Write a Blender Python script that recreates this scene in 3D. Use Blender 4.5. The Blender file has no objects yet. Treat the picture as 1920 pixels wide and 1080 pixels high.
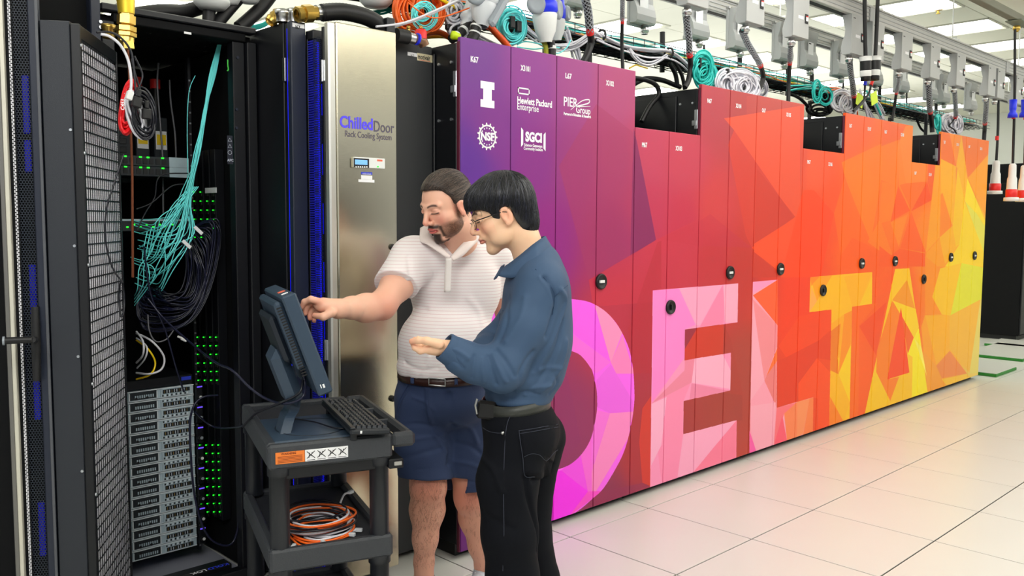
import bpy, bmesh, math, random
import numpy as np
from mathutils import Vector, Matrix
random.seed(4); rng = np.random.default_rng(7)
SC = bpy.context.scene; COL = SC.collection
PI = math.pi
# ------------------------------------------------------------------ camera
F = 1629.08; YAW = 0.76789; PITCH = 0.07714; ROLL = 0.00474; CAMP = np.array([0.0, -2.85368, 1.50481])
_cy, _sy, _cp, _sp = math.cos(YAW), math.sin(YAW), math.cos(PITCH), math.sin(PITCH)
_f = np.array([_sy*_cp, _cy*_cp, -_sp]); _r0 = np.array([_cy, -_sy, 0.0]); _u0 = np.cross(_r0, _f)
_r = math.cos(ROLL)*_r0 + math.sin(ROLL)*_u0; _u = -math.sin(ROLL)*_r0 + math.cos(ROLL)*_u0
cam = bpy.data.cameras.new('camera'); co = bpy.data.objects.new('camera', cam); COL.objects.link(co)
cam.sensor_width = 36; cam.lens = 36*F/1920; cam.clip_start = 0.05; cam.clip_end = 200
co.matrix_world = Matrix(((_r[0], _u[0], -_f[0], CAMP[0]), (_r[1], _u[1], -_f[1], CAMP[1]), (_r[2], _u[2], -_f[2], CAMP[2]), (0, 0, 0, 1)))
SC.camera = co
# ------------------------------------------------------------------ world, exposure
wd = bpy.data.worlds.new('world'); SC.world = wd; wd.use_nodes = True
wd.node_tree.nodes['Background'].inputs[0].default_value = (0.93, 0.97, 1.0, 1)
wd.node_tree.nodes['Background'].inputs[1].default_value = 1.0
vs = SC.view_settings; vs.view_transform = 'Standard'; vs.look = 'None'; vs.gamma = 1; vs.exposure = -0.8; vs.use_curve_mapping = False
def area(name, loc, tgt, sx, sy, power, col=(1, 1, 1)):
    l = bpy.data.lights.new(name, 'AREA'); l.shape = 'RECTANGLE'; l.size = sx; l.size_y = sy; l.energy = power; l.color = col
    o = bpy.data.objects.new(name, l); COL.objects.link(o); o.location = loc
    o.rotation_euler = (Vector(tgt)-Vector(loc)).to_track_quat('-Z', 'Y').to_euler(); return o
CEIL = 3.45
# the rows of ceiling lamps over the aisle the photographer stands in; the two upward fills are added
area('aisle_ceiling_light', (3.0, -2.6, CEIL-0.1), (2.2, -2.0, 0), 7.5, 1.2, 150, (1, 0.98, 0.94))
area('aisle_ceiling_light', (-0.6, -2.9, CEIL-0.1), (1.6, 0.0, 1.2), 2.4, 1.2, 190, (1, 0.99, 0.96))
area('added_ceiling_fill', (6.0, 3.2, 2.45), (6.0, 3.2, 5), 14.0, 4.0, 300, (1, 1, .97))  # added fill aimed up to brighten the ceiling, not a fixture of the room
area('added_ceiling_fill', (7.0, -3.6, 2.9), (7.0, -3.6, 5), 14.0, 1.6, 160, (1, 1, .97))  # second added upward fill, brightens the ceiling on the aisle side
area('aisle_ceiling_light', (9.5, -1.8, CEIL-0.1), (9.5, -1.6, 0), 8.0, 1.2, 70, (1, 0.97, 0.92))
# ------------------------------------------------------------------ helpers
def lin(c): return tuple((x/255/12.92 if x/255 <= .04045 else ((x/255+.055)/1.055)**2.4) for x in c)
def P2W(px, py, Y=None, X=None, Z=None, D=None):
    """a photo pixel carried into the room: onto the plane y=Y, x=X, z=Z, or to the distance D along the view axis"""
    d = _f + (px-960)/F*_r - (py-540)/F*_u
    if Y is not None: t = (Y-CAMP[1])/d[1]
    elif X is not None: t = (X-CAMP[0])/d[0]
    elif Z is not None: t = (Z-CAMP[2])/d[2]
    else: t = D
    return CAMP + t*d
def W2P(p):
    d = np.asarray(p, float)-CAMP; z = d@_f
    return 960+F*(d@_r)/z, 540-F*(d@_u)/z, z
MATS = {}
def mat(name, c, rough=.5, metal=0., emit=0., bump=0., bscale=60., var=0., vscale=8., spec=None, coat=0., alpha=1., aniso=None, tint=None, attr=None, trans=0.):
    if name in MATS: return MATS[name]
    m = bpy.data.materials.new(name); m.use_nodes = True; N = m.node_tree.nodes; L = m.node_tree.links
    b = N['Principled BSDF']; col = (*lin(c), 1)
    b.inputs['Base Color'].default_value = col; b.inputs['Roughness'].default_value = rough; b.inputs['Metallic'].default_value = metal
    if spec is not None: b.inputs['Specular IOR Level'].default_value = spec
    if coat: b.inputs['Coat Weight'].default_value = coat
    if trans: b.inputs['Transmission Weight'].default_value = trans
    if alpha < 1: b.inputs['Alpha'].default_value = alpha
    if emit: b.inputs['Emission Color'].default_value = col; b.inputs['Emission Strength'].default_value = emit
    tc = N.new('ShaderNodeTexCoord')
    if attr:
        a = N.new('ShaderNodeVertexColor'); a.layer_name = attr; L.new(a.outputs['Color'], b.inputs['Base Color'])
    elif var:
        n = N.new('ShaderNodeTexNoise'); n.inputs['Scale'].default_value = vscale; n.inputs['Detail'].default_value = 4
        mp = N.new('ShaderNodeMapRange'); mp.inputs[3].default_value = 1-var; mp.inputs[4].default_value = 1+var
        mx = N.new('ShaderNodeMix'); mx.data_type = 'RGBA'; mx.blend_type = 'MULTIPLY'; mx.inputs[0].default_value = 1
        mx.inputs[6].default_value = col
        L.new(tc.outputs['Object'], n.inputs['Vector']); L.new(n.outputs['Fac'], mp.inputs[0]); L.new(mp.outputs[0], mx.inputs[7]); L.new(mx.outputs[2], b.inputs['Base Color'])
    if bump:
        n2 = N.new('ShaderNodeTexNoise'); n2.inputs['Scale'].default_value = bscale; n2.inputs['Detail'].default_value = 3
        bp = N.new('ShaderNodeBump'); bp.inputs['Strength'].default_value = bump; bp.inputs['Distance'].default_value = 0.01
        if aniso:
            mm = N.new('ShaderNodeMapping'); mm.inputs['Scale'].default_value = aniso; L.new(tc.outputs['Object'], mm.inputs['Vector']); L.new(mm.outputs['Vector'], n2.inputs['Vector'])
        else: L.new(tc.outputs['Object'], n2.inputs['Vector'])
        L.new(n2.outputs['Fac'], bp.inputs['Height']); L.new(bp.outputs['Normal'], b.inputs['Normal'])
    MATS[name] = m; return m
def invm(parent):
    M = Matrix.Identity(4); ch = []
    while parent is not None: ch.append(parent); parent = parent.parent
    for p in reversed(ch): M = M @ (Matrix.Translation(p.location) @ p.rotation_euler.to_matrix().to_4x4())
    return M.inverted()
class MB:
    """collects shapes and links them as ONE mesh object"""
    def __init__(s): s.v = []; s.f = []; s.m = []; s.s = []; s.mats = []
    def add(s, V, Fc, mt, smooth=False):
        if mt not in s.mats: s.mats.append(mt)
        k = s.mats.index(mt); o = len(s.v); s.v.extend([tuple(float(c) for c in q) for q in V])
        for f in Fc: s.f.append([o+i for i in f]); s.m.append(k); s.s.append(smooth)
        return s
    def box(s, a, b, mt, bev=0.0, M=None):
        lo = [min(a[i], b[i]) for i in range(3)]; hi = [max(a[i], b[i]) for i in range(3)]
        bev = min(bev, *[(hi[i]-lo[i])*.49 for i in range(3)])
        if bev <= 0:
            V = [(x, y, z) for x in (lo[0], hi[0]) for y in (lo[1], hi[1]) for z in (lo[2], hi[2])]
            Fc = [(0, 1, 3, 2), (4, 6, 7, 5), (0, 4, 5, 1), (2, 3, 7, 6), (0, 2, 6, 4), (1, 5, 7, 3)]
        else:
            V = []; idx = {}
            for c in [(i, j, k) for i in (0, 1) for j in (0, 1) for k in (0, 1)]:
                for ax in range(3):
                    q = [(hi if c[i] else lo)[i] for i in range(3)]
                    for i in range(3):
                        if i != ax: q[i] += -bev if c[i] else bev
                    idx[c+(ax,)] = len(V); V.append(q)
            Fc = []
            for ax in range(3):
                u, w = [i for i in range(3) if i != ax]
                for sd in (0, 1):
                    def cc(a_, b_):
                        c = [0, 0, 0]; c[ax] = sd; c[u] = a_; c[w] = b_; return tuple(c)
                    Fc.append([idx[cc(*t)+(ax,)] for t in ((0, 0), (1, 0), (1, 1), (0, 1))])
                for a_ in (0, 1):
                    for b_ in (0, 1):
                        c0 = [0, 0, 0]; c1 = [0, 0, 0]; c0[u] = c1[u] = a_; c0[w] = c1[w] = b_; c0[ax] = 0; c1[ax] = 1
                        c0 = tuple(c0); c1 = tuple(c1)
                        Fc.append([idx[c0+(u,)], idx[c1+(u,)], idx[c1+(w,)], idx[c0+(w,)]])
            for c in [(i, j, k) for i in (0, 1) for j in (0, 1) for k in (0, 1)]: Fc.append([idx[c+(0,)], idx[c+(1,)], idx[c+(2,)]])
        if M is not None: V = [tuple(M @ Vector(q)) for q in V]
        return s.add(V, Fc, mt)
    def tube(s, pts, r, mt, n=8, closed=False, cap=True, smooth=True):
        P = np.asarray(pts, float); k = len(P); R = np.full(k, r, float) if np.isscalar(r) else np.asarray(r, float)
        T = (np.roll(P, -1, 0)-np.roll(P, 1, 0)) if closed else np.gradient(P, axis=0)
        T /= np.linalg.norm(T, axis=1)[:, None]+1e-12
        up = np.array([0, 0, 1.0]) if abs(T[0][2]) < .9 else np.array([1.0, 0, 0])
        A = np.cross(T[0], up); A /= np.linalg.norm(A); V = []; ang = np.arange(n)*2*PI/n
        for i in range(k):
            A = A - T[i]*(A@T[i]); A /= np.linalg.norm(A)+1e-12; B = np.cross(T[i], A)
            V.append(P[i]+R[i]*(np.cos(ang)[:, None]*A+np.sin(ang)[:, None]*B))
        V = np.concatenate(V); Fc = []
        for i in range(k if closed else k-1):
            j = (i+1) % k
            for a in range(n): b = (a+1) % n; Fc.append((i*n+a, i*n+b, j*n+b, j*n+a))
        s.add(V, Fc, mt, smooth)
        if cap and not closed: s.add(V[:n], [tuple(range(n))[::-1]], mt); s.add(V[-n:], [tuple(range(n))], mt)
        return s
    def cyl(s, a, b, r, mt, n=16, r2=None, smooth=True):
        a = np.asarray(a, float); b = np.asarray(b, float)
        return s.tube([a, b], [r, r if r2 is None else r2], mt, n, smooth=smooth)
    def lathe(s, c, axis, prof, mt, n=20, smooth=True):
        """prof: (radius, height along axis) pairs"""
        ax = np.array(axis, float); ax /= np.linalg.norm(ax); up = np.array([0, 0, 1.0]) if abs(ax[2]) < .9 else np.array([1.0, 0, 0])
        A = np.cross(ax, up); A /= np.linalg.norm(A); B = np.cross(ax, A); V = []; ang = np.arange(n)*2*PI/n; c = np.asarray(c, float)
        for r, h in prof: V.append(c+ax*h+max(r, 1e-5)*(np.cos(ang)[:, None]*A+np.sin(ang)[:, None]*B))
        Fc = [(i*n+a, i*n+(a+1) % n, (i+1)*n+(a+1) % n, (i+1)*n+a) for i in range(len(prof)-1) for a in range(n)]
        return s.add(np.concatenate(V), Fc, mt, smooth)
    def prism(s, poly, mt, f0, f1):
        """poly in 2-D; f0 and f1 carry a 2-D point to the two faces"""
        n = len(poly); V = [f0(*p) for p in poly]+[f1(*p) for p in poly]
        Fc = [tuple(range(n)), tuple(range(2*n-1, n-1, -1))]+[(i, (i+1) % n, n+(i+1) % n, n+i) for i in range(n)]
        return s.add(V, Fc, mt)
    def build(s, name, parent=None, local=False, normals=True):
        me = bpy.data.meshes.new(name); V = s.v
        if parent is not None and not local:
            M = np.array(invm(parent)); A = np.array(V); V = (A@M[:3, :3].T+M[:3, 3]).tolist()
        me.from_pydata(V, [], s.f)
        for m in s.mats: me.materials.append(m)
        me.polygons.foreach_set('material_index', s.m); me.polygons.foreach_set('use_smooth', s.s)
        if normals:
            bm = bmesh.new(); bm.from_mesh(me); bmesh.ops.recalc_face_normals(bm, faces=bm.faces); bm.to_mesh(me); bm.free()
        o = bpy.data.objects.new(name, me); COL.objects.link(o)
        if parent is not None: o.parent = parent
        return o
def tag(o, label=None, cat=None, group=None, kind=None):
    if label: o['label'] = label
    if cat: o['category'] = cat
    if group: o['group'] = group
    if kind: o['kind'] = kind
    return o
def thing(name, loc, label, cat, group=None, rz=0.0):
    o = bpy.data.objects.new(name, None); COL.objects.link(o); o.location = tuple(loc); o.rotation_euler = (0, 0, rz); o.empty_display_size = .05
    return tag(o, label, cat, group)
def dup(root, loc, rz=None, label=None, group=None):
    def cp(o, par):
        c = o.copy(); COL.objects.link(c); c.parent = par
        for ch in KIDS.get(o.name, [x for x in o.children]): cp(ch, c)
        return c
    r = cp(root, None); r.location = tuple(loc)
    if rz is not None: r.rotation_euler = (0, 0, rz)
    if label: r['label'] = label
    if group: r['group'] = group
    return r
KIDS = {}
def spl(P, k=8, closed=False):
    P = np.asarray(P, float); n = len(P); out = []
    for i in range(n if closed else n-1):
        if closed: a, b, c, d = P[i-1], P[i], P[(i+1) % n], P[(i+2) % n]
        else: a, b, c, d = P[max(i-1, 0)], P[i], P[i+1], P[min(i+2, n-1)]
        for t in np.arange(k)/k:
            out.append(.5*((2*b)+(c-a)*t+(2*a-5*b+4*c-d)*t*t+(3*b-a-3*c+d)*t**3))
    if not closed: out.append(P[-1])
    return np.array(out)
def cable(name, pts, r, mt, label=None, cat='cable', group=None, parent=None, n=6, k=6, closed=False):
    b = MB(); b.tube(spl(pts, k, closed), r, mt, n, closed); o = b.build(name, parent, normals=False)
    if parent is None: tag(o, label, cat, group)
    return o
def text(body, size, o3, ux, uy, mt, parent, align='LEFT', off=0.0, sx=1.0, name='lettering', sp=1.0, fit=None):
    """flat lettering as a thin mesh: o3 origin, ux reading direction, uy up"""
    cu = bpy.data.curves.new(name, 'FONT'); cu.body = body; cu.size = size; cu.align_x = align; cu.offset = off; cu.resolution_u = 3; cu.space_character = sp
    to = bpy.data.objects.new(name+'_src', cu); COL.objects.link(to); dg = bpy.context.evaluated_depsgraph_get(); dg.update()
    me = bpy.data.meshes.new_from_object(to.evaluated_get(dg)); bpy.data.objects.remove(to)
    ux = np.asarray(ux, float); uy = np.asarray(uy, float); o3 = np.asarray(o3, float)
    if fit:
        xs_ = [v.co.x for v in me.vertices]; sx = fit/(max(xs_)-min(xs_)); o3 = o3-ux*(min(xs_)*sx if align == 'LEFT' else 0)
    V = [tuple(o3+ux*v.co.x*sx+uy*v.co.y) for v in me.vertices]; Fc = [tuple(p.vertices) for p in me.polygons]
    b = MB(); b.add(V, Fc, mt); bpy.data.meshes.remove(me)
    return b.build(name, parent, normals=False)
# ------------------------------------------------------------------ shared materials
white_tile = mat('floor_laminate', (214, 214, 207), .30, var=.02, vscale=3, bump=.02, bscale=200, spec=.5)
gap_dark = mat('floor_gap', (60, 56, 50), .9)
black_metal = mat('black_powder_coat', (12, 14, 20), .45, bump=.06, bscale=700)
black_side = mat('black_side_panel', (10, 12, 18), .42, bump=.04, bscale=700)
blue_black = mat('blue_black_frame', (34, 40, 56), .42, bump=.03, bscale=600)
dark_in = mat('rack_inside_black', (4, 5, 8), .75, spec=.25)
black_rub = mat('black_rubber', (16, 16, 18), .5)
black_cable = mat('black_cable_jacket', (18, 20, 30), .35)
white_cable = mat('white_cable_jacket', (228, 228, 236), .45)
teal = mat('teal_fiber_jacket', (40, 200, 190), .4)
cyan = mat('cyan_fiber_jacket', (120, 250, 250), .4)
orange_c = mat('orange_fiber_jacket', (255, 110, 30), .4)
yellow_c = mat('yellow_cable_jacket', (255, 215, 20), .4)
red_p = mat('red_band', (232, 40, 38), .45)
steel = mat('bright_steel', (200, 200, 200), .28, 1.0)
screw_m = mat('screw_steel', (210, 214, 220), .3, .9)
brass = mat('brass', (206, 172, 88), .28, .9, bump=.05, bscale=150)
copper = mat('copper', (190, 105, 70), .35, 1.0)
white_pl = mat('white_plastic', (232, 234, 232), .4)
grey_pl = mat('grey_plastic', (150, 158, 166), .4)
grey_box = mat('grey_busway_paint', (168, 170, 170), .42, .0)
grey_rail = mat('grey_rail_aluminium', (182, 182, 178), .4, .2)
paper = mat('white_label_paper', (240, 240, 242), .6)
ink = mat('black_ink', (20, 20, 22), .6)
white_ink = mat('white_vinyl', (248, 246, 250), .5)
# ================================================================== the setting
T = 0.6096; GX, GY = 3.017, -0.139
fb = MB(); fb.box((-4, -7, -.06), (26, 9, -.035), gap_dark); floor = fb.build('floor'); tag(floor, kind='structure')
tm = MB(); h = T/2-.0033
tm.box((-h, -h, -.005), (h, h, 0), white_tile, .001); tm.box((-h+.001, -h+.001, -.034), (h-.001, h-.001, -.005), gap_dark)
spots = []; rest = []
for i in range(-10, 38):
    for j in range(-14, 12):
        x, y = GX+(i+.5)*T, GY-(j+.5)*T
        px, py, dz = W2P((x, y, 0))
        hid = y > 0.35 and x < 9.2
        ok = dz > .5 and -250 < px < 2120 and py < 1350 and not hid and x < 16.5
        (spots if ok else rest).append((x, y, dz))
spots.sort(key=lambda q: q[2]); rest += spots[290:]; spots = spots[:290]
t0 = tm.build('floor_tile', floor, local=True); t0.location = (*spots[0][:2], 0)
for x, y, _ in spots[1:]:
    c = t0.copy(); COL.objects.link(c); c.parent = floor; c.location = (x, y, 0)
fr = MB()
for x, y, _ in rest: fr.box((x-h, y-h, -.034), (x+h, y+h, 0), white_tile)
tag(fr.build('distant_floor_tiles', floor), kind='stuff')
# ceiling: lay-in tiles 1.22 x 0.61 m with a thin grid
ceil_m = mat('ceiling_tile', (238, 238, 224), .85, bump=.15, bscale=250, var=.02, vscale=2)
grid_m = mat('ceiling_grid', (205, 205, 190), .6)
cb = MB(); cb.box((-4, -7, CEIL+.03), (26, 12, CEIL+.08), ceil_m); ceiling = cb.build('ceiling'); tag(ceiling, kind='structure')
lamp_m = mat('fluorescent_tube', (255, 255, 250), .4, emit=9.0)
refl_m = mat('lamp_reflector', (235, 235, 225), .3, emit=2.2)
troffers = [(8.18+1.2192*i, y0) for i in range(-6, 7) for y0 in (-4.65, -2.5, .07, 2.4, 4.8, 7.2)]
ct = MB(); hx, hy = .3035, .605
ct.box((-hx, -hy, 0), (hx, hy, .015), ceil_m, .003)
lx = [round(t[0], 3) for t in troffers]
cs = []; crest = []
for i in range(-14, 26):
    for j in range(-6, 10):
        x, y = 8.18+.6096*i, .07+.61+1.2192*j
        if any(abs(x-t[0]) < .31 and abs(y-(t[1]+.61)) < .9 and abs(y-(t[1]+.61)) < .62 for t in troffers): continue
        px, py, dz = W2P((x, y, CEIL))
        (cs if dz > 1 and 150 < px < 2050 and -60 < py else crest).append((x, y, dz))
cs.sort(key=lambda q: q[2]); crest += cs[290:]; cs = cs[:290]
c0 = ct.build('ceiling_tile', ceiling, local=True); c0.location = (cs[0][0], cs[0][1], CEIL)
for x, y, _ in cs[1:]:
    c = c0.copy(); COL.objects.link(c); c.parent = ceiling; c.location = (x, y, CEIL)
cr = MB()
for x, y, _ in crest: cr.box((x-hx, y-hy, CEIL), (x+hx, y+hy, CEIL+.015), ceil_m)
tag(cr.build('distant_ceiling_tiles', ceiling), kind='stuff')
# lay-in ceiling lamps
def troffer():
    r = thing('ceiling_light', (0, 0, 0), 'three-tube recessed ceiling light among the pale ceiling tiles', 'ceiling light', 'recessed ceiling lights over the rows')
    b = MB(); b.box((-.29, 0, .0), (-.275, 1.21, .05), grid_m); b.box((.275, 0, 0), (.29, 1.21, .05), grid_m); b.box((-.29, 0, 0), (.29, .015, .05), grid_m); b.box((-.29, 1.195, 0), (.29, 1.21, .05), grid_m)
    b.build('frame', r, local=True)
    b = MB(); b.box((-.275, .015, .04), (.275, 1.195, .05), refl_m); b.build('reflector', r, local=True)
    for x in (-.18, 0, .18):
        b = MB(); b.tube([(x, .04, .022), (x, 1.17, .022)], .03, lamp_m, 8); b.build('tube', r, local=True)
    return r
tr0 = troffer(); first = True
side = {-4.65: 'over the aisle', -2.5: 'over the aisle beside the row', .07: 'above the cabinet row', 2.4: 'behind the cabinet row', 4.8: 'well behind the cabinet row', 7.2: 'far behind the row'}
bpy.context.view_layer.update(); nth = ['first', 'second', 'third', 'fourth', 'fifth', 'sixth', 'seventh', 'eighth', 'ninth', 'tenth', 'eleventh', 'twelfth', 'thirteenth']; xs_l = sorted({t[0] for t in troffers})
for x, y in troffers:
    o = tr0 if first else dup(tr0, (0, 0, 0)); first = False; o.location = (x, y, CEIL-.01)
    o['label'] = 'recessed ceiling light %s, %s cross line counted from the left' % (side[y], nth[xs_l.index(x)])
# far walls
wall_m = mat('wall_paint', (232, 234, 226), .7, var=.01, bump=.03, bscale=120)
for nm, a, b_ in (('wall_right', (17.0, -7, 0), (17.15, 12, CEIL+.02)), ('wall_back', (-4, 11.0, 0), (17.0, 11.15, CEIL+.02))):
    w = MB(); w.box(a, b_, wall_m); tag(w.build(nm), kind='structure')
bb_m = mat('baseboard_vinyl', (70, 70, 72), .5)
w = MB(); w.box((16.98, -7, .001), (17.0, 12, .1), bb_m, .004); tag(w.build('baseboard_right'), kind='structure')
w = MB(); w.box((-4, 10.98, .001), (16.97, 11.0, .1), bb_m, .004); tag(w.build('baseboard_back'), kind='structure')
# lifted floor panels with green edges beyond the end of the row
green = mat('green_panel_edge', (40, 130, 40), .55)
for k, (x, y, w_, lb) in enumerate(((9.25, -.1, .62, 'white floor panel with green edge lying at the end of the row'), (10.5, .02, 1.22, 'white floor panel with green edge, middle one behind the yellow cabinet'), (11.55, .12, .62, 'white floor panel with green edge, farthest one near the black racks'))):
    t = thing('floor_panel', (x+w_/2, y+.3, 0), lb, 'floor panel')
    b = MB(); b.box((x, y, .001), (x+w_, y+.62, .030), green, .003); b.build('edge', t)
    b = MB(); b.box((x+.006, y+.006, .0301), (x+w_-.006, y+.614, .036), white_tile, .002); b.build('panel_top', t)

# the row of black racks across the aisle, behind the photographer; the steel door mirrors it
for k in range(11):
    x = -4.2+k*.9; t = thing('black_rack', (x+.42, -5.6, 0), 'black rack across the aisle behind the photographer, seen only mirrored in the steel door', 'rack', 'racks across the aisle')
    b = MB(); b.box((x, -6.2, .06), (x+.86, -5.02, 2.12), black_side, .006); b.build('body', t); b = MB(); b.box((x+.01, -5.018, .08), (x+.85, -5.0, 2.1), black_metal, .004); b.build('door', t); b = MB(); b.box((x+.02, -6.15, 0), (x+.84, -5.05, .06), black_rub); b.build('plinth', t)
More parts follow.
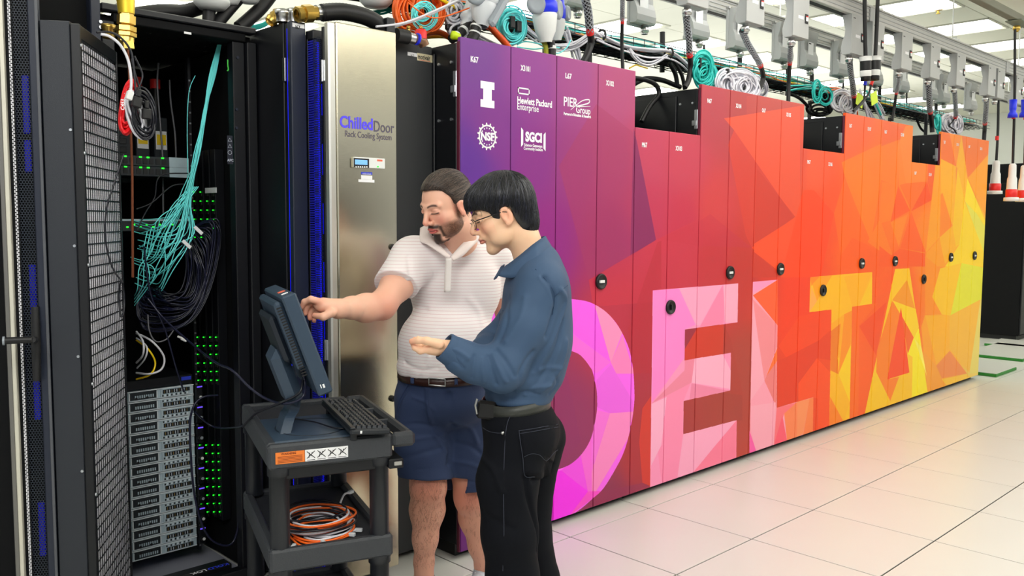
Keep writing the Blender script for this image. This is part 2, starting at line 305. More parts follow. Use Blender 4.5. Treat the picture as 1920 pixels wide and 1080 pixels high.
# ================================================================== the printed cabinet row
RX0, RW, RH = 2.444, 6.606, 2.3
CR = {1: (1000, 380, .2963), 2: (1000, 680, .2963), 3: (1180, 120, .3704), 4: (1180, 500, .3888), 5: (1400, 180, .3148), 6: (1400, 480, .3518), 7: (1640, 220, .2591), 8: (1600, 480, .2961), 0: (0, 0, 1)}
def mural():
    MW, MH = 3960, 1380
    gx = RX0+(np.arange(MW)+.5)/MW*RW; gz = (np.arange(MH)+.5)/MH*RH
    S = [(880,120,132,68,158),(880,300,112,52,160),(930,250,142,58,152),(880,1000,125,42,135),(1000,150,158,70,158),(1000,300,150,52,148),(1020,450,158,40,142),(1080,160,172,80,150),(1080,300,165,62,136),(1060,800,165,60,115),(1060,900,160,60,115),(1150,180,186,84,134),(1150,300,180,70,122),(1150,450,168,50,114),(1150,600,198,58,85),(1140,950,160,58,98),(1215,290,202,75,108),(1215,400,202,63,100),(1280,300,206,74,100),(1280,420,206,58,90),(1210,600,192,50,75),(1200,850,188,58,70),(1340,200,192,70,86),(1340,400,216,75,80),(1390,200,190,72,75),(1340,480,205,58,70),(1395,500,205,62,55),(1395,700,190,78,65),(1440,220,200,82,75),(1440,400,222,80,64),(1490,300,228,90,65),(1490,500,250,75,25),(1490,600,250,75,10),(1440,480,226,68,50),(1530,400,250,90,30),(1560,400,252,95,20),(1530,320,246,105,60),(1530,700,246,85,10),(1600,250,250,112,50),(1620,350,255,130,10),(1600,450,255,118,0),(1600,700,255,113,5),(1680,260,250,122,30),(1680,400,255,130,5),(1680,550,255,108,0),(1730,330,255,130,20),(1740,450,255,150,5),(1790,280,250,150,50),(1790,400,255,188,10),(1790,600,255,185,20),(1840,300,252,150,40),(1840,450,255,200,30),(1840,650,245,215,120)]
    num = np.zeros((MH//4+1, MW//4+1, 3)); den = np.zeros((MH//4+1, MW//4+1))
    X, Z = np.meshgrid(gx[::4] if len(gx[::4]) == MW//4+1 else np.append(gx[::4], gx[-1]), gz[::4] if len(gz[::4]) == MH//4+1 else np.append(gz[::4], gz[-1]))
    for px, py, r, g, b in S:
        w = P2W(px, py, Y=0); d = (X-w[0])**2+(Z-w[2])**2; k = 1/(d+.006)**2.0
        num += k[..., None]*np.array([r, g, b]); den += k
    low = num/den[..., None]
    iy = np.clip(np.arange(MH)/4, 0, MH//4-.001); ix = np.clip(np.arange(MW)/4, 0, MW//4-.001)
    y0 = iy.astype(int); x0 = ix.astype(int); fy = (iy-y0)[:, None, None]; fx = (ix-x0)[None, :, None]
    img = (low[y0][:, x0]*(1-fx)+low[y0][:, x0+1]*fx)*(1-fy)+(low[y0+1][:, x0]*(1-fx)+low[y0+1][:, x0+1]*fx)*fy
    def paint(pts, col, a=1.0, cr=None):
        if cr is not None:
            ox, oy, s = CR[cr]; q = [P2W(ox+x*s, oy+y*s, Y=0) for x, y in pts]; q = [(w[0], w[2]) for w in q]
        else: q = pts
        q = np.array([((x-RX0)/RW*MW, z/RH*MH) for x, z in q])
        xa, xb = max(0, int(q[:, 0].min())), min(MW, int(q[:, 0].max())+2); ya, yb = max(0, int(q[:, 1].min())), min(MH, int(q[:, 1].max())+2)
        if xa >= xb or ya >= yb: return
        xx, yy = np.meshgrid(np.arange(xa, xb)+.5, np.arange(ya, yb)+.5); ins = np.zeros(xx.shape, bool)
        for i in range(len(q)):
            x1, y1 = q[i]; x2, y2 = q[i-1]
            if y1 == y2: continue
            c = ((y1 > yy) != (y2 > yy)) & (xx < (x2-x1)*(yy-y1)/(y2-y1)+x1); ins ^= c
        sub = img[ya:yb, xa:xb]; sub[ins] = sub[ins]*(1-a)+np.array(col, float)*a
    # background facets
    for cr, pts, col, a in (
        (0,[(1048,312),(1118,195),(1190,250),(1230,450),(1104,525)],(176,62,114),.55),
        (3,[(22,325),(40,400),(135,890),(5,975)],(150,45,108),.9),
        (0,[(1104,525),(1230,450),(1310,410),(1310,560),(1112,575)],(210,62,85),.75),
        (1,[(785,250),(810,240),(810,540),(750,560),(750,1080),(640,1080),(600,800)],(196,50,72),.7),
        (3,[(145,885),(345,800),(410,760),(620,930),(340,920)],(206,55,80),.5),
        (3,[(480,275),(864,212),(864,750),(835,778),(530,335)],(242,100,64),.85),
        (3,[(530,335),(835,778),(620,930),(590,870),(500,410)],(222,75,58),.8),
        (3,[(620,930),(835,778),(864,750),(864,1080),(770,1080)],(250,95,40),.9),
        (3,[(620,930),(755,1050),(750,1080),(620,1080)],(215,70,50),.8),
        (5,[(55,0),(345,45),(345,55),(0,110),(0,0)],(202,84,76),.6),
        (5,[(60,430),(290,720),(45,880)],(215,70,50),.7),
        (5,[(290,725),(45,880),(45,930),(200,1050),(230,1000)],(250,95,45),.9),
        (5,[(340,560),(300,700),(225,1000),(225,1080),(440,1080),(520,700),(400,560)],(255,82,0),.8),
        (5,[(565,395),(800,285),(910,260),(900,540),(800,500),(740,870),(590,500),(585,480)],(255,140,0),.9),
        (5,[(585,480),(700,800),(720,870),(630,845),(560,950),(520,700)],(255,118,0),.9),
        (5,[(800,580),(900,540),(860,740),(790,760)],(255,140,10),.9),
        (5,[(720,870),(790,740),(800,750),(870,950),(790,920)],(255,140,10),.9),
        (5,[(630,845),(790,920),(870,950),(790,1080),(560,1080),(560,950)],(254,108,0),.8),
        (5,[(905,545),(950,640),(950,680),(860,750)],(250,110,0),.9),
        (7,[(62,15),(215,85),(180,160),(48,210)],(248,115,45),.9),
        (7,[(225,60),(293,60),(290,320),(380,330),(372,465),(225,478),(180,170)],(255,150,50),.95),
        (7,[(180,170),(225,478),(255,670),(175,495),(165,200)],(255,145,25),.95),
        (7,[(50,465),(165,490),(120,600),(45,700)],(255,137,5),.95),
        (7,[(170,500),(255,675),(115,755)],(253,105,0),1),
        (7,[(180,490),(225,478),(380,465),(265,680),(240,620)],(253,125,10),1),
        (7,[(380,465),(412,600),(265,680)],(252,98,0),1),
        (7,[(388,330),(440,340),(412,600),(385,470)],(250,110,15),1),
        (7,[(265,685),(370,980),(185,945)],(255,113,0),1),
        (7,[(115,760),(240,700),(175,940)],(255,147,15),1),
        (7,[(440,340),(480,335),(480,860),(470,870),(370,980)],(255,172,0),1),
        (7,[(480,300),(590,355),(575,780),(490,545),(480,600)],(255,187,0),1),
        (7,[(490,545),(563,785),(470,870),(478,560)],(255,150,0),1),
        (7,[(485,100),(540,110),(590,355),(480,300)],(250,130,40),1),
        (7,[(540,110),(625,125),(590,350)],(255,156,45),1),
        (7,[(628,130),(670,435),(650,600),(600,370),(590,355)],(255,190,0),1),
        (7,[(630,130),(828,165),(828,260),(675,435)],(250,135,40),1),
        (7,[(828,260),(825,770),(675,440)],(255,175,20),1),
        (7,[(670,440),(805,760),(800,1010),(740,850),(652,600)],(255,226,20),1),
        (7,[(655,610),(740,700),(805,800),(803,1010)],(236,226,90),1),
        (7,[(600,370),(650,590),(610,920),(575,950),(565,790)],(255,206,0),1),
        (7,[(650,605),(800,1010),(800,1080),(510,1080),(610,925)],(255,220,0),1),
        (7,[(470,870),(563,785),(590,950),(510,1060),(495,1000)],(255,190,0),1),
        (7,[(375,980),(470,875),(510,1080),(365,1080)],(255,170,0),1),
        (7,[(35,930),(120,1000),(180,950),(365,985),(365,1080),(30,1080)],(253,105,0),1),
        (8,[(455,370),(520,600),(515,850),(470,862),(430,450)],(255,175,15),1),
        (8,[(685,45),(835,75),(835,270),(615,375)],(236,230,50),1),
        (8,[(545,80),(685,45),(615,378),(560,370),(500,260)],(255,206,0),1),
        (8,[(455,0),(550,80),(500,260),(560,370),(455,370)],(255,160,5),1),
        (8,[(610,378),(805,275),(735,740),(610,590)],(252,196,60),1),
        (8,[(805,275),(840,265),(826,740),(735,745)],(240,220,120),1),
        (8,[(455,375),(610,378),(610,600),(525,690)],(255,190,5),1),
        (8,[(610,600),(525,695),(560,775),(720,745)],(248,155,80),1),
        (8,[(525,695),(560,775),(590,815),(470,862),(440,600)],(252,175,50),1),
        (8,[(560,780),(720,750),(740,765),(590,820)],(255,206,60),1),
        (6,[(210,540),(380,455),(455,380),(455,285),(280,320),(170,480)],(252,85,5),.8),
        (6,[(385,450),(455,390),(480,560),(375,545)],(240,75,10),.9),
        (6,[(210,540),(385,450),(375,545),(275,680),(275,770),(165,805),(160,560)],(238,70,15),.9),
        (6,[(375,545),(445,620),(440,900),(380,925),(380,760),(350,755),(275,775),(275,680)],(255,95,15),.9),
        (6,[(560,270),(670,255),(700,250),(600,370),(600,400),(555,470)],(255,120,0),.9),
        (6,[(600,375),(745,245),(690,530)],(250,90,0),.9),
        (6,[(555,475),(600,385),(595,850),(548,865)],(255,125,10),.9),
        (2,[(200,30),(240,190),(300,500),(130,700),(130,200)],(160,55,118),.6),
        (2,[(690,290),(745,210),(740,780),(690,760),(670,500)],(225,72,55),.85),
        (2,[(420,820),(605,780),(690,760),(740,785),(605,835),(370,920)],(165,55,100),.7),
        (4,[(268,303),(330,290),(266,400)],(165,50,75),.8),
        (4,[(330,295),(455,278),(452,422),(268,453),(266,400)],(222,70,40),.8),
        (4,[(455,278),(490,350),(545,600),(545,740),(518,740),(487,595),(490,415),(452,422)],(190,70,58),.7),
        (4,[(262,648),(445,605),(545,620),(545,740),(262,808)],(178,72,62),.6)): paint(pts, col, a, cr)
    # the letters
    th = np.linspace(0, 2*PI, 90, endpoint=False); zt = P2W(1222, 545, Y=0)[2]
    D = [P2W(1000+x*.2963, 380+y*.2963, Y=0) for x, y in ((245,610),(330,622),(400,650),(470,700),(530,770),(575,850),(610,940),(632,1060))]
    D += [P2W(1000+x*.2963, 680+y*.2963, Y=0) for x, y in ((639,160),(638,260),(618,400),(575,560),(510,690),(440,800),(370,865),(300,925),(225,972),(130,1002))]
    D = [(w[0], w[2]) for w in D]; D = [tuple(q) for q in spl([(a_, b_, 0) for a_, b_ in D], 6)[:, :2]]; xl, xi = 2.62, 2.96
    D = [(xl, D[0][1]+.012), (3.0, D[0][1]+.012)]+D+[(2.95, .02), (xl, .02)]
    I = [P2W(1000+x*.2963, 380+y*.2963, Y=0) for x, y in ((245,940),(290,960),(330,1000),(355,1035),(372,1062))]
    I += [P2W(1000+x*.2963, 680+y*.2963, Y=0) for x, y in ((388,110),(400,170),(404,240),(400,320),(375,445),(345,520),(300,585),(250,632),(200,660),(90,698))]
    I = [(w[0], w[2]) for w in I]; I = [tuple(q) for q in spl([(a_, b_, 0) for a_, b_ in I], 6)[:, :2]]; I = [(xi, I[0][1]+.02), (3.05, I[0][1]+.02)]+I+[(xi, I[-1][1]-.02)]
    hole = img.copy(); img[:] = -1; paint(D, (1, 1, 1)); mD = img[..., 0] > 0; img[:] = hole; paint(D, (255, 118, 244))
    for cr, pts, col in ((1,[(245,605),(310,615),(255,820),(240,830)],(250,110,240)),(1,[(310,615),(385,635),(490,1010),(255,830)],(252,112,242)),
        (1,[(388,645),(470,690),(565,820),(495,1000),(490,1010)],(255,160,205)),(1,[(565,840),(632,1060),(636,1082),(525,1082),(490,1010)],(255,146,205)),
        (1,[(245,830),(490,1010),(400,1080),(370,1060),(245,940)],(253,125,232)),(2,[(490,10),(635,250),(630,310),(485,320),(400,280),(400,110)],(245,115,236)),
        (2,[(485,320),(632,310),(600,480),(372,855),(345,810),(370,690)],(255,152,210)),(2,[(400,300),(485,320),(370,690),(375,440)],(252,130,226)),
        (2,[(300,585),(345,815),(370,820),(370,460)],(254,120,226)),(2,[(80,705),(180,680),(300,585),(345,815),(230,968),(120,1000),(-60,1060),(-200,900)],(255,58,246)),
        (2,[(180,685),(300,585),(345,815)],(252,92,240)),(2,[(345,815),(436,812),(370,864),(230,968)],(255,95,215))): paint(pts, col, 1, cr)
    img[~mD] = hole[~mD]
    keep = img.copy(); img[:] = -1; paint(I, (1, 1, 1)); msk = img[..., 0] > 0; img[:] = keep; img[msk] = hole[msk]
    for cr, pts, col in (
        (4,[(113,115),(525,80),(522,268),(268,303),(266,453),(490,415),(487,597),(262,648),(260,808),(518,740),(516,922),(100,1066)],(255,165,202)),
        (4,[(113,115),(240,105),(320,280),(268,303),(266,440),(107,660)],(255,150,215)),(4,[(240,105),(450,87),(340,285),(320,280)],(255,176,206)),
        (4,[(450,90),(460,180),(455,278),(340,290)],(250,150,186)),(4,[(455,88),(525,80),(522,268),(460,270)],(255,182,206)),
        (4,[(268,453),(315,443),(300,560),(107,660),(266,500)],(245,150,176)),(4,[(315,443),(450,422),(489,500),(487,590),(300,560)],(255,187,212)),
        (4,[(300,562),(480,598),(315,635),(290,640)],(245,150,182)),(4,[(107,662),(295,562),(262,648),(260,808),(232,1018),(157,1045)],(255,155,192)),
        (4,[(107,662),(180,628),(155,860),(105,960)],(255,187,216)),(4,[(260,808),(518,740),(310,990),(232,1016)],(255,180,210)),(4,[(518,740),(516,922),(310,990),(400,880)],(255,142,172)),
        (6,[(33,137),(165,127),(160,808),(356,753),(353,940),(15,1056)],(255,174,194)),(6,[(33,137),(165,127),(33,200)],(255,165,205)),(6,[(33,210),(165,127),(165,370)],(255,112,60)),
        (6,[(33,230),(165,370),(163,480),(95,665),(60,430)],(250,156,165)),(6,[(33,240),(60,430),(95,665),(22,770)],(255,182,200)),(6,[(95,665),(160,500),(160,750),(157,800)],(245,142,142)),
        (6,[(163,490),(105,640),(162,560)],(255,130,60)),(6,[(22,800),(155,780),(145,1000),(50,1042),(25,930)],(255,182,200)),(6,[(15,930),(52,1044),(15,1056)],(255,112,185)),
        (6,[(160,808),(270,780),(200,840),(145,1005)],(255,132,142)),(6,[(200,840),(270,777),(268,965),(215,985)],(255,150,100)),(6,[(270,777),(335,760),(300,950),(268,965)],(255,162,110)),
        (6,[(335,760),(356,753),(353,940),(300,955)],(255,146,85)),(6,[(190,850),(215,985),(145,1010)],(255,108,132)),
        (6,[(340,113),(669,85),(668,255),(562,270),(548,866),(440,905),(452,285),(334,300)],(255,196,0)),(6,[(340,113),(390,109),(345,160)],(255,150,20)),(6,[(345,160),(375,240),(334,300)],(255,182,92)),
        (6,[(390,109),(455,104),(375,240),(350,150)],(255,172,0)),(6,[(452,360),(520,310),(495,540),(450,560)],(255,182,0)),(6,[(520,310),(562,290),(555,470),(490,625)],(255,160,0)),
        (6,[(555,475),(550,780),(490,630)],(255,216,0)),(6,[(450,400),(500,360),(485,545),(490,630),(447,610)],(246,142,10)),(6,[(445,750),(515,880),(440,905)],(255,150,20)),(6,[(548,785),(520,877),(547,866)],(255,205,0)),
        (6,[(520,110),(669,85),(600,262),(562,270)],(255,188,0)),(6,[(669,110),(668,255),(600,265)],(255,206,0)),
        (8,[(265,82),(355,78),(470,862),(370,896),(235,942),(72,1000)],(255,206,0)),(8,[(340,150),(390,335),(245,280)],(250,166,0)),
        (8,[(245,285),(302,325),(215,782),(235,920),(145,735),(150,600)],(255,146,0)),(8,[(250,285),(395,335),(415,450),(382,515)],(255,216,0)),
        (8,[(302,370),(382,515),(345,620)],(250,116,0)),(8,[(302,325),(340,620),(355,738),(215,782),(250,590)],(255,90,0)),(8,[(415,455),(385,515),(345,620),(375,640),(370,895),(470,862)],(255,236,0)),
        (8,[(385,520),(432,580),(465,760)],(255,240,112)),(8,[(135,700),(145,735),(230,925),(72,1000)],(255,210,0)),(8,[(290,765),(355,740),(375,700),(370,895),(235,942),(235,915)],(255,206,0)),
        (8,[(215,782),(290,765),(235,915),(145,735)],(255,146,20))): paint(pts, col, 1, cr)
    buf = np.ones((MH, MW, 4), np.float32); buf[..., :3] = np.clip(img/255, 0, 1)**1.22
    im = bpy.data.images.new('mural_print', MW, MH, alpha=False); im.pixels.foreach_set(buf.ravel()); im.update(); im.pack()
    return im
mural_im = mural()
mural_m = mat('printed_vinyl_wrap', (200, 80, 80), .42, bump=.03, bscale=900, spec=.4)
_N = mural_m.node_tree.nodes; _L = mural_m.node_tree.links
_it = _N.new('ShaderNodeTexImage'); _it.image = mural_im; _it.extension = 'EXTEND'; _uv = _N.new('ShaderNodeUVMap'); _uv.uv_map = 'UVMap'
_L.new(_uv.outputs[0], _it.inputs['Vector']); _L.new(_it.outputs['Color'], _N['Principled BSDF'].inputs['Base Color'])
def map_uv(o, off=(0, 0, 0)):
    me = o.data; uv = me.uv_layers.new(name='UVMap'); M = np.array(invm(o.parent).inverted())
    co_ = np.array([v.co[:] for v in me.vertices])@M[:3, :3].T+M[:3, 3]
    for l in me.loops: uv.data[l.index].uv = ((co_[l.vertex_index, 0]-RX0)/RW, co_[l.vertex_index, 2]/RH)
def x_at(px, py, Y=0.0): return P2W(px, py, Y=Y)
letters = 'KLMNOPQRSTU'
edge_m = mat('door_edge_dark_red', (95, 25, 50), .5)
for i in range(11):
    X0 = RX0+.6*i; short = i in (2, 5, 8); H = 1.995 if short else 2.283
    colr = ['purple', 'plum purple', 'crimson', 'red', 'orange red', 'bright orange', 'orange', 'amber orange', 'amber', 'golden yellow', 'pale yellow'][i]
    t = thing('server_cabinet', (X0+.3, .5, 0), '%s %s printed cabinet marked %s67 and X31%02d%s' % ('short' if short else 'tall', colr, letters[i], i+1, ' with black box above' if short else ''), 'cabinet', 'printed server cabinets in a row')
    b = MB(); b.box((X0+.004, .03, .06), (X0+.596, 1.15, (H-.02)), black_side, .004)
    b.build('body', t)
    # recessed side panel with screws, seen where the next cabinet is shorter
    if i in (0, 3, 6, 9):
        b = MB(); b.box((X0-.006, .17, .08), (X0+.0035, 1.12, H-.05), black_side, .003); sp = b.build('side_panel', t)
        b = MB()
        for z in (H-.1, 1.94, 1.2, .5): 
            for y in (.06, .145): b.cyl((X0+.004, y, z), (X0-.003, y, z), .0065, screw_m, 8)
        b.build('screw', t)
        b = MB(); b.box((X0-.004, .022, H-.25), (X0+.003, .045, H-.14), screw_m, .002); b.box((X0-.006, .028, H-.23), (X0-.002, .06, H-.2), screw_m, .002); b.build('hinge', t)
    b = MB(); b.box((X0+.02, .06, .0), (X0+.58, 1.1, .06), black_rub); b.build('plinth', t)
    for k in range(2):
        xa, xb = X0+.3*k+.0025, X0+.3*k+.2975
        b = MB(); b.box((xa, 0.0, .037), (xb, .022, H), mural_m, .0025)
        d = b.build('door' if k else 'front_panel', t); map_uv(d)
        s = ('X31%02d' % (i+1)) if k else letters[i]+'67'
        text(s, .034, (xa+.055, -.0012, H-.098), (1, 0, 0), (0, 0, 1), white_ink, d, off=.0012, fit=.062 if k else .045)
        if k:
            hx = xa+.032; hz = 1.03 if short else 1.2
            b = MB(); b.lathe((hx, -.0005, hz), (0, -1, 0), [(.040, 0), (.041, .006), (.038, .013), (.033, .015), (.030, .008), (0, .007)], black_rub, 28)
            hd = b.build('round_handle', d)
            b = MB(); b.box((hx-.005, -.0165, hz-.014) if short else (hx-.018, -.0165, hz-.007), (hx+.005, -.007, hz+.014) if short else (hx+.018, -.007, hz+.007), white_pl if not short else black_metal, .0015)
            pass
            b.build('latch', t)
    # neighbour seam gasket
    b = MB(); b.box((X0-.0025, .005, .037), (X0+.0025, .02, H-.02), edge_m); b.build('seam_gasket', t)
# logos on the first three doors -------------------------------------------------
fp = [o for o in COL.objects if o.name.startswith('front_panel')]; dr = [o for o in COL.objects if o.name.startswith('door')]
def panel(i): return (dr if i % 2 else fp)[i//2]
def on(px, py): w = P2W(px, py, Y=-.0012); return w
def FW(p0, p1, py): return on(p1, py)[0]-on(p0, py)[0]
def flat_poly(b, pts, mt=None):
    V = [(x, -.0012, z) for x, z in pts]; b.add(V, [tuple(range(len(V)))], mt or white_ink)
# block letter I
w0, w1 = on(901, 152), on(927, 202); x0, x1, z1, z0 = w0[0], w1[0], w0[2], w1[2]; z1 = on(901, 151)[2]; z0 = on(901, 200)[2]
b = MB(); m3 = (x1-x0)/3.6; hz = (z1-z0)*.29
flat_poly(b, [(x0, z0), (x1, z0), (x1, z0+hz), (x1-m3*.7, z0+hz), (x1-m3*.7, z1-hz), (x1, z1-hz), (x1, z1), (x0, z1), (x0, z1-hz), (x0+m3*.7, z1-hz), (x0+m3*.7, z0+hz), (x0, z0+hz)])
b.build('block_letter_emblem', panel(0), normals=False)
# round gear emblem
c = on(914, 256); rr = on(914, 232)[2]-c[2]; b = MB(); n = 72
for a0 in range(n):
    a, a2 = a0*2*PI/n, (a0+1)*2*PI/n
    flat_poly(b, [(c[0]+r_*math.cos(q), c[2]+r_*math.sin(q)) for r_, q in ((rr*.80, a), (rr*.93, a), (rr*.93, a2), (rr*.80, a2))])
for a0 in range(15):
    a = a0*2*PI/15; V = []
    for r_, da in ((rr*.9, -.10), (rr*1.08, -.05), (rr*1.08, .05), (rr*.9, .10)): V.append((c[0]+r_*math.cos(a+da), c[2]+r_*math.sin(a+da)))
    flat_poly(b, V)
    if a0 % 1 == 0: flat_poly(b, [(c[0]+rr*.66*math.cos(a)+u_*rr*.05, c[2]+rr*.66*math.sin(a)+v_*rr*.05) for u_, v_ in ((-1, -1), (1, -1), (1, 1), (-1, 1))])
b.build('round_gear_emblem', panel(0), normals=False)
text('NSF', rr*.86, (c[0], -.0014, c[2]-rr*.29), (1, 0, 0), (0, 0, 1), white_ink, panel(0), 'CENTER', .0022, 1.0)
# two-line company lettering with a flat frame
a = on(971, 163); e = on(993, 177); b = MB(); t_ = .006; x0, z1 = a[0], a[2]; x1 = e[0]; z0 = z1-.030
for q in ([(x0, z0), (x1, z0), (x1, z0+t_), (x0, z0+t_)], [(x0, z1-t_), (x1, z1-t_), (x1, z1), (x0, z1)], [(x0, z0), (x0+t_, z0), (x0+t_, z1), (x0, z1)], [(x1-t_, z0), (x1, z0), (x1, z1), (x1-t_, z1)]): flat_poly(b, q)
b.build('flat_frame_emblem', panel(1), normals=False)
a = on(970, 193); text('Hewlett Packard', .042, fit=FW(970, 1035, 195), o3=(a[0], -.0012, a[2]), ux=(1, 0, 0), uy=(0, 0, 1), mt=white_ink, parent=panel(1), off=.0012, sx=.68)
a = on(970, 205); text('Enterprise', .042, fit=FW(970, 1010, 205), o3=(a[0], -.0012, a[2]), ux=(1, 0, 0), uy=(0, 0, 1), mt=white_ink, parent=panel(1), off=.0004, sx=.70)
a = on(985, 264); text('SGCI', .058, fit=FW(985, 1016, 260), o3=(a[0], -.0012, a[2]), ux=(1, 0, 0), uy=(0, 0, 1), mt=white_ink, parent=panel(1), off=.003, sx=.72)
b = MB()
for sx_, pxx in ((1, 977), (-1, 1023)):
    a = on(pxx, 257+(pxx-977)*.19); hh = .036
    flat_poly(b, [(a[0], a[2]-hh-.008), (a[0]+sx_*.014, a[2]-hh+.004), (a[0]+sx_*.014, a[2]+hh-.004), (a[0], a[2]+hh+.008)])
b.build('bracket_emblem', panel(1), normals=False)
a = on(1000, 275.5); text('Science Gateways', .019, fit=FW(983, 1017, 272), o3=(a[0], -.0012, a[2]), ux=(1, 0, 0), uy=(0, 0, 1), mt=white_ink, parent=panel(1), align='CENTER', off=.0005)
a = on(1000, 282); text('Community Institute', .019, fit=FW(982, 1018, 280), o3=(a[0], -.0012, a[2]), ux=(1, 0, 0), uy=(0, 0, 1), mt=white_ink, parent=panel(1), align='CENTER', off=.0005)
a = on(1057, 198); text('PIER', .062, fit=FW(1057, 1083, 195), o3=(a[0], -.0012, a[2]), ux=(1, 0, 0), uy=(0, 0, 1), mt=white_ink, parent=panel(2), off=.0008, sx=.72)
a = on(1080, 211); text('Group', .046, fit=FW(1081, 1108, 210), o3=(a[0], -.0012, a[2]), ux=(1, 0, 0), uy=(0, 0, 1), mt=white_ink, parent=panel(2), off=.0008, sx=.74)
a = on(1057, 215); text('Partners in Education & Research', .018, fit=FW(1057, 1108, 217), o3=(a[0], -.0012, a[2]), ux=(1, 0, 0), uy=(0, 0, 1), mt=white_ink, parent=panel(2), off=.0008, sx=.80)
b = MB(); pts = spl([on(*q) for q in ((1070, 206), (1082, 196), (1092, 189), (1104, 187), (1104, 193), (1092, 197), (1080, 200), (1100, 200), (1107, 199.5))], 5)
b.tube(pts, [.0012+.0022*math.sin(PI*k/(len(pts)-1)) for k in range(len(pts))], white_ink, 4); b.build('swoosh_emblem', panel(2))
# black shelf units above the short cabinets, a pale panel far behind
for i in (2, 5, 8):
    X0 = RX0+.6*i
    t = thing('cable_duct_box', (X0+.3, .75, 1.977), 'low black cabinet-top box behind the %s' % {2: 'purple to red step in the row', 5: 'red to orange step in the row', 8: 'orange to yellow step in the row'}[i], 'box', 'black boxes on the short cabinets')
    b = MB(); b.box((X0+.05, .55, 1.977), (X0+.57, 1.1, 2.2), black_side, .006); b.build('case', t)
    b = MB(); b.box((X0+.10, .54, 2.0), (X0+.52, .551, 2.17), dark_in, .004); b.build('recess_panel', t)
    b = MB()
    for x in (X0+.08, X0+.54):
        b.cyl((x, .552, 2.185), (x, .543, 2.185), .006, screw_m, 8)
    b.build('screw', t)
# ================================================================== steel-fronted cooling door, racks, open rack
brushed = mat('brushed_steel', (222, 214, 188), .20, 1.0, bump=.025, bscale=30, aniso=(1, 1, 60), var=.03, vscale=2)
brushed_l = mat('brushed_steel_edge', (222, 220, 212), .35, .8)
blue_led = mat('blue_led_strip', (15, 20, 255), .4, emit=1.5)
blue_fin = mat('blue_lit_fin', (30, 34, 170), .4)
green_led = mat('green_led', (30, 255, 40), .4, emit=5.0)
purple_led = mat('violet_led', (110, 80, 255), .4, emit=1.6)
screen_b = mat('lcd_blue', (120, 180, 235), .3, emit=.7)
logo_blue = mat('logo_blue', (88, 74, 245), .5); logo_grey = mat('logo_grey', (92, 84, 100), .5)
def hexes(b, o3, U, V, wu, hv, pitch, mt, t=.0012, k_=.74):
    """a sheet punched with hexagonal holes: the webs between the holes as thin quads"""
    o3 = np.array(o3, float); U = np.array(U, float); V = np.array(V, float); R = pitch/math.sqrt(3); r = R*k_
    dv = pitch*math.sqrt(3)/2; k = 0; v = dv*.5
    while v < hv:
        u = pitch*(.5 if k % 2 == 0 else 1.0)
        while u < wu-.3*pitch:
            Q = []
            for rr_ in (R*1.0, r):
                for a in range(6):
                    t_ = a*PI/3+PI/6; Q.append(o3+U*(u+rr_*math.cos(t_))+V*(v+rr_*math.sin(t_)))
            b.add(Q, [(a, (a+1) % 6, 6+(a+1) % 6, 6+a) for a in range(6)], mt)
            u += pitch
        v += dv; k += 1
YS = .02; xs0 = P2W(620, 400, Y=YS)[0]; xs1 = P2W(745, 400, Y=YS)[0]; xm = P2W(634, 400, Y=YS)[0]
YB = .183
t = thing('cooling_door', ((xs0+xs1)/2, .1, 0), 'tall brushed steel rack cooling door with blue lettering and small control display', 'cooling door')
b = MB(); b.box((xm, YS, .065), (xs1, YS+.035, 2.252), brushed, .004); steelp = b.build('steel_panel', t)
b = MB(); b.box((xs0, YS+.001, .065), (xm-.001, YS+.035, 2.25), brushed_l, .006); b.build('steel_edge_strip', t)
b = MB(); b.box((xs1+.001, .06, .065), (xs1+.012, YB, 2.22), dark_in); b.box((xs0+.03, .11, .03), (xs1, YB-.005, 2.2), dark_in); b.box((xs0, .13, 2.2), (xs1, YB, 2.235), black_metal, .003); b.build('door_body', t)
b = MB(); b.box((xs0, YS+.036, .03), (xs0+.014, YS+.052, 2.235), black_metal, .002); b.box((xs0, .172, .03), (xs0+.012, YB+.003, 2.235), black_metal, .002); b.build('side_frame', t)
b = MB(); hexes(b, (xs0-.001, YS+.052, .05), (0, 1, 0), (0, 0, 1), .060, 2.15, .0092, blue_black, k_=.62); tag(b.build('perforated_side_sheet', t, normals=False), kind='stuff')
b = MB()
for k in range(230): b.box((xs0+.001, .134, .06+k*.0093), (xs0+.02, .172, .0655+k*.0093), blue_fin)
tag(b.build('cooling_fins', t, normals=False), kind='stuff')
b = MB(); b.box((xs0+.022, .134, .06), (xs0+.028, .17, 2.19), blue_led); [b.box((xs0+.03, .09, .3+.23*i), (xs0+.036, .125, .42+.23*i), blue_led) for i in range(8)]; b.build('blue_light_strip', t)
for z in (2.07, 1.0):
    b = MB(); b.box((xs0-.004, YS+.03, z-.04), (xs0+.003, YS+.052, z+.04), screw_m, .002); b.cyl((xs0-.004, YS+.042, z-.04), (xs0-.004, YS+.042, z+.04), .004, steel, 8); b.build('hinge', t)
FWs = lambda a_, c_: P2W(c_, 245, Y=YS)[0]-P2W(a_, 245, Y=YS)[0]
for py in (463, 747):
    w = P2W(735, py, Y=YS); b = MB(); b.lathe((w[0], YS, w[2]), (0, -1, 0), [(.013, 0), (.013, .008), (.009, .013), (.007, .010), (0, .009)], black_rub, 18); b.build('lock_knob', t)
w = P2W(637, 236, Y=YS); text('Chilled', .062, (w[0], YS-.001, w[2]-.004), (1, 0, 0), (0, 0, 1), logo_blue, t, off=.0018, fit=FWs(637, 699))
w = P2W(701, 246, Y=YS); text('Door', .062, (w[0], YS-.001, w[2]-.001), (1, 0, 0), (0, 0, 1), logo_grey, t, off=.0004, fit=FWs(702, 740))
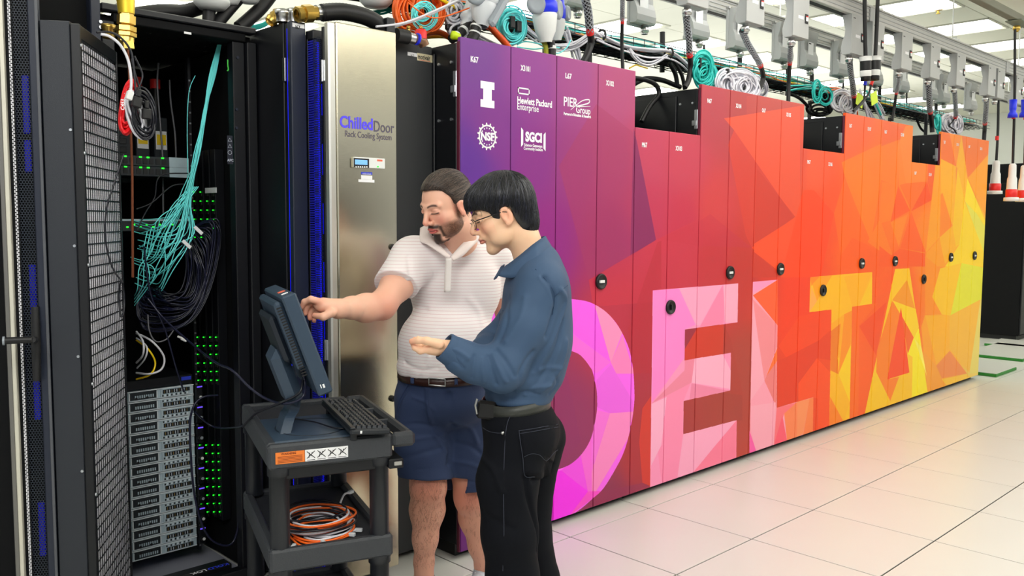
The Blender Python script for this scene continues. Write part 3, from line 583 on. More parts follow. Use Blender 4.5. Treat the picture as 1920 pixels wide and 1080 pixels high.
w = P2W(647, 255, Y=YS); text('Rack Cooling System', .034, (w[0], YS-.001, w[2]-.002), (1, 0, 0), (0, 0, 1), logo_grey, t, off=.0001, fit=FWs(647, 734))
def quad_on(px0, py0, px1, py1, Y, d, mt, bev=.001):
    a, c = P2W(px0, py0, Y=Y), P2W(px1, py1, Y=Y); b = MB(); b.box((a[0], Y-d, c[2]), (c[0], Y, a[2]), mt, bev); return b
quad_on(661, 294, 719, 317, YS, .012, white_pl, .002).build('control_display', t)
quad_on(663, 296, 692, 315, YS-.012, .001, ink).build('display_bezel', t)
quad_on(665.5, 299, 689, 309.5, YS-.0131, .0006, screen_b).build('lcd_screen', t)
b = MB()
for k in range(6): w = P2W(667.5+k*4, 313, Y=YS-.0135); b.box((w[0]-.002, YS-.0145, w[2]-.003), (w[0]+.003, YS-.013, w[2]+.003), white_pl)
b.build('display_button', t)
quad_on(707, 299, 717, 303, YS-.012, .0008, mat('orange_red_mark', (235, 110, 80), .5)).build('alarm_label', t)
quad_on(707, 311, 710, 314, YS-.012, .0008, green_led).build('status_light', t)
quad_on(677, 322, 698, 328, YS, .0008, mat('label_blue', (40, 60, 200), .5)).build('blue_sticker', t)
quad_on(677, 328.4, 698, 337, YS, .0008, paper).build('serial_sticker', t)
quad_on(672, 336, 702, 342.5, YS-.0009, .0006, paper).build('name_sticker', t)
w = P2W(679, 327.3, Y=YS); text('WATER COOLED', .009, (w[0], YS-.0018, w[2]), (1, 0, 0), (0, 0, 1), white_ink, t, sx=.6)
# dark panelled rack right of it
t = thing('server_rack', (2.29, .6, 0), 'dark grey panelled rack between steel cooling door and purple cabinet', 'rack')
b = MB(); b.box((xs1+.015, YB, .03), (2.440, .26, 2.262), mat('dark_grey_panel', (46, 48, 50), .5, bump=.15, bscale=500), .004); b.build('front_panel', t)
b = MB(); b.box((1.83, .262, .03), (2.438, 1.3, 2.24), black_side, .004); b.build('body', t)
b = MB()
for k in range(170): b.box((xs1+.0165, YB-.001, .06+k*.0128), (xs1+.0225, YB+.001, .067+k*.0128), blue_fin)
tag(b.build('edge_perforation', t, normals=False), kind='stuff')
quad_on(764, 97, 782, 107, YB, .001, paper).build('name_sticker', t)
pl = quad_on(782, 99, 811, 118, YB, .0015, mat('gold_plate', (222, 212, 176), .35, .3), .0007).build('maker_plate', t)
w = P2W(783.5, 108, Y=YB-.002); text('motivair', .028, (w[0], YB-.0022, w[2]-.004), (1, 0, 0), (0, 0, 1), ink, pl, off=.0006, sx=.72)
w = P2W(786, 111, Y=YB); b = MB(); b.box((w[0], YB-.002, w[2]-.004), (w[0]+.06, YB-.0015, w[2]-.0025), red_p); b.build('red_underline', pl)
w = P2W(767, 105, Y=YB-.002); text('J67', .016, (w[0]+.008, YB-.0016, w[2]-.002), (1, 0, 0), (0, 0, 1), ink, t)
# rack frame with the small white tag
t = thing('slim_rack', (1.775, .3, 0), 'narrow blue-black rack frame post with white I67 tag left of the blue lit mesh', 'rack')
b = MB(); b.box((1.7445, .178, .02), (1.8085, .21, 2.266), blue_black, .003); b.build('front_post', t)
b = MB(); b.box((1.7475, .212, .02), (1.80, .233, 2.262), black_metal, .002); b.build('inner_post', t)
b = MB(); b.box((1.7455, .2085, .03), (1.750, .2125, 2.24), blue_led); b.build('blue_light_slit', t)
b = MB(); b.box((1.7435, .236, .02), (1.82, 1.3, 2.268), black_side, .003); b.build('side_wall', t)
b = MB(); b.box((1.736, .215, 2.04), (1.744, .236, 2.13), steel, .002); b.build('latch', t)
quad_on(548, 42, 571, 54, .178, .0008, paper).build('name_tag', t)
w = P2W(551, 51.5, Y=.177); text('I67', .017, (w[0]+.006, .1768, w[2]-.002), (1, 0, 0), (0, 0, 1), ink, t, off=.0006)
# ------------------------------------------------------------------ the open rack
YO = .443; x0o, x1o = 1.14, 1.739
rk = thing('open_server_rack', (1.44, .9, 0), 'open black server rack with servers and teal cables, its mesh door swung out', 'rack')
def bx(name, a, c, m=black_metal, bev=.003, par=None): b = MB(); b.box(a, c, m, bev); return b.build(name, par or rk)
bx('corner_post', (1.70, YO, .0), (1.739, YO+.045, 2.215)); bx('corner_post', (1.647, YO+.02, .03), (1.697, YO+.07, 2.215), black_side)
bx('corner_post', (1.14, YO, 0), (1.185, YO+.045, 2.215)); bx('corner_post', (1.14, 1.45, 0), (1.19, 1.5, 2.215)); bx('corner_post', (1.69, 1.45, 0), (1.739, 1.5, 2.215))
bx('top_rail', (1.14, YO-.004, 2.250), (1.739, YO+.05, 2.275), black_metal, .004)
bx('top_header', (1.186, YO+.01, 2.216), (1.699, YO+.04, 2.249), dark_in); bx('bottom_rail', (1.186, YO, .0), (1.699, YO+.05, .055))
bx('side_wall', (1.700, YO+.071, .01), (1.738, 1.449, 2.215), dark_in); bx('side_wall', (1.14, YO+.071, .01), (1.16, 1.449, 2.215), dark_in); bx('back_wall', (1.161, 1.40, .01), (1.699, 1.42, 2.215), dark_in)
b = MB(); ys_ = [YO+.051, .60, .615, .70, .715, .80, .815, 1.5]
for a_, c_ in zip(ys_[::2], ys_[1::2]): b.box((1.141, a_, 2.225), (1.738, c_, 2.245), dark_in)
for a_, c_ in zip(ys_[1::2][:-1], ys_[2::2]):
    for k in range(14): b.box((1.18+k*.04, a_, 2.225), (1.18+k*.04+.024, c_, 2.245), dark_in)
b.build('slotted_roof', rk)
bx('base_plate', (1.19, YO+.08, .001), (1.69, 1.39, .012), mat('rack_floor_grey', (150, 152, 165), .5), .002)
for x in (1.186, 1.59):
    b = MB(); b.box((x, .757, .06), (x+.012, .785, 2.18), black_metal, .001)
    for k in range(46): b.box((x+.002, .754, .08+k*.0445), (x+.009, .757, .087+k*.0445), screw_m)
    b.build('mounting_rail', rk)
b = MB()
for (px, py) in ((443, 205), (443, 240), (445, 108)): w = P2W(px, py, Y=YO+.02); b.cyl((w[0], w[1], w[2]), (w[0], w[1]-.006, w[2]), .006, blue_black, 8)
b.build('screw', rk)
stick = mat('hazard_sticker_ink', (190, 196, 210), .5)
sk = quad_on(425.5, 254, 437, 308, YO+.019, .0008, mat('dark_sticker', (30, 34, 48), .5)).build('warning_sticker', rk)
b = MB(); 
for py in (262, 274): 
    c = P2W(431, py, Y=YO+.0175)
    for a in range(3):
        q = [c+np.array([.009*math.cos(g), 0, .009*math.sin(g)-.002]) for g in (PI/2+a*2*PI/3, PI/2+(a+1)*2*PI/3)]; b.tube(q, .0008, stick, 4)
c = P2W(431, 286, Y=YO+.0175); b.tube([c+np.array([.008*math.cos(g), 0, .008*math.sin(g)]) for g in np.linspace(0, 2*PI, 17)], .0008, stick, 4, smooth=False)
b.build('warning_symbol', sk); c = P2W(426.3, 300, Y=YO+.0175); text('APC', .014, c-np.array([0, 0, .005]), (1, 0, 0), (0, 0, 1), stick, sk, off=.0004)
c = P2W(352, 62, Y=YO-.005); b = MB(); b.box((c[0]-.014, YO-.0055, c[2]-.004), (c[0]+.014, YO-.0035, c[2]+.004), paper); b.build('name_sticker', rk)
# servers: sixteen one-unit sleds; two face layouts take turns
sv_g = mat('server_zinc', (190, 208, 218), .38, .15, var=.10, vscale=40); sv_d = mat('server_dark', (34, 40, 46), .5); sv_l = mat('server_light_lip', (236, 244, 250), .35, .1)
def sled(kind):
    r = thing('rack_server', (0, 0, 0), 'zinc grey one-unit server in the stack at the rack bottom', 'server', 'one-unit servers stacked at the rack bottom')
    W, Hh = .436, .0425; b = MB(); b.box((-W/2, .002, .001), (W/2, .62, Hh-.001), sv_g, .001); b.build('chassis', r, local=True)
    b = MB(); b.box((-W/2, -.004, Hh-.004), (W/2, .002, Hh-.0005), sv_l, .0008); b.box((-W/2, -.002, .0005), (W/2, .002, .003), sv_l, .0006); b.build('lip', r, local=True)
    zl = .006 if kind == 0 else .012
    # power supply bay (centre), card bay (right), vent (left)
    for xa, xb in ((-.20, -.075), (-.055, .062)):
        b = MB(); b.box((xa, -.003, .006), (xb, .0015, .036), sv_d, .001)
        b.box((xa, -.006, .006), (xa+.004, .001, .036), sv_l); b.box((xb-.004, -.006, .006), (xb, .001, .036), sv_l)
        bay = b.build('supply_bay', r, local=True)
        b = MB()
        for k in range(9): b.box((xa+.025+k*.009, -.005, .012), (xa+.030+k*.009, -.003, .024), sv_g)
        b.build('grille', bay, local=True)
        b = MB()
        for k in (0, 1): b.cyl((xa+.03+k*.045, -.006, zl if kind else .030), (xa+.03+k*.045, -.003, zl if kind else .030), .0055, ink, 10)
        tag(b.build('socket', bay, local=True), kind='stuff')
    b = MB(); b.box((.075, -.003, .004), (.205, .0015, .038), sv_g, .001); b.box((.085, -.0045, .018 if kind else .008), (.20, -.003, .034 if kind else .024), sv_d); cb_ = b.build('card_bay', r, local=True)
    b = MB()
    for k in range(10): b.box((.09+k*.0105, -.006, .020 if kind else .010), (.0925+k*.0105, -.0045, .032 if kind else .022), brass if k % 3 == 0 else sv_l)
    b.build('card_slot', cb_, local=True)
    b = MB()
    for k in range(12): b.box((.082+k*.0095, -.005, .006 if kind else .028), (.087+k*.0095, -.003, .014 if kind else .035), sv_l if k % 2 else sv_d)
    b.build('port', cb_, local=True)
    return r
sA, sB = sled(0), sled(1); bpy.context.view_layer.update()
XS = 1.362; YSV = .752; used = [0, 0]
for k in range(16):
    src = (sA, sB)[k % 2]; o = dup(src, (XS, YSV, .088+k*.0446)) if used[k % 2] else src; used[k % 2] = 1
    o.location = (XS, YSV, .088+k*.0446)
    o['label'] = ('bottom zinc grey server of the stack in the open rack' if k == 0 else 'topmost zinc grey server of the stack in the open rack' if k == 15 else 'zinc grey one-unit server, %s from the top of the stack' % ['', 'second', 'third', 'fourth', 'fifth', 'sixth', 'seventh', 'eighth', 'ninth', 'tenth', 'eleventh', 'twelfth', 'thirteenth', 'fourteenth', 'fifteenth'][15-k])
for k in range(8):
    t = thing('cable_bracket', (1.59, .75, .09+k*.0892), 'black cable bracket with round connector beside the servers, %s from the bottom' % ['first', 'second', 'third', 'fourth', 'fifth', 'sixth', 'seventh', 'eighth'][k], 'bracket', 'brackets beside the server stack')
    z = .09+k*.0892; b = MB(); b.box((1.585, .735, z+.004), (1.612, .752, z+.08), black_metal, .002); b.build('plate', t)
    b = MB(); b.cyl((1.598, .735, z+.03), (1.598, .722, z+.03), .011, black_rub, 14); b.cyl((1.598, .7225, z+.03), (1.598, .7195, z+.03), .0065, white_pl if k in (0, 1, 4, 7) else grey_pl, 12); b.build('connector', t)
    b = MB(); b.box((1.588, .7335, z+.070), (1.611, .7352, z+.075), purple_led); b.build('violet_light', t)
t = thing('blank_panel', (1.362, 1.05, .806), 'black slide-in unit lying on top of the zinc server stack', 'panel'); b = MB(); b.box((1.144, .757, .803), (1.58, 1.3, .842), black_metal, .003); b.build('case', t); b = MB(); b.box((1.53, .7545, .82), (1.572, .757, .835), mat('label_blue', (40, 60, 200), .5)); b.build('blue_handle', t)
w1 = P2W(300, 313, Y=.75)[2]
for k, (py, lb) in enumerate(((303, 'upper network switch with green lights under the teal bundle'), (322, 'lower network switch with green lights under the teal bundle'))):
    z = P2W(300, py, Y=.75)[2]; t = thing('network_switch', (1.36, .9, z-.02), lb, 'switch')
    b = MB(); b.box((1.144, .755, z-.021), (1.583, 1.15, z+.020), sv_d, .002); b.box((1.144, .750, z-.021), (1.30, .755, z+.020), sv_g, .001); b.box((1.50, .750, z-.021), (1.583, .755, z+.020), sv_g, .001); b.build('case', t)
    b = MB()
    for j in range(7): b.box((1.315+j*.026, .752, z-.012), (1.332+j*.026, .755, z+.010), ink)
    b.build('port', t)
    b = MB()
    for j in (0, 2, 3, 5): b.box((1.318+j*.03, .7505, z+.012), (1.328+j*.03, .7525, z+.017), green_led)
    b.build('status_light', t)
z = P2W(300, 420, Y=.75)[2]; t = thing('network_switch', (1.36, .9, z-.02), 'network switch half hidden where the teal cables plug in', 'switch')
b = MB(); b.box((1.144, .755, z-.03), (1.583, 1.15, z+.02), sv_d, .002); b.box((1.144, .751, z+.012), (1.583, .755, z+.02), sv_g); b.build('case', t)
b = MB()
for j in range(9): b.box((1.32+j*.026, .7525, z-.015+(j % 2)*.01), (1.328+j*.026, .755, z-.010+(j % 2)*.01), green_led)
b.build('status_light', t)
# dim gear at the back, upper part
for k, (xa, xb, za, zb, lb) in enumerate(((1.30, 1.44, 1.66, 1.98, 'dark power unit high at the back of the open rack'), (1.46, 1.52, 1.75, 1.95, 'narrow dark breaker with yellow label at the back of the open rack'), (1.54, 1.60, 1.75, 1.95, 'dark breaker with yellow label behind the teal bundle'))):
    t = thing('power_unit', ((xa+xb)/2, 1.1, za), lb, 'power unit'); b = MB(); b.box((xa, 1.0, za), (xb, 1.12, zb), sv_d, .003); b.build('case', t)
    if k:
        b = MB(); b.box((xa+.006, .998, za+.06), (xb-.006, 1.0, zb-.06), paper); b.box((xa+.010, .9965, za+.08), (xb-.010, .998, zb-.075), yellow_c); b.build('rating_label', t)
        b = MB(); b.cyl((xa+.03, 1.05, zb), (xa+.03, 1.05, zb+.13), .012, black_rub, 10); b.cyl((xa+.03, 1.05, zb+.13), (xa+.03, 1.05, zb+.17), .022, red_p, 14); b.build('red_plug', t)
    else:
        b = MB()
        for j in range(8): b.box((xa+.02, .997, za+.02+j*.036), (xb-.02, 1.0, za+.045+j*.036), black_side, .002)
        b.build('breaker', t)
# vertical power strips with green lights on the right wall
for k, px in enumerate((368, 380, 392, 403)):
    w = P2W(px, 560, X=1.655); Yc = w[1]
    t = thing('power_strip', (1.67, Yc, .15), 'vertical power strip with green outlet lights, %s from the rack door opening' % ['fourth', 'third', 'second', 'first'][k], 'power strip', 'power strips on the rack wall')
    b = MB(); b.box((1.657, Yc-.022, .2), (1.698, Yc+.022, 1.80), black_side, .002); b.build('housing', t)
    b = MB(); L_ = MB()
    for (pa, pb, n_) in ((360, 445, 6), (632, 712, 6), (832, 955, 9)):
        for j in range(n_):
            z = P2W(px, pa+(pb-pa)*j/(n_-1), X=1.655)[2]
            b.box((1.652, Yc-.015, z-.018), (1.657, Yc+.010, z-.006), ink, .001); L_.box((1.6525, Yc-.0016, z-.0015), (1.6570, Yc+.0016, z+.0020), green_led)
    tag(b.build('outlet', t), kind='stuff'); tag(L_.build('status_light', t), kind='stuff')
t = thing('name_sign', (1.62, .97, 1.6), 'white cabinet number strips on the dark rack wall above the green lights', 'sign'); b = MB(); w = P2W(394, 357, X=1.651); b.box((1.649, w[1]-.06, w[2]-.011), (1.652, w[1]+.045, w[2]+.011), paper); b.build('strip', t)
# sealing grommet on the floor with lettering
t = thing('floor_grommet', (1.44, .60, .02), 'black floor brush grommet with blue and white lettering at the rack bottom', 'grommet')
a = P2W(262, 1078, Z=.07); b = MB(); b.box((1.25, .50, .013), (1.62, .57, .075), black_rub, .01); b.build('frame', t)
text('KOLD', .030, (1.60, .506, .0755), (-1, 0, 0), (0, -1, 0), mat('grommet_blue_ink', (50, 70, 255), .5), t, off=.0008, sx=1.1); text('LOK', .030, (1.505, .506, .0755), (-1, 0, 0), (0, -1, 0), white_ink, t, off=.0008, sx=1.1)
# ------------------------------------------------------------------ cables in the open rack
def PY(L, Y): return [P2W(x, y, Y=Y if len(q) == 0 else q[0]) for x, y, *q in L]
for k in range(26):
    a = (k % 13)/12; j = rng.normal(0, .5, 6); Y0 = .60+.05*(k//13)+.02*j[0]; tail = k % 26/25
    xb = 350+ (a-.5)*44; ex = 262+rng.uniform(-8, 24); ey = 408+135*((k*7) % 26)/25
    pts = PY([(411+a*6-2+j[1]*1.5, 84, .62), (398+a*10-5+j[2]*2, 140, .61), (384+j[3]*5, 215, .60), (370+j[4]*7, 290, Y0), (352+j[1]*9+a*16-8, 370, Y0), (xb-20+j[5]*8+a*10, min(440, ey-4)+j[2]*6, Y0-.01), ((xb+ex)/2-2+j[3]*4, (min(450, ey)+ey)/2+14+j[4]*4, Y0), (ex+14, ey+10, .70), (ex-10, ey+4, .745)], .7)
    cable('teal_fiber_cable', pts, .0021, cyan, 'cyan fiber cable in the bundle falling from the rack top to the switch', 'cable', 'cyan fiber cables in the rack', n=5, k=5)
for k in range(5):
    e = 430+k*22
    cable('teal_fiber_cable', PY([(372-k*3, 350, .6), (340-k*5, 390, .6), (310-k*6, 408+k*14, .62), (262, 412+k*26, .72)], .7), .0021, cyan, 'cyan fiber cable in the bundle falling from the rack top to the switch', 'cable', 'cyan fiber cables in the rack', n=5, k=5)
cable('teal_fiber_cable', PY([(366, 142), (356, 165), (352, 200), (351, 250), (352, 330), (348, 360)], .64), .0018, cyan, 'single cyan fiber cable hanging apart left of the bundle', 'cable', n=5)
for k in range(4): cable('teal_fiber_cable', PY([(300-k*8, 410+k*8), (285-k*6, 470+k*6), (262+k*8, 500), (258+k*10, 540-k*6), (252, 555+k*6, .74)], .64), .002, cyan, 'cyan fiber cable in the bundle falling from the rack top to the switch', 'cable', 'cyan fiber cables in the rack', n=5)
blk_blue = mat('dark_blue_cable_jacket', (26, 28, 52), .3)
for k in range(46):
    a = k/45; j = rng.normal(0, 1, 8); bul = 330+82*(.25+.75*a**.8)+j[0]*3; by = 500+34*math.sin(a*5)+j[1]*8; bt = 560+55*a+j[2]*5
    pts = PY([(300+50*a+j[3]*9, 432+j[4]*6, .74), (325+48*a+j[5]*5, 428+14*(1-a)+j[6]*3, .68), (bul-4, by-45), (bul, by), (bul-12-10*a, (by+bt)/2+14), (bul-45-30*a*.6, bt-4), (290-20*a+j[7]*8, bt+2-22*(1-a), .7), (262, 560+j[1]*16, .745)], .60+.05*((k*7) % 5)/5)
    cable('network_cable', pts, .0033, blk_blue if k % 3 else black_cable, 'dark network cable in the big drooping coil in the rack', 'cable', 'dark network cables of the drooping coil', n=5, k=5)
for k, (P_, m_, r_, lb) in enumerate((
    ([(256, 625, .72), (285, 640), (307, 668), (303, 692), (280, 701), (256, 699, .72)], white_cable, .0042, 'white cable loop at left, outermost above the servers'),
    ([(256, 622, .72), (268, 640), (268, 665), (256, 680, .72)], white_cable, .0042, 'white cable loop, innermost above the servers'),
    ([(256, 634, .72), (275, 650), (272, 672), (257, 690, .72)], white_cable, .0036, 'white cable loop, middle one above the servers'),
    ([(256, 638, .72), (278, 655), (291, 680), (282, 702), (256, 711, .72)], yellow_c, .0038, 'yellow cable loop above the servers'),
    ([(277, 590), (280, 620), (292, 640), (312, 636), (326, 618)], mat('grey_cable_jacket', (110, 110, 116), .5), .003, 'thin grey cable loop hanging under the coil'),
    ([(297, 118, .9), (295, 160, .9), (301, 240, .9), (305, 300, .88), (306, 400, .85)], mat('grey_cable_jacket', (110, 110, 116), .5), .004, 'grey cable hanging in the upper rack, left one'),
    ([(318, 150, .95), (320, 190, .95), (328, 250, .95), (330, 295, .9)], mat('grey_cable_jacket', (110, 110, 116), .5), .004, 'grey cable hanging in the upper rack, right one'),
    ([(256, 392), (285, 380), (320, 350), (345, 345)], black_cable, .003, 'thin black cable slanting across the rack above the switch'),
    ([(352, 325), (300, 330), (290, 370), (272, 400), (258, 430)], black_cable, .003, 'black cable curving from switch down to the coil'),
    ([(270, 462), (282, 550), (310, 620), (330, 690), (345, 735)], blk_blue, .0038, 'long thin dark cable hanging from the coil to the servers'),
    ([(408, 741), (380, 745), (362, 765), (356, 810), (365, 930), (390, 1005), (430, 1022), (447, 985), (450, 900), (455, 800), (480, 785, .0)], blk_blue, .0045, 'long dark cable looping down beside the servers and back up'),
    ([(365, 772), (400, 800), (450, 800, .3), (480, 783, 0.0)], blk_blue, .0035, 'thin dark cable crossing from the rack towards the cart'))):
    cable('patch_cable', PY(P_, .62 if k < 10 else .5), r_, m_, lb, 'cable', n=6)
b = MB(); c = P2W(345, 636, Y=.6); M_ = Matrix.Translation(tuple(c)) @ Matrix.Rotation(.5, 4, 'Y')
t = thing('cable_plug', tuple(c), 'small white plug hanging below the dark coil', 'plug'); b.box((-.012, -.006, -.008), (.012, .006, .008), white_pl, .002, M_); b.build('housing', t)
b = MB(); b.box((-.03, -.003, -.004), (-.012, .003, .004), white_pl, .001, M_); b.build('tab', t)
for k, (px, py) in enumerate(((372, 432), (350, 458))):
    c = P2W(px, py, Y=.58); b = MB(); b.box((-.022, -.002, -.007), (.022, .002, .007), paper, .0008, Matrix.Translation(tuple(c)) @ Matrix.Rotation(.75, 4, 'Y')); tag(b.build('cable_label'), ['white cable flag, upper one on the dark coil', 'white cable flag, lower one on the dark coil'][k], 'label')
# green-yellow earth lead on the post
cable('earth_cable', PY([(427, 112), (427, 122), (428, 130), (426, 133)], YO+.012), .003, mat('earth_green', (60, 190, 60), .4), 'short green earth lead with white terminal on the rack post', 'cable')
# neighbouring rack at the far left and its slim post
t = thing('server_rack', (.8, .9, 0), 'black rack standing behind the swung-out door at the far left', 'rack')
b = MB(); b.box((.30, .47, .02), (1.134, 1.5, 2.30), dark_in, .004); b.build('body', t)
b = MB(); b.box((1.098, .425, 1.4), (1.132, .468, 2.4), blue_black, .003); pst = b.build('slim_post', t)
b = MB()
for py in (41, 51): w = P2W(188, py, Y=.424); b.cyl((w[0], .424, w[2]), (w[0], .419, w[2]), .006, screw_m, 8)
b.build('screw', pst)
# ------------------------------------------------------------------ the swung-out cooling door (frame d along the door, n across it)
th_ = math.radians(33); dd = np.array([math.sin(th_), math.cos(th_), 0]); nn = np.array([-math.cos(th_), math.sin(th_), 0]); NN = np.array([1.19, .435, 0])-.47*dd
dt = thing('mesh_cooling_door', tuple(NN), 'swung-out black cooling door with wire guard over bright coil, left of the servers', 'rack door', rz=math.atan2(dd[1], dd[0]))
def dbox(name, u0, u1, w0, w1, z0, z1, m=black_metal, bev=.003, par=None): b = MB(); b.box((u0, w0, z0), (u1, w1, z1), m, bev); return b.build(name, par or dt, local=True)
coil_w = mat('coil_fin_white', (250, 249, 255), .35, .1)
dbox('guard_frame', .0, .016, -.002, .026, .03, 2.105); dbox('guard_frame', .455, .47, .0, .02, .03, 2.105); dbox('guard_frame', .016, .455, .0, .02, 2.06, 2.105); dbox('guard_frame', .016, .455, .0, .02, .03, .06)
dbox('end_panel', .004, .03, .028, .113, .04, 2.112, mat('end_panel_charcoal', (40, 44, 52), .5, bump=.1, bscale=600), .002)
dbox('back_shell', .03, .47, .075, .113, .04, 2.1, black_metal)
b = MB()
for k in range(230): b.box((.02, .0045, .065+k*.00862), (.45, .0065, .0715+k*.00862), coil_w)
tag(b.build('coil_fins', dt, local=True, normals=False), kind='stuff')
dbox('coil_core', .018, .452, .0066, .074, .062, 2.055, mat('coil_grey', (238, 238, 250), .5), 0)
b = MB()
for k in range(18): u = .03+k*.0245; b.box((u, .0022, .06), (u+.0035, .0036, 2.062), black_metal)
for k in range(168):
    z = .065+k*.0119; thick = .0042 if k % 3 == 0 else .0018
    b.box((.016, .0010, z), (.455, .0022, z+thick), black_metal) if k % 3 == 0 else None
tag(b.build('wire_guard', dt, local=True, normals=False), kind='stuff')
for z, u in [(z, .008) for z in (.26, .62, .98, 1.36, 1.71, 2.04)]+[(z, -.003) for z in (.33, .70, 1.07, 1.42, 1.78)]:
    b = MB(); b.cyl((u, -.002, z), (u, -.006, z), .0062, screw_m, 10) if u > 0 else b.cyl((.004, .034, z), (-.001, .034, z), .0045, screw_m, 8); b.build('screw', dt, local=True)
dbox('outer_post', .0, .03, .118, .146, .0, 2.45, blue_black, .004); dbox('outer_post', -.004, .002, .116, .124, .0, 2.45, mat('post_highlight_grey', (88, 90, 96), .4), .001)
b = MB(); hexes(b, (.012, .146, .02), (0, 1, 0), (0, 0, 1), .048, 2.4, .0086, mat('perforated_sheet', (34, 42, 54), .4)); tag(b.build('perforated_sheet', dt, local=True, normals=False), kind='stuff')
dbox('inner_back', .06, .066, .13, .20, .0, 2.42, dark_in)
for z, hh in ((1.86, .09), (1.70, .05), (.98, .12), (1.30, .06), (.50, .09), (.3, .02), (1.24, .04)): dbox('blue_light', .052, .058, .166, .186, z-hh, z+hh, mat('blue_glow_lens', (14, 20, 200), .4, emit=.22), .003)
b = MB()
for k in range(205): b.box((.006, .196, .02+k*.0118), (.011, .1985, .0285+k*.0118), coil_w); b.box((.006, .2005, .026+k*.0118), (.011, .2025, .0345+k*.0118), coil_w)
tag(b.build('bright_edge_slots', dt, local=True, normals=False), kind='stuff')
dbox('dark_edge', .012, .03, .192, .214, .0, 2.45, dark_in, .001)
dbox('steel_edge', -.004, .02, .214, .226, .0, 2.45, mat('steel_edge_cream', (226, 222, 206), .4, .3), .002); dbox('steel_edge', -.002, .02, .226, .240, .0, 2.45, mat('steel_edge_grey', (128, 126, 122), .4, .5), .002)
dbox('outer_shell', .02, .5, .241, .5, .0, 2.45, dark_in, .003)
b = MB(); q0, q1, q2 = P2W(66, 637, D=2.70), P2W(60, 637, D=2.60), P2W(9, 639, D=2.57)
b.tube([q0, q1], .010, black_rub, 12); b.tube([q1, q1*.5+q2*.5, q2], [.0095, .0105, .0105], black_rub, 14); b.tube([q2, q2+(q2-q1)*.08], .013, grey_pl, 14); b.build('lever_handle', dt)
b = MB(); c0_, c1_ = P2W(58, 575, D=2.70), P2W(72, 720, D=2.70); b.tube([P2W(66, 575, D=2.71), P2W(68, 650, D=2.71), P2W(69, 715, D=2.71)], [.012, .014, .011], black_rub, 12); b.build('handle_plate', dt)
# brass couplings, copper pipe beside the door hinge
t = thing('brass_coupling', (1.1, .25, 2.0), 'large brass hose coupling on copper pipe above the mesh door', 'coupling')
def px3(L, Y): return [P2W(x, y, Y=Y) for x, y in L]
YP = .20; c = px3([(236, 0), (237, 22), (236, 30), (235, 40), (235, 62), (236, 78), (239, 92), (241, 108)], YP)
b = MB(); b.tube(px3([(226, -40), (230, -20), (236, 2), (237, 26)], YP), [.03, .03, .029, .026], mat('brass_yellow', (240, 205, 60), .35, .6), 16); b.build('elbow', t)
b = MB(); b.lathe(c[1], c[5]-c[1], [(.023, 0), (.023, .012), (.030, .014), (.030, .042), (.022, .044), (.026, .048), (.033, .05), (.033, .066), (.028, .068), (.034, .071), (.034, .083), (.026, .086), (.026, .10)], brass, 6, smooth=False); b.build('hex_nut', t)
b = MB(); b.cyl(c[4], c[6], .024, brass, 8, smooth=False); b.build('reducer', t)
b = MB(); b.tube(px3([(239, 90), (242, 120), (244, 200), (248, 330), (249, 520)], YP+.12), .0045, mat('dull_copper', (120, 66, 40), .5, .6), 12); b.build('copper_pipe', t)
t = thing('brass_coupling', (1.1, .25, 1.9), 'short brass stub behind the large coupling', 'coupling'); b = MB(); c = px3([(204, 72), (204, 58)], .30); b.lathe(c[0], c[1]-c[0], [(.020, 0), (.020, .03), (.025, .032), (.025, .045), (.0, .046)], brass, 14); b.build('stub', t)
# hanks of red, white and black power cords
def hank(name, lb, m, px0, py0, rx, ry, n_, Y, r_, tilt=0, extra=()):
    t = thing(name, tuple(P2W(px0, py0, Y=Y)), lb, 'cord bundle')
    for k in range(n_):
        j = rng.normal(0, 1, 4); P_ = []
        for a in np.arange(12)*2*PI/12:
            s_ = 1-.12*(k % 4)+.03*j[0]; P_.append(P2W(px0+rx*s_*math.cos(a)+j[1]*1.5+tilt*math.sin(a)*ry/8, py0+ry*s_*math.sin(a)+j[2]*3, Y=Y+.012*math.cos(a*2+k)+.006*(k % 3)))
        cable('cord_loop', P_, r_, m, parent=t, k=4, closed=True)
    return t
YH = .07
hr = hank('power_cord_bundle', 'hank of red power cord tied up beside the mesh door top', mat('red_cord', (235, 22, 32), .35), 240, 204, 14, 46, 18, YH+.03, .0045, -1)
hk = hank('power_cord_bundle', 'hank of black power cord with two plugs beside the mesh door top', black_cable, 268, 214, 22, 45, 20, YH-.0, .0036, 1)
hw = hank('power_cord_bundle', 'hank of white power cord between the red and black ones', white_cable, 254, 214, 15, 46, 8, YH+.01, .0036, 2)
for px, py, m_, k in ((257, 190, black_rub, 0), (275, 212, black_rub, 1)):
    c = P2W(px, py, Y=YH-.04); M_ = Matrix.Translation(tuple(c)) @ Matrix.Rotation(.25-.2*k, 4, 'Y'); b = MB(); b.box((-.014, -.01, -.02), (.014, .01, .014), m_, .003, M_); b.box((-.007, -.007, .014), (.007, .007, .04), m_, .003, M_); b.build('plug', hk)
c = P2W(243, 178, Y=YH-.04); b = MB(); b.box((-.010, -.008, -.016), (.010, .008, .012), white_pl, .002, Matrix.Translation(tuple(c)) @ Matrix.Rotation(.3, 4, 'Y')); b.build('plug', hw)
w = P2W(233, 207, Y=YH-.03); text('C453', .016, w, (.05, 0, 1), (-1, 0, .1), white_ink, hr, off=.0004)
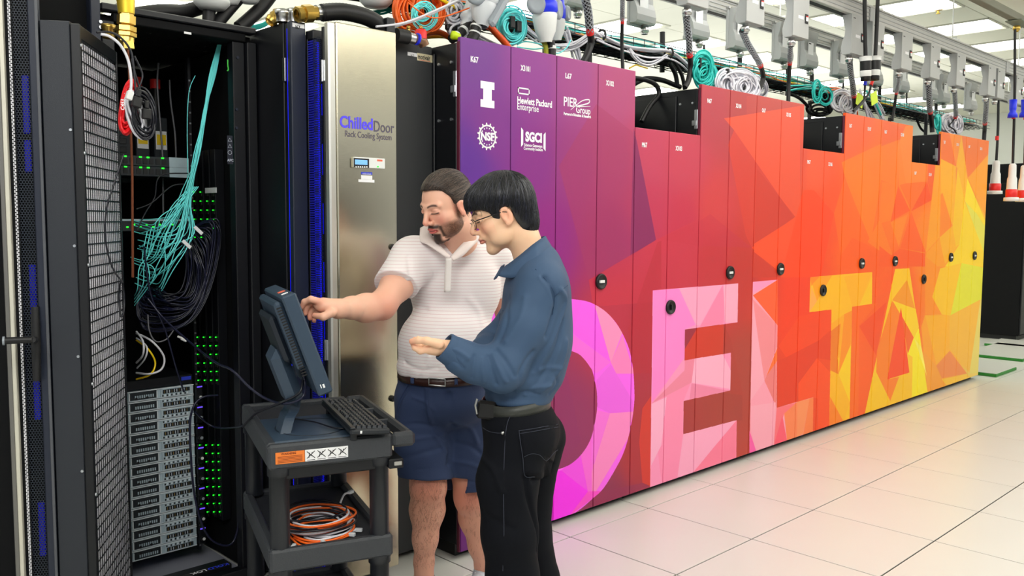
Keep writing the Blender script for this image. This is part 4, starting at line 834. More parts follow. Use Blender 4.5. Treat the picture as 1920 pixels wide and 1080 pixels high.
for P_, m_, r_, lb in (([(189, 64), (205, 68), (225, 84), (240, 112), (246, 150), (244, 180)], white_cable, .0045, 'thick white cord arching over to the hank of cords'), ([(181, 61), (205, 60), (228, 72), (246, 98), (252, 140), (256, 190)], black_cable, .0035, 'thin black cord arching over to the hank of cords'), ([(247, 110), (254, 140), (262, 165), (264, 175)], black_cable, .003, 'thin black cord dropping to the black hank'), ([(252, 105), (266, 135), (266, 150), (258, 170)], black_cable, .003, 'thin black cord looping right of the hanks'),
    ([(232, 290), (212, 350), (200, 390), (198, 450), (210, 500), (230, 530)], black_cable, .0028, 'thin black cord drooping across the mesh guard')):
    Yc = YH if lb != 'thin black cord drooping across the mesh guard' else -.02
    cable('mains_cable', px3(P_, Yc), r_, m_, lb, 'cord')
cable('mains_cable', [P2W(228+5*math.cos(a)+.5*math.sin(3*a), 560+34*math.sin(a), Y=.12+.01*math.cos(2*a)) for a in np.linspace(0, 6*PI, 40)], .0032, black_cable, 'small black cord coil hanging on the mesh guard', 'cord', k=2)
# ================================================================== busways, tap boxes, cable tray, cords above the rows
def rail(name, lb, y0, y1, x0, x1, z0=2.95):
    t = thing(name, ((x0+x1)/2, (y0+y1)/2, z0), lb, 'power rail')
    b = MB(); b.box((x0, y0, z0), (x1, y1, z0+.10), grey_rail, .004); b.build('rail_body', t)
    b = MB()
    for z in (.022, .05, .078): b.box((x0, y0-.004, z0+z), (x1, y0, z0+z+.009), grey_box, .001)
    b.box((x0, y0-.012, z0+.092), (x1, y1+.012, z0+.104), grey_rail, .002); b.build('rail_groove', t)
    b = MB(); b.box((x0, y0+.03, z0-.002), (x1, y1-.03, z0), ink); b.build('slot', t)
    for x in np.arange(max(x0, 2.0)+.4, x1, 1.8):
        b = MB(); b.cyl((x, (y0+y1)/2, z0+.10), (x, (y0+y1)/2, CEIL), .006, white_pl, 8); b.box((x-.025, y0-.006, z0+.10), (x+.025, y1+.006, z0+.125), white_pl, .003); b.lathe((x, (y0+y1)/2, CEIL), (0, 0, -1), [(.0, 0), (.025, 0), (.025, .012), (.008, .03)], white_pl, 12); b.build('hanger_rod', t)
    for x in np.arange(x0+1.1, x1, 3.0):
        b = MB(); b.box((x-.045, y0-.008, z0-.004), (x+.045, y0-.0001, z0+.108), grey_box, .003); b.build('joint_cover', t)
    return t
rail('busway_rail', 'grey overhead power rail with plain boxes above the row front', -.05, .05, 2.2, 16.5)
rail('busway_rail', 'grey overhead power rail with rounded boxes, the one farther behind', .57, .67, 2.2, 16.5)
def tapbox(far):
    r = thing('tap_box', (0, 0, 0), 'x', 'tap box', 'grey tap boxes hanging from the %s rail' % ('farther' if far else 'nearer'))
    sg = 1 if far else -1
    # front plane y=0 at the near side; wavy back for the near type, wavy front for the far type
    prof = [(0, 0), (0, -.262), (.012, -.272), (.14, -.272), (.162, -.260), (.172, -.225), (.150, -.18), (.112, -.145), (.106, -.10), (.140, -.05), (.160, 0)]
    prof = [(y*.42, z) for y, z in prof]; P_ = [((.0672-y) if far else y, z) for y, z in prof]
    b = MB(); b.prism(P_, grey_box, lambda y, z: (.006, y, z), lambda y, z: (.194, y, z))
    b.build('box_body', r, local=True)
    if far:
        b = MB(); b.box((.0, .055, -.28), (.2, .075, .0), grey_box, .004); b.box((-.006, .062, -.285), (.206, .074, -.26), grey_box, .003); b.build('back_plate', r, local=True)
        b = MB(); b.box((.045, .0055, -.19), (.125, .0077, -.085), paper); b.box((.05, .0045, -.10), (.085, .0057, -.092), ink); b.build('rating_label', r, local=True)
        b = MB(); b.box((-.004, .04, -.006), (.03, .07, .012), steel, .003); b.build('clamp', r, local=True)
        gx, gy = .13, .035
    else:
        b = MB(); b.box((.0, -.008, -.270), (.2, -.0005, .0), mat('grey_cover_plate', (172, 174, 172), .42), .003); b.build('front_cover', r, local=True)
        b = MB(); b.box((.142, -.012, -.175), (.182, -.008, -.115), ink, .002); b.box((.150, -.0155, -.160), (.174, -.012, -.130), white_pl, .001); b.box((.150, -.0158, -.135), (.174, -.0125, -.128), red_p); b.build('breaker', r, local=True)
        b = MB(); b.box((.06, -.0092, -.155), (.125, -.008, -.135), paper); b.box((.02, -.0092, -.03), (.05, -.008, -.024), ink); b.build('label_strip', r, local=True)
        gx, gy = .05, .03
    b = MB(); b.lathe((gx, gy, -.27), (0, 0, -1), [(.018, 0), (.018, .018), (.027, .02), (.027, .045), (.02, .047), (.02, .058)], steel, 10); b.build('cable_gland', r, local=True)
    return r, gx, gy
nb, ngx, ngy = tapbox(False); fb_, fgx, fgy = tapbox(True); bpy.context.view_layer.update()
ordn = ['first', 'second', 'third', 'fourth', 'fifth', 'sixth', 'seventh', 'eighth', 'ninth', 'tenth', 'eleventh', 'twelfth']
near_px = [1180, 1289, 1400, 1488, 1598, 1637, 1693, 1748, 1798, 1858, 1876, 1912]
NX = []
for k, px in enumerate(near_px):
    x = P2W(px, 60, Y=-.07)[0]; NX.append(x); o = nb if k == 0 else dup(nb, (0, 0, 0)); o.location = (x, -.06, 2.948)
    o['label'] = 'plain-faced grey tap box on the nearer rail, %s from the left' % ordn[k]
far_px = [1062, 1192, 1298, 1377, 1463, 1512, 1573, 1640, 1692, 1748, 1772, 1825]; FX = []
for k, px in enumerate(far_px):
    x = P2W(px, 90, Y=.50)[0]; FX.append(x); o = fb_ if k == 0 else dup(fb_, (0, 0, 0)); o.location = (x, .50, 2.99)
    o['label'] = 'rounded grey tap box with sticker on the farther rail, %s from the left' % ordn[k]
# braided cords from the near boxes
braid_b = mat('braid_black', (30, 30, 34), .4); braid_s = mat('braid_silver', (176, 180, 186), .35, .5)
def whip(lb, pts, kb, r=.019, n_b=7, band=red_p, tail_r=None):
    """pts run downwards; kb: the index of the point where the braid ends and the red band sits"""
    t = thing('power_whip', tuple(pts[0]), lb, 'power cord', None); k = 8
    S = spl(pts, k); i = kb*k
    b = MB(); b.tube(S[:i+1], r*.93, braid_b, 10); b.build('braided_conduit', t, normals=False)
    # helical strands
    P = S[:i+1]; seg = np.linalg.norm(np.diff(P, axis=0), axis=1); s = np.concatenate([[0], np.cumsum(seg)]); m = int(max(12, s[-1]/.006)); m = min(m, 110)
    ss = np.linspace(0, s[-1], m); Q = np.stack([np.interp(ss, s, P[:, a]) for a in range(3)], 1); Tn = np.gradient(Q, axis=0); Tn /= np.linalg.norm(Tn, axis=1)[:, None]
    A = np.cross(Tn, [.3, 1, .1]); A /= np.linalg.norm(A, axis=1)[:, None]; B = np.cross(Tn, A); b = MB()
    for sg in (1, -1):
        for h in range(6):
            ph = h*PI/3+sg*ss/r*.8; b.tube(Q+r*(np.cos(ph)[:, None]*A+np.sin(ph)[:, None]*B), .0030, braid_s, 3, cap=False)
    tag(b.build('braid_strands', t, normals=False), kind='stuff')
    b = MB(); d = (S[i]-S[i-1]); d /= np.linalg.norm(d); b.cyl(S[i]-d*.018, S[i]+d*.018, r*1.08, band, 12); b.build('colour_band', t)
    b = MB(); b.tube(S[i:], r*.95 if tail_r is None else tail_r, black_rub, 10); b.build('cord', t)
    return t
def pp(L, Y): return [P2W(x, y, Y=Y) for x, y in L]
W_ = [('thick braided cord dropping left of the fourth purple door', [(1093, -25), (1098, 0), (1103, 25), (1106, 58), (1108, 80), (1099, 106), (1090, 122)], 3, .019),
      ('thin braided cord dropping behind the last purple door', [(1166, -20), (1167, 0), (1167, 20), (1167, 38), (1166, 80), (1168, 135)], 3, .010),
      ('braided cord from the second near box, bending over the black box', [(1286, 22), (1288, 45), (1292, 75), (1293, 101), (1295, 125), (1291, 150), (1284, 164)], 3, .017),
      ('braided cord from the third near box, bowing right behind the red doors', [(1391, 57), (1401, 80), (1416, 105), (1425, 121), (1431, 145), (1424, 165), (1411, 178)], 3, .017),
      ('thin braided cord from the fourth near box', [(1483, 73), (1482, 90), (1481, 105), (1481, 117), (1479, 150), (1478, 192)], 3, .014),
      ('braided cord from the fifth near box', [(1593, 112), (1595, 135), (1599, 160), (1601, 178), (1603, 195), (1604, 206)], 3, .018),
      ('thin braided cord from the seventh near box', [(1686, 135), (1685, 150), (1683, 163), (1681, 173), (1677, 200), (1673, 226)], 3, .012),
      ('braided cord from the eighth near box', [(1741, 157), (1742, 180), (1743, 198), (1744, 209), (1747, 232), (1748, 248)], 3, .021),
      ('braided cord from the ninth near box with short hook', [(1790, 172), (1791, 190), (1792, 205), (1792, 218), (1785, 229), (1780, 236), (1789, 243), (1793, 250)], 3, .017),
      ('braided cord near the end of the row, left one', [(1850, 186), (1849, 200), (1848, 215), (1847, 230), (1846, 245), (1845, 262)], 3, .020)]
for lb, L, kb, r in W_: whip(lb, [P2W(x, y, Y=-.02+.14*min(1, i_/(kb+1.0))) for i_, (x, y) in enumerate(L)], kb, r, tail_r=.006 if 'hook' in lb else None)
for k, px in enumerate((1247, 1325, 1392, 1477, 1524, 1583, 1651, 1702, 1757)):
    c = [P2W(px-5 if k < 3 else px-2, y, Y=.585) for y in (([60, 84, 104, 122, 130, 143, 158, 172, 186])[k], ([100, 112, 130, 150, 152, 165, 190, 190, 205])[k])]
    cable('hanging_cable', c+[c[-1]-np.array([0, 0, .12])], .017 if k % 2 == 0 else .008, black_rub, 'black cord below the %s rounded tap box of the farther rail' % ordn[k], 'cord', n=8)
# wire basket tray and the cables lying in it
tray = thing('cable_tray', (6, .45, 2.5), 'long black wire basket tray full of coloured cables above the cabinets', 'cable tray')
TX0, TX1, TY0, TY1, TZ = 2.5, 10.0, .30, .60, 2.49
b = MB()
for y, z in [(TY0, TZ+.03), (TY0, TZ+.062), (TY1, TZ+.03), (TY1, TZ+.062)]+[(TY0+.05*i, TZ) for i in range(7)]: b.cyl((TX0, y, z), (TX1, y, z), .0028, black_metal, 5)
b.build('long_wire', tray, normals=False)
rm = None
for i in range(75):
    x = TX0+.1*i
    if rm is None:
        b = MB(); b.tube([(0, TY0, TZ+.064), (0, TY0, TZ+.002), (0, TY1, TZ+.002), (0, TY1, TZ+.064)], .0028, black_metal, 5, smooth=False); rm = b.build('wire_rung', tray, local=True, normals=False); rm.location = (x-6, -.45, -2.5)
    else: c = rm.copy(); COL.objects.link(c); c.parent = tray; c.location = (x-6, -.45, -2.5)
for i in range(5):
    x = 3.6+1.55*i
    for s_ in (-1, 1):
        b = MB(); b.box((x-.012, .45+s_*.165-.012, 2.24), (x+.012, .45+s_*.165+.012, TZ-.003), black_metal, .002); b.box((x-.05, .45+s_*.165-.02, 2.236), (x+.05, .45+s_*.165+.02, 2.244), black_metal, .002); b.build('stand_leg', tray)
cols = [('teal', teal, 26, .0048), ('cyan', cyan, 9, .004), ('yellow', yellow_c, 9, .005), ('orange', orange_c, 5, .004), ('white', white_cable, 8, .005), ('black', black_cable, 14, .008)]
for nm, m_, n_, r_ in cols:
    for k in range(n_):
        y0 = TY0+.02+rng.uniform(0, .26); z0 = TZ+.006+(rng.uniform(.0, .02) if nm == 'black' else rng.uniform(.012, .055)); P_ = []
        for x in np.arange(TX0-.4, TX1-.2, .28): P_.append((x+rng.uniform(-.03, .03), np.clip(y0+rng.normal(0, .022), TY0+.012, TY1-.012), max(TZ+.008, z0+rng.normal(0, .006))))
        cable('tray_cable', P_, r_, m_, '%s cable lying lengthwise in the wire basket tray' % nm, 'cable', '%s cables in the tray' % nm, n=5, k=3)
# loose bundles and hanks over the row
def strands(n_, L, Y, r_, m_, lb, grp, spread=.02, k=5, fan=None):
    for i in range(n_):
        o = rng.normal(0, spread, 3); P_ = []
        for q, (x, y) in enumerate(L):
            g = (1 if fan is None else fan[q]); P_.append(P2W(x, y, Y=Y+o[1]*g)+np.array([o[0]*g, 0, o[2]*g])+rng.normal(0, spread*.25, 3)*g)
        cable('loose_cable', P_, r_, m_, lb, 'cable', grp, n=5, k=k)
strands(7, [(905, 30), (950, 20), (990, 62), (1030, 84), (1075, 82), (1110, 62), (1128, 66)], .2, .005, white_cable, 'white cable in the loose loops above the first doors', 'white loops above the first doors', .018)
strands(7, [(1120, 66), (1150, 82), (1178, 92), (1215, 97), (1252, 100), (1282, 118), (1312, 150), (1340, 168)], .18, .0055, white_cable, 'white cable in the bundle running along the tray front', 'white bundle along the tray', .013)
strands(4, [(1180, 88), (1190, 102), (1205, 116), (1225, 116), (1252, 101)], .17, .005, white_cable, 'white cable sagging below the tray between two ties', 'white cables sagging below the tray', .010)
strands(9, [(1062, 60), (1072, 84), (1080, 98), (1086, 118)], .22, .0055, white_cable, 'white cable dropping behind the third purple door', 'white cables dropping behind the third door', .016)
strands(10, [(875, 40), (890, 70), (915, 85), (950, 95), (975, 100)], .22, .0055, white_cable, 'white cable lying on the cabinet top behind the first door', 'white cables on the first cabinet top', .02)
strands(8, [(1612, 168), (1618, 185), (1626, 202), (1634, 222)], .2, .006, white_cable, 'white cable fanning down behind the orange doors', 'white cables fanning down', .018, fan=[.3, .7, 1.2, 1.8])
strands(8, [(1628, 172), (1640, 190), (1650, 205), (1658, 222)], .2, .006, white_cable, 'white cable fanning down behind the orange doors', 'white cables fanning down', .018, fan=[.3, .7, 1.2, 1.8])
strands(3, [(1625, 170), (1640, 190), (1652, 214)], .16, .006, teal, 'teal cable fanning down behind the orange doors', 'teal cables fanning down', .01)
strands(3, [(1478, 168), (1530, 165), (1565, 172), (1600, 188)], .25, .006, teal, 'teal cable sweeping over the tray beyond the red doors', 'teal cables sweeping over the tray', .02)
strands(3, [(1550, 168), (1580, 172), (1600, 195), (1606, 210)], .2, .006, orange_c, 'orange cable looping over beyond the black box', 'orange cables looping over', .015)
def coil(name, lb, cat, m_, L, n_, r_, Y, dz=.02, closed=True, ties=()):
    """L: ellipses (cx, cy, rx, ry) in the photo, turned into loops at plane Y"""
    c = P2W(L[0][0], L[0][1], Y=Y); t = thing(name, tuple(c), lb, cat)
    for i in range(n_):
        cx, cy, rx, ry = L[i % len(L)]; s_ = 1-.6*rng.random()**1.2; j = rng.normal(0, 1, 4); P_ = []
        a0 = rng.uniform(0, 6)
        for a in np.arange(14)*2*PI/14: P_.append(P2W(cx+rx*s_*math.cos(a)+j[0]*rx*.06, cy+ry*s_*math.sin(a)+j[1]*ry*.05, Y=Y+dz*math.sin(a+a0)+.004*(i % 5)))
        cable('loop', P_, r_, m_, parent=t, k=4, n=5, closed=True)
    for px, py, w_, h_, m2 in ties:
        q = P2W(px, py, Y=Y-.025); b = MB(); b.box((q[0]-w_, q[1]-.012, q[2]-h_), (q[0]+w_, q[1]+.012, q[2]+h_), m2, .004); b.build('tie', t)
    return t
coil('cable_coil', 'big orange fiber coil above the dark rack, with cyan loops inside', 'cable coil', orange_c, [(784, 18, 46, 48), (796, 10, 42, 52), (760, 20, 22, 44), (806, 14, 30, 44)], 30, .0055, .24, .03)
coil('cable_coil', 'thin cyan fiber coil inside the big orange coil', 'cable coil', cyan, [(796, 30, 24, 28), (790, 24, 22, 20)], 14, .0022, .17, .02)
coil('cable_coil', 'cyan fiber coil with black straps above the second purple door', 'cable coil', cyan, [(958, 48, 28, 36), (962, 52, 26, 32)], 22, .0040, .14, .025, ties=((960, 42, .014, .028, black_rub), (972, 50, .014, .026, black_rub)))
coil('cable_coil', 'teal fiber coil hanging by the tray above the black box', 'cable coil', teal, [(1318, 128, 20, 32), (1324, 142, 22, 28)], 36, .0050, .12, .03, ties=((1312, 118, .006, .03, black_rub),))
coil('cable_coil', 'white cable coil lying above the crimson doors', 'cable coil', white_cable, [(1362, 156, 22, 28), (1386, 160, 34, 28), (1402, 166, 26, 24)], 52, .0062, .12, .04, ties=((1364, 135, .008, .02, black_rub),))
coil('cable_coil', 'white cable coil half hidden by the bowed braided cord', 'cable coil', white_cable, [(1418, 160, 14, 22), (1428, 165, 12, 18)], 12, .0062, .25, .04)
coil('cable_coil', 'small teal coil hanging from the tray beyond the red doors', 'cable coil', teal, [(1532, 172, 9, 22), (1548, 180, 14, 18)], 14, .005, .16, .03)
coil('cable_coil', 'white cable coil beyond the black box near the orange doors', 'cable coil', white_cable, [(1578, 190, 22, 22), (1592, 196, 18, 24)], 34, .0058, .18, .04)
coil('cable_coil', 'white cable coil near the end of the row behind the golden doors', 'cable coil', white_cable, [(1776, 232, 14, 20), (1786, 232, 18, 20), (1796, 236, 10, 16)], 34, .0075, .18, .04)
coil('cable_coil', 'teal coil beside the white one near the end of the row', 'cable coil', teal, [(1756, 228, 5, 20), (1760, 232, 4, 18)], 8, .008, .14, .03)
coil('cable_coil', 'black cable coil on the black box beyond the red doors', 'cable coil', black_rub, [(1535, 204, 24, 14), (1540, 210, 20, 8)], 7, .009, .45, .05)
coil('cable_coil', 'white cable coil with grey sleeves above the dark rack', 'cable coil', white_cable, [(852, 20, 18, 24), (862, 44, 24, 28), (868, 58, 26, 18)], 40, .0058, .22, .04, ties=((858, 22, .01, .03, black_rub), (846, 52, .03, .012, black_rub)))
for P_, m_, r_, lb, Y in (
    ([(705, 50), (760, 42), (820, 18), (870, -5)], white_cable, .0045, 'white cable crossing over the orange coil, lower one', .10),
    ([(735, 52), (800, 30), (850, 6), (880, -8)], white_cable, .005, 'white cable crossing over the orange coil, upper one', .12),
    ([(745, 55), (775, 20), (800, -10)], yellow_c, .006, 'yellow cable slanting behind the orange coil', .3),
    ([(812, -10), (850, 12), (880, 28)], yellow_c, .008, 'thick yellow cable slanting above the white coil', .2),
    ([(790, 70), (830, 68), (860, 76)], yellow_c, .010, 'thick yellow cable lying behind the red valve', .35),
    ([(765, 5), (800, 30), (830, 32), (880, 15)], orange_c, .003, 'thin orange cable crossing the coils', .10),
    ([(915, 45), (930, 62), (945, 78), (955, 92)], mat('deep_orange', (240, 90, 30), .4), .016, 'fat orange bundle slanting beside the strapped cyan coil', .12),
    ([(900, 48), (925, 58), (940, 72), (962, 84)], orange_c, .007, 'orange cable beside the fat orange bundle', .16),
    ([(780, 66), (820, 60), (842, 70)], orange_c, .014, 'fat orange cable on the dark rack top', .3),
    ([(970, 84), (985, 78), (1010, 82), (1050, 90)], cyan, .003, 'thin cyan cable curving over the second door', .15),
    ([(970, 88), (1000, 92), (1030, 90), (1045, 100), (1062, 90), (1070, 75)], cyan, .003, 'thin cyan cable dipping over the second door', .13),
    ([(1182, 40+105), (1210, 150), (1230, 160), (1235, 178), (1218, 200), (1203, 228)], black_rub, .014, 'thick black cable arching out over the short crimson door', .30),
    ([(1188, 158), (1210, 148), (1240, 150), (1262, 158), (1275, 163)], black_rub, .016, 'thick black cable arching behind the short crimson door', .42),
    ([(1180, 128), (1192, 122), (1200, 124), (1214, 128)], yellow_c, .004, 'thin yellow cable hanging below the tray', .3),
    ([(1255, 118), (1266, 138), (1270, 160)], black_rub, .014, 'black cable dropping between tray and black box, left one', .35),
    ([(1262, 112), (1278, 140), (1284, 168)], black_rub, .012, 'black cable dropping between tray and black box, right one', .38),
    ([(1480, 175), (1500, 185), (1515, 200)], black_rub, .012, 'black cable dropping behind the orange red door, left one', .35),
    ([(1545, 180), (1552, 198), (1556, 212)], black_rub, .012, 'black cable dropping behind the orange red door, right one', .35),
    ([(1718, 222), (1726, 240), (1735, 248)], black_rub, .010, 'black cable dropping near the last black box', .35)):
    cable('loose_cable', pp(P_, Y), r_, m_, lb, 'cable', n=8)
for k in range(9): cable('loose_cable', pp([(690+rng.uniform(-20, 10), 30+rng.uniform(-6, 8)), (720, 20+rng.uniform(-5, 8)), (750+rng.uniform(-5, 5), 8+rng.uniform(-6, 8)), (790, -10)], .55), .004, teal, 'teal cable sweeping up from the hose to the coils', 'cable', 'teal cables sweeping up', n=5)
for k in range(8): cable('loose_cable', pp([(455, 55+rng.uniform(-4, 6)), (490, 47+rng.uniform(-3, 5)), (515, 36+rng.uniform(-5, 5)), (560, 30), (700, 30+rng.uniform(-8, 8))], .9), .005, teal, 'teal cable running behind the steel pipe caps', 'cable', 'teal cables behind the caps', n=5)
for k in range(10): cable('loose_cable', pp([(830+rng.uniform(-10, 10), -5+rng.uniform(-8, 8)), (890, 15+rng.uniform(-8, 8)), (960, 38+rng.uniform(-14, 6)), (1040, 62+rng.uniform(-8, 8)), (1100, 70+rng.uniform(-6, 6))], .38), .0042, [teal, cyan, yellow_c, white_cable, orange_c][k % 5], 'coloured cable in the run leading onto the tray', 'cable', 'cables leading onto the tray', n=5)
# cable ties
for px, py, Y, lb in ((1127, 67, .19, 'black tie on the white bundle, left one'), (1254, 100, .17, 'black tie on the white bundle, right one')):
    c = P2W(px, py, Y=Y); b = MB(); b.tube([c+np.array([.004*math.sin(a), .03*math.cos(a), .03*math.sin(a)]) for a in np.arange(14)*2*PI/14], .007, black_rub, 6, closed=True); tag(b.build('cable_tie'), lb, 'cable tie')
# lime tags with two plug-ended black cords
lime = mat('lime_tag', (214, 240, 30), .5)
for k, (px, py, a) in enumerate(((1612, 188, .25), (1639, 184, -.35))):
    c = P2W(px, py, Y=.0); b = MB(); b.box((-.055, -.0015, -.045), (.055, .0015, .045), lime, .001, Matrix.Translation(tuple(c)) @ Matrix.Rotation(a, 4, 'Y')); tag(b.build('cord_tag'), ['lime yellow paper tag, left one below the plugs', 'lime yellow paper tag, right one below the plugs'][k], 'tag')
for k, (L, bc) in enumerate((([(1621, -10), (1622, 60), (1623, 106)], (1623, mat('blue_band', (30, 50, 230), .4), 0)), ([(1646, -10), (1644, 50), (1641, 108)], (1637, red_p, 1)))):
    t = thing('hanging_connector', tuple(P2W(L[-1][0], L[-1][1], Y=-.12)), ['black cord with white banded connector and blue ring, left one', 'black cord with white banded connector and red ring, right one'][k], 'connector'); Y = -.12
    b = MB(); b.tube(spl(pp(L, Y), 6), .014, black_rub, 10); b.build('cord', t)
    a = P2W(L[-1][0], 105, Y=Y); e = P2W(L[-1][0]-2*k, 150, Y=Y); ax = e-a; ln = np.linalg.norm(ax)
    b = MB(); b.lathe(a, ax, [(.014, 0), (.042, .004), (.042, .035)], white_pl, 16); b.build('collar', t)
    b = MB(); b.lathe(a, ax, [(.038, .035), (.038, .095), (.034, .14), (.034, .17), (.014, ln)], black_rub, 16); b.build('body', t)
    b = MB(); b.lathe(a, ax, [(.039, .10), (.040, .102), (.037, .138), (.036, .14)], white_pl, 16); b.build('white_band', t)
    q = pp([(bc[0], 150), (bc[0]-1-k*3, 160), (bc[0]-2-k*6, 175), (1618 if k == 0 else 1612, 192 if k == 0 else 196), (1600, 208)], Y+.08)
    b = MB(); b.tube(spl(q, 5), .008, black_rub, 8); b.build('tail_cord', t); b = MB(); b.cyl(q[0]+(q[1]-q[0])*.3, q[1], .012, bc[1], 10); b.build('colour_ring', t)
# industrial connectors over the first doors
blue_pl = mat('industrial_blue_plastic', (20, 45, 235), .4)
def big_conn(lb, px, Y, tx, y0, y1, y2, body, cone, dark=grey_pl, sc=1.0, tilt=0):
    a = P2W(px, y0, Y=Y); m_ = P2W((px+tx)/2, y1, Y=Y); e = P2W(tx, y2, Y=Y); t = thing('industrial_connector', tuple(e), lb, 'connector')
    ax = m_-a; l1 = np.linalg.norm(ax); b = MB(); b.lathe(a, ax, [(.0, 0), (.055*sc, 0), (.058*sc, l1*.55), (.064*sc, l1*.6), (.064*sc, l1*.92), (.054*sc, l1)], body, 20); b.build('coupler_body', t)
    ax2 = e-m_; l2 = np.linalg.norm(ax2); b = MB(); b.lathe(m_, ax2, [(.056*sc, -.004), (.060*sc, .005), (.058*sc, l2*.2), (.050*sc, l2*.6), (.034*sc, l2*.85), (.028*sc, l2)], cone, 20)
    b.build('grip', t)
    for s_ in (-1, 1):
        c = a+ax*.75+np.array([s_*.07*sc, -.012, 0]); b = MB(); b.lathe(c, (s_*.5, -1, 0), [(.0, 0), (.045*sc, 0), (.048*sc, .012), (.04*sc, .024), (.028*sc, .02), (0, .02)], dark, 20); b.build('hinged_cap', t)
    return t, e
t, e = big_conn('blue and white industrial connector hanging above the third door', 1018, .06, 1024, -25, 27, 80, blue_pl, white_pl)
b = MB(); b.tube(pp([(1020, 78), (1024, 88), (1026, 106)], .08), .014, mat('olive_sleeve', (190, 190, 60), .5), 10); b.build('olive_cord', t)
b = MB(); S = pp([(1032, 76), (1035, 92), (1035, 108)], .06); b.tube(S, .019, black_rub, 10); b.build('cord', t); b = MB(); b.tube([S[1]-np.array([0, 0, -.015]), S[1]-np.array([0, 0, .0])], .0205, white_pl, 10); b.build('white_ring', t)
t, e = big_conn('second blue industrial connector partly behind the first', 1040, .18, 1044, -25, 38, 76, blue_pl, white_pl, sc=.8)
t, e = big_conn('white and grey industrial connector above the first purple door', 915, .06, 903, -45, 10, 50, mat('connector_white', (214, 218, 222), .4), mat('connector_white', (214, 218, 222), .4))
for k, L in enumerate(([(898, 38), (892, 52), (890, 64), (880, 82)], [(882, 40), (868, 58), (856, 68), (846, 74)])):
    S = spl(pp(L, .08+.06*k), 5); b = MB(); b.tube(S, .024-.004*k, black_rub, 12); b.build('cord', t)
    for q in (4, 9): b = MB(); b.tube([S[q], S[q+1]], .0265-.004*k, white_pl, 12); b.build('white_ring', t)
t2 = thing('industrial_connector', tuple(P2W(880, 20, Y=.15)), 'ribbed white connector tilted behind the first purple door', 'connector'); a = P2W(905, -20, Y=.15); e = P2W(872, 52, Y=.15); ax = e-a; l1 = np.linalg.norm(ax)
b = MB(); b.lathe(a, ax, [(.045, i*l1/24+ (0 if i % 2 else .002)) if i % 2 else (.041, i*l1/24) for i in range(20)]+[(.03, l1*.85), (.024, l1)], mat('connector_white', (214, 218, 222), .4), 18); b.build('ribbed_body', t2)
b = MB(); c = P2W(935, 20, Y=.0); b.box((-.02, -.015, -.085), (.02, .015, .085), grey_pl, .01, Matrix.Translation(tuple(c)) @ Matrix.Rotation(.6, 4, 'Y')); b.build('release_lever', t2)
b = MB(); c = P2W(846, 65, Y=.12); b.lathe(c, (1, -.4, -.2), [(.0, 0), (.016, 0), (.02, .01), (.014, .04)], lime, 12); b.build('lime_gland', t2)
# brown copper pipe with red valve on the dark rack top
bronze = mat('bronze_fitting', (140, 105, 80), .45, .6)
t = thing('pipe_valve', tuple(P2W(780, 72, Y=.2)), 'brown pipe with red valve and brass caps lying on the dark rack', 'valve')
b = MB(); b.tube(pp([(742, 66), (764, 70)], .12), .030, black_rub, 14); b.build('pipe_sleeve', t); b = MB(); b.tube(pp([(763, 70), (775, 73)], .12), .024, steel, 14); b.build('steel_collar', t)
b = MB(); b.tube(pp([(774, 73), (782, 74), (792, 77), (796, 86)], .12), [.021, .024, .024, .022], bronze, 14); b.build('elbow', t)
b = MB(); c = P2W(789, 69, Y=.12); b.lathe(c, (0, 0, 1), [(.026, -.01), (.026, .022), (.02, .03), (.006, .03)], red_p, 14); b.build('red_collar', t)
for px in (766, 789): c = P2W(px, 62, Y=.12); b = MB(); b.lathe(c, (0, 0, 1), [(.012, -.01), (.012, .006), (.008, .008), (.008, .018), (.010, .019), (.007, .03), (0, .031)], brass, 10); b.build('brass_cap', t); 
c = P2W(781, 73, Y=.11); b = MB(); b.tube([c+np.array([0, 0, 0]), c+np.array([.007, 0, -.001])], .0255, mat('blue_band', (30, 50, 230), .4), 14); b.build('blue_ring', t)
t = thing('pipe_block', tuple(P2W(729, 45, Y=.2)), 'small black square block standing at the steel door top', 'block'); a, c = P2W(721, 33, Y=.12), P2W(736, 55, Y=.12); b = MB(); b.box((a[0], .10, 2.24), (c[0], .16, a[2]), black_metal, .004); b.build('block', t)
# steel caps, brass coupling and the ribbed black hose
for k, (px, w_) in enumerate(((531, .030), (551, .022))):
    c = P2W(px, 40, Y=.26-.03*k); t = thing('pipe_stub', tuple(c), ['wide steel pipe cap on the rack top left of the brass coupling', 'narrow steel pipe cap beside the brass coupling'][k], 'pipe cap'); zt_ = P2W(px, 19-2*k, Y=.26-.03*k)[2]
    b = MB(); b.lathe((c[0], c[1], 2.272), (0, 0, 1), [(w_, 0), (w_, (zt_-2.272)*.55), (w_*1.08, (zt_-2.272)*.6), (w_*1.08, zt_-2.272), (0, zt_-2.270)], steel, 20); b.build('cap', t)
t = thing('hose_coupling', tuple(P2W(576, 28, Y=.18)), 'brass coupling with ribbed black hose arching over the steel door', 'hose'); S = pp([(556, 27), (596, 24)], .16); ax = S[1]-S[0]; ln = np.linalg.norm(ax)
b = MB(); b.lathe(S[0], ax, [(.02, 0), (.030, .001), (.030, ln*.2), (.024, ln*.22), (.024, ln*.3), (.034, ln*.32), (.034, ln*.7), (.026, ln*.72), (.026, ln)], brass, 8, smooth=False); b.build('brass_nut', t)
b = MB(); b.tube(pp([(592, 24), (605, 24)], .16), .029, steel, 18); b.build('steel_collar', t)
b = MB(); Sh = spl(pp([(603, 24), (640, 22), (680, 30), (705, 42), (716, 58)], .15), 14); b.tube(Sh, [.033+.0012*(i % 2) for i in range(len(Sh))], black_rub, 18); b.build('hose', t)
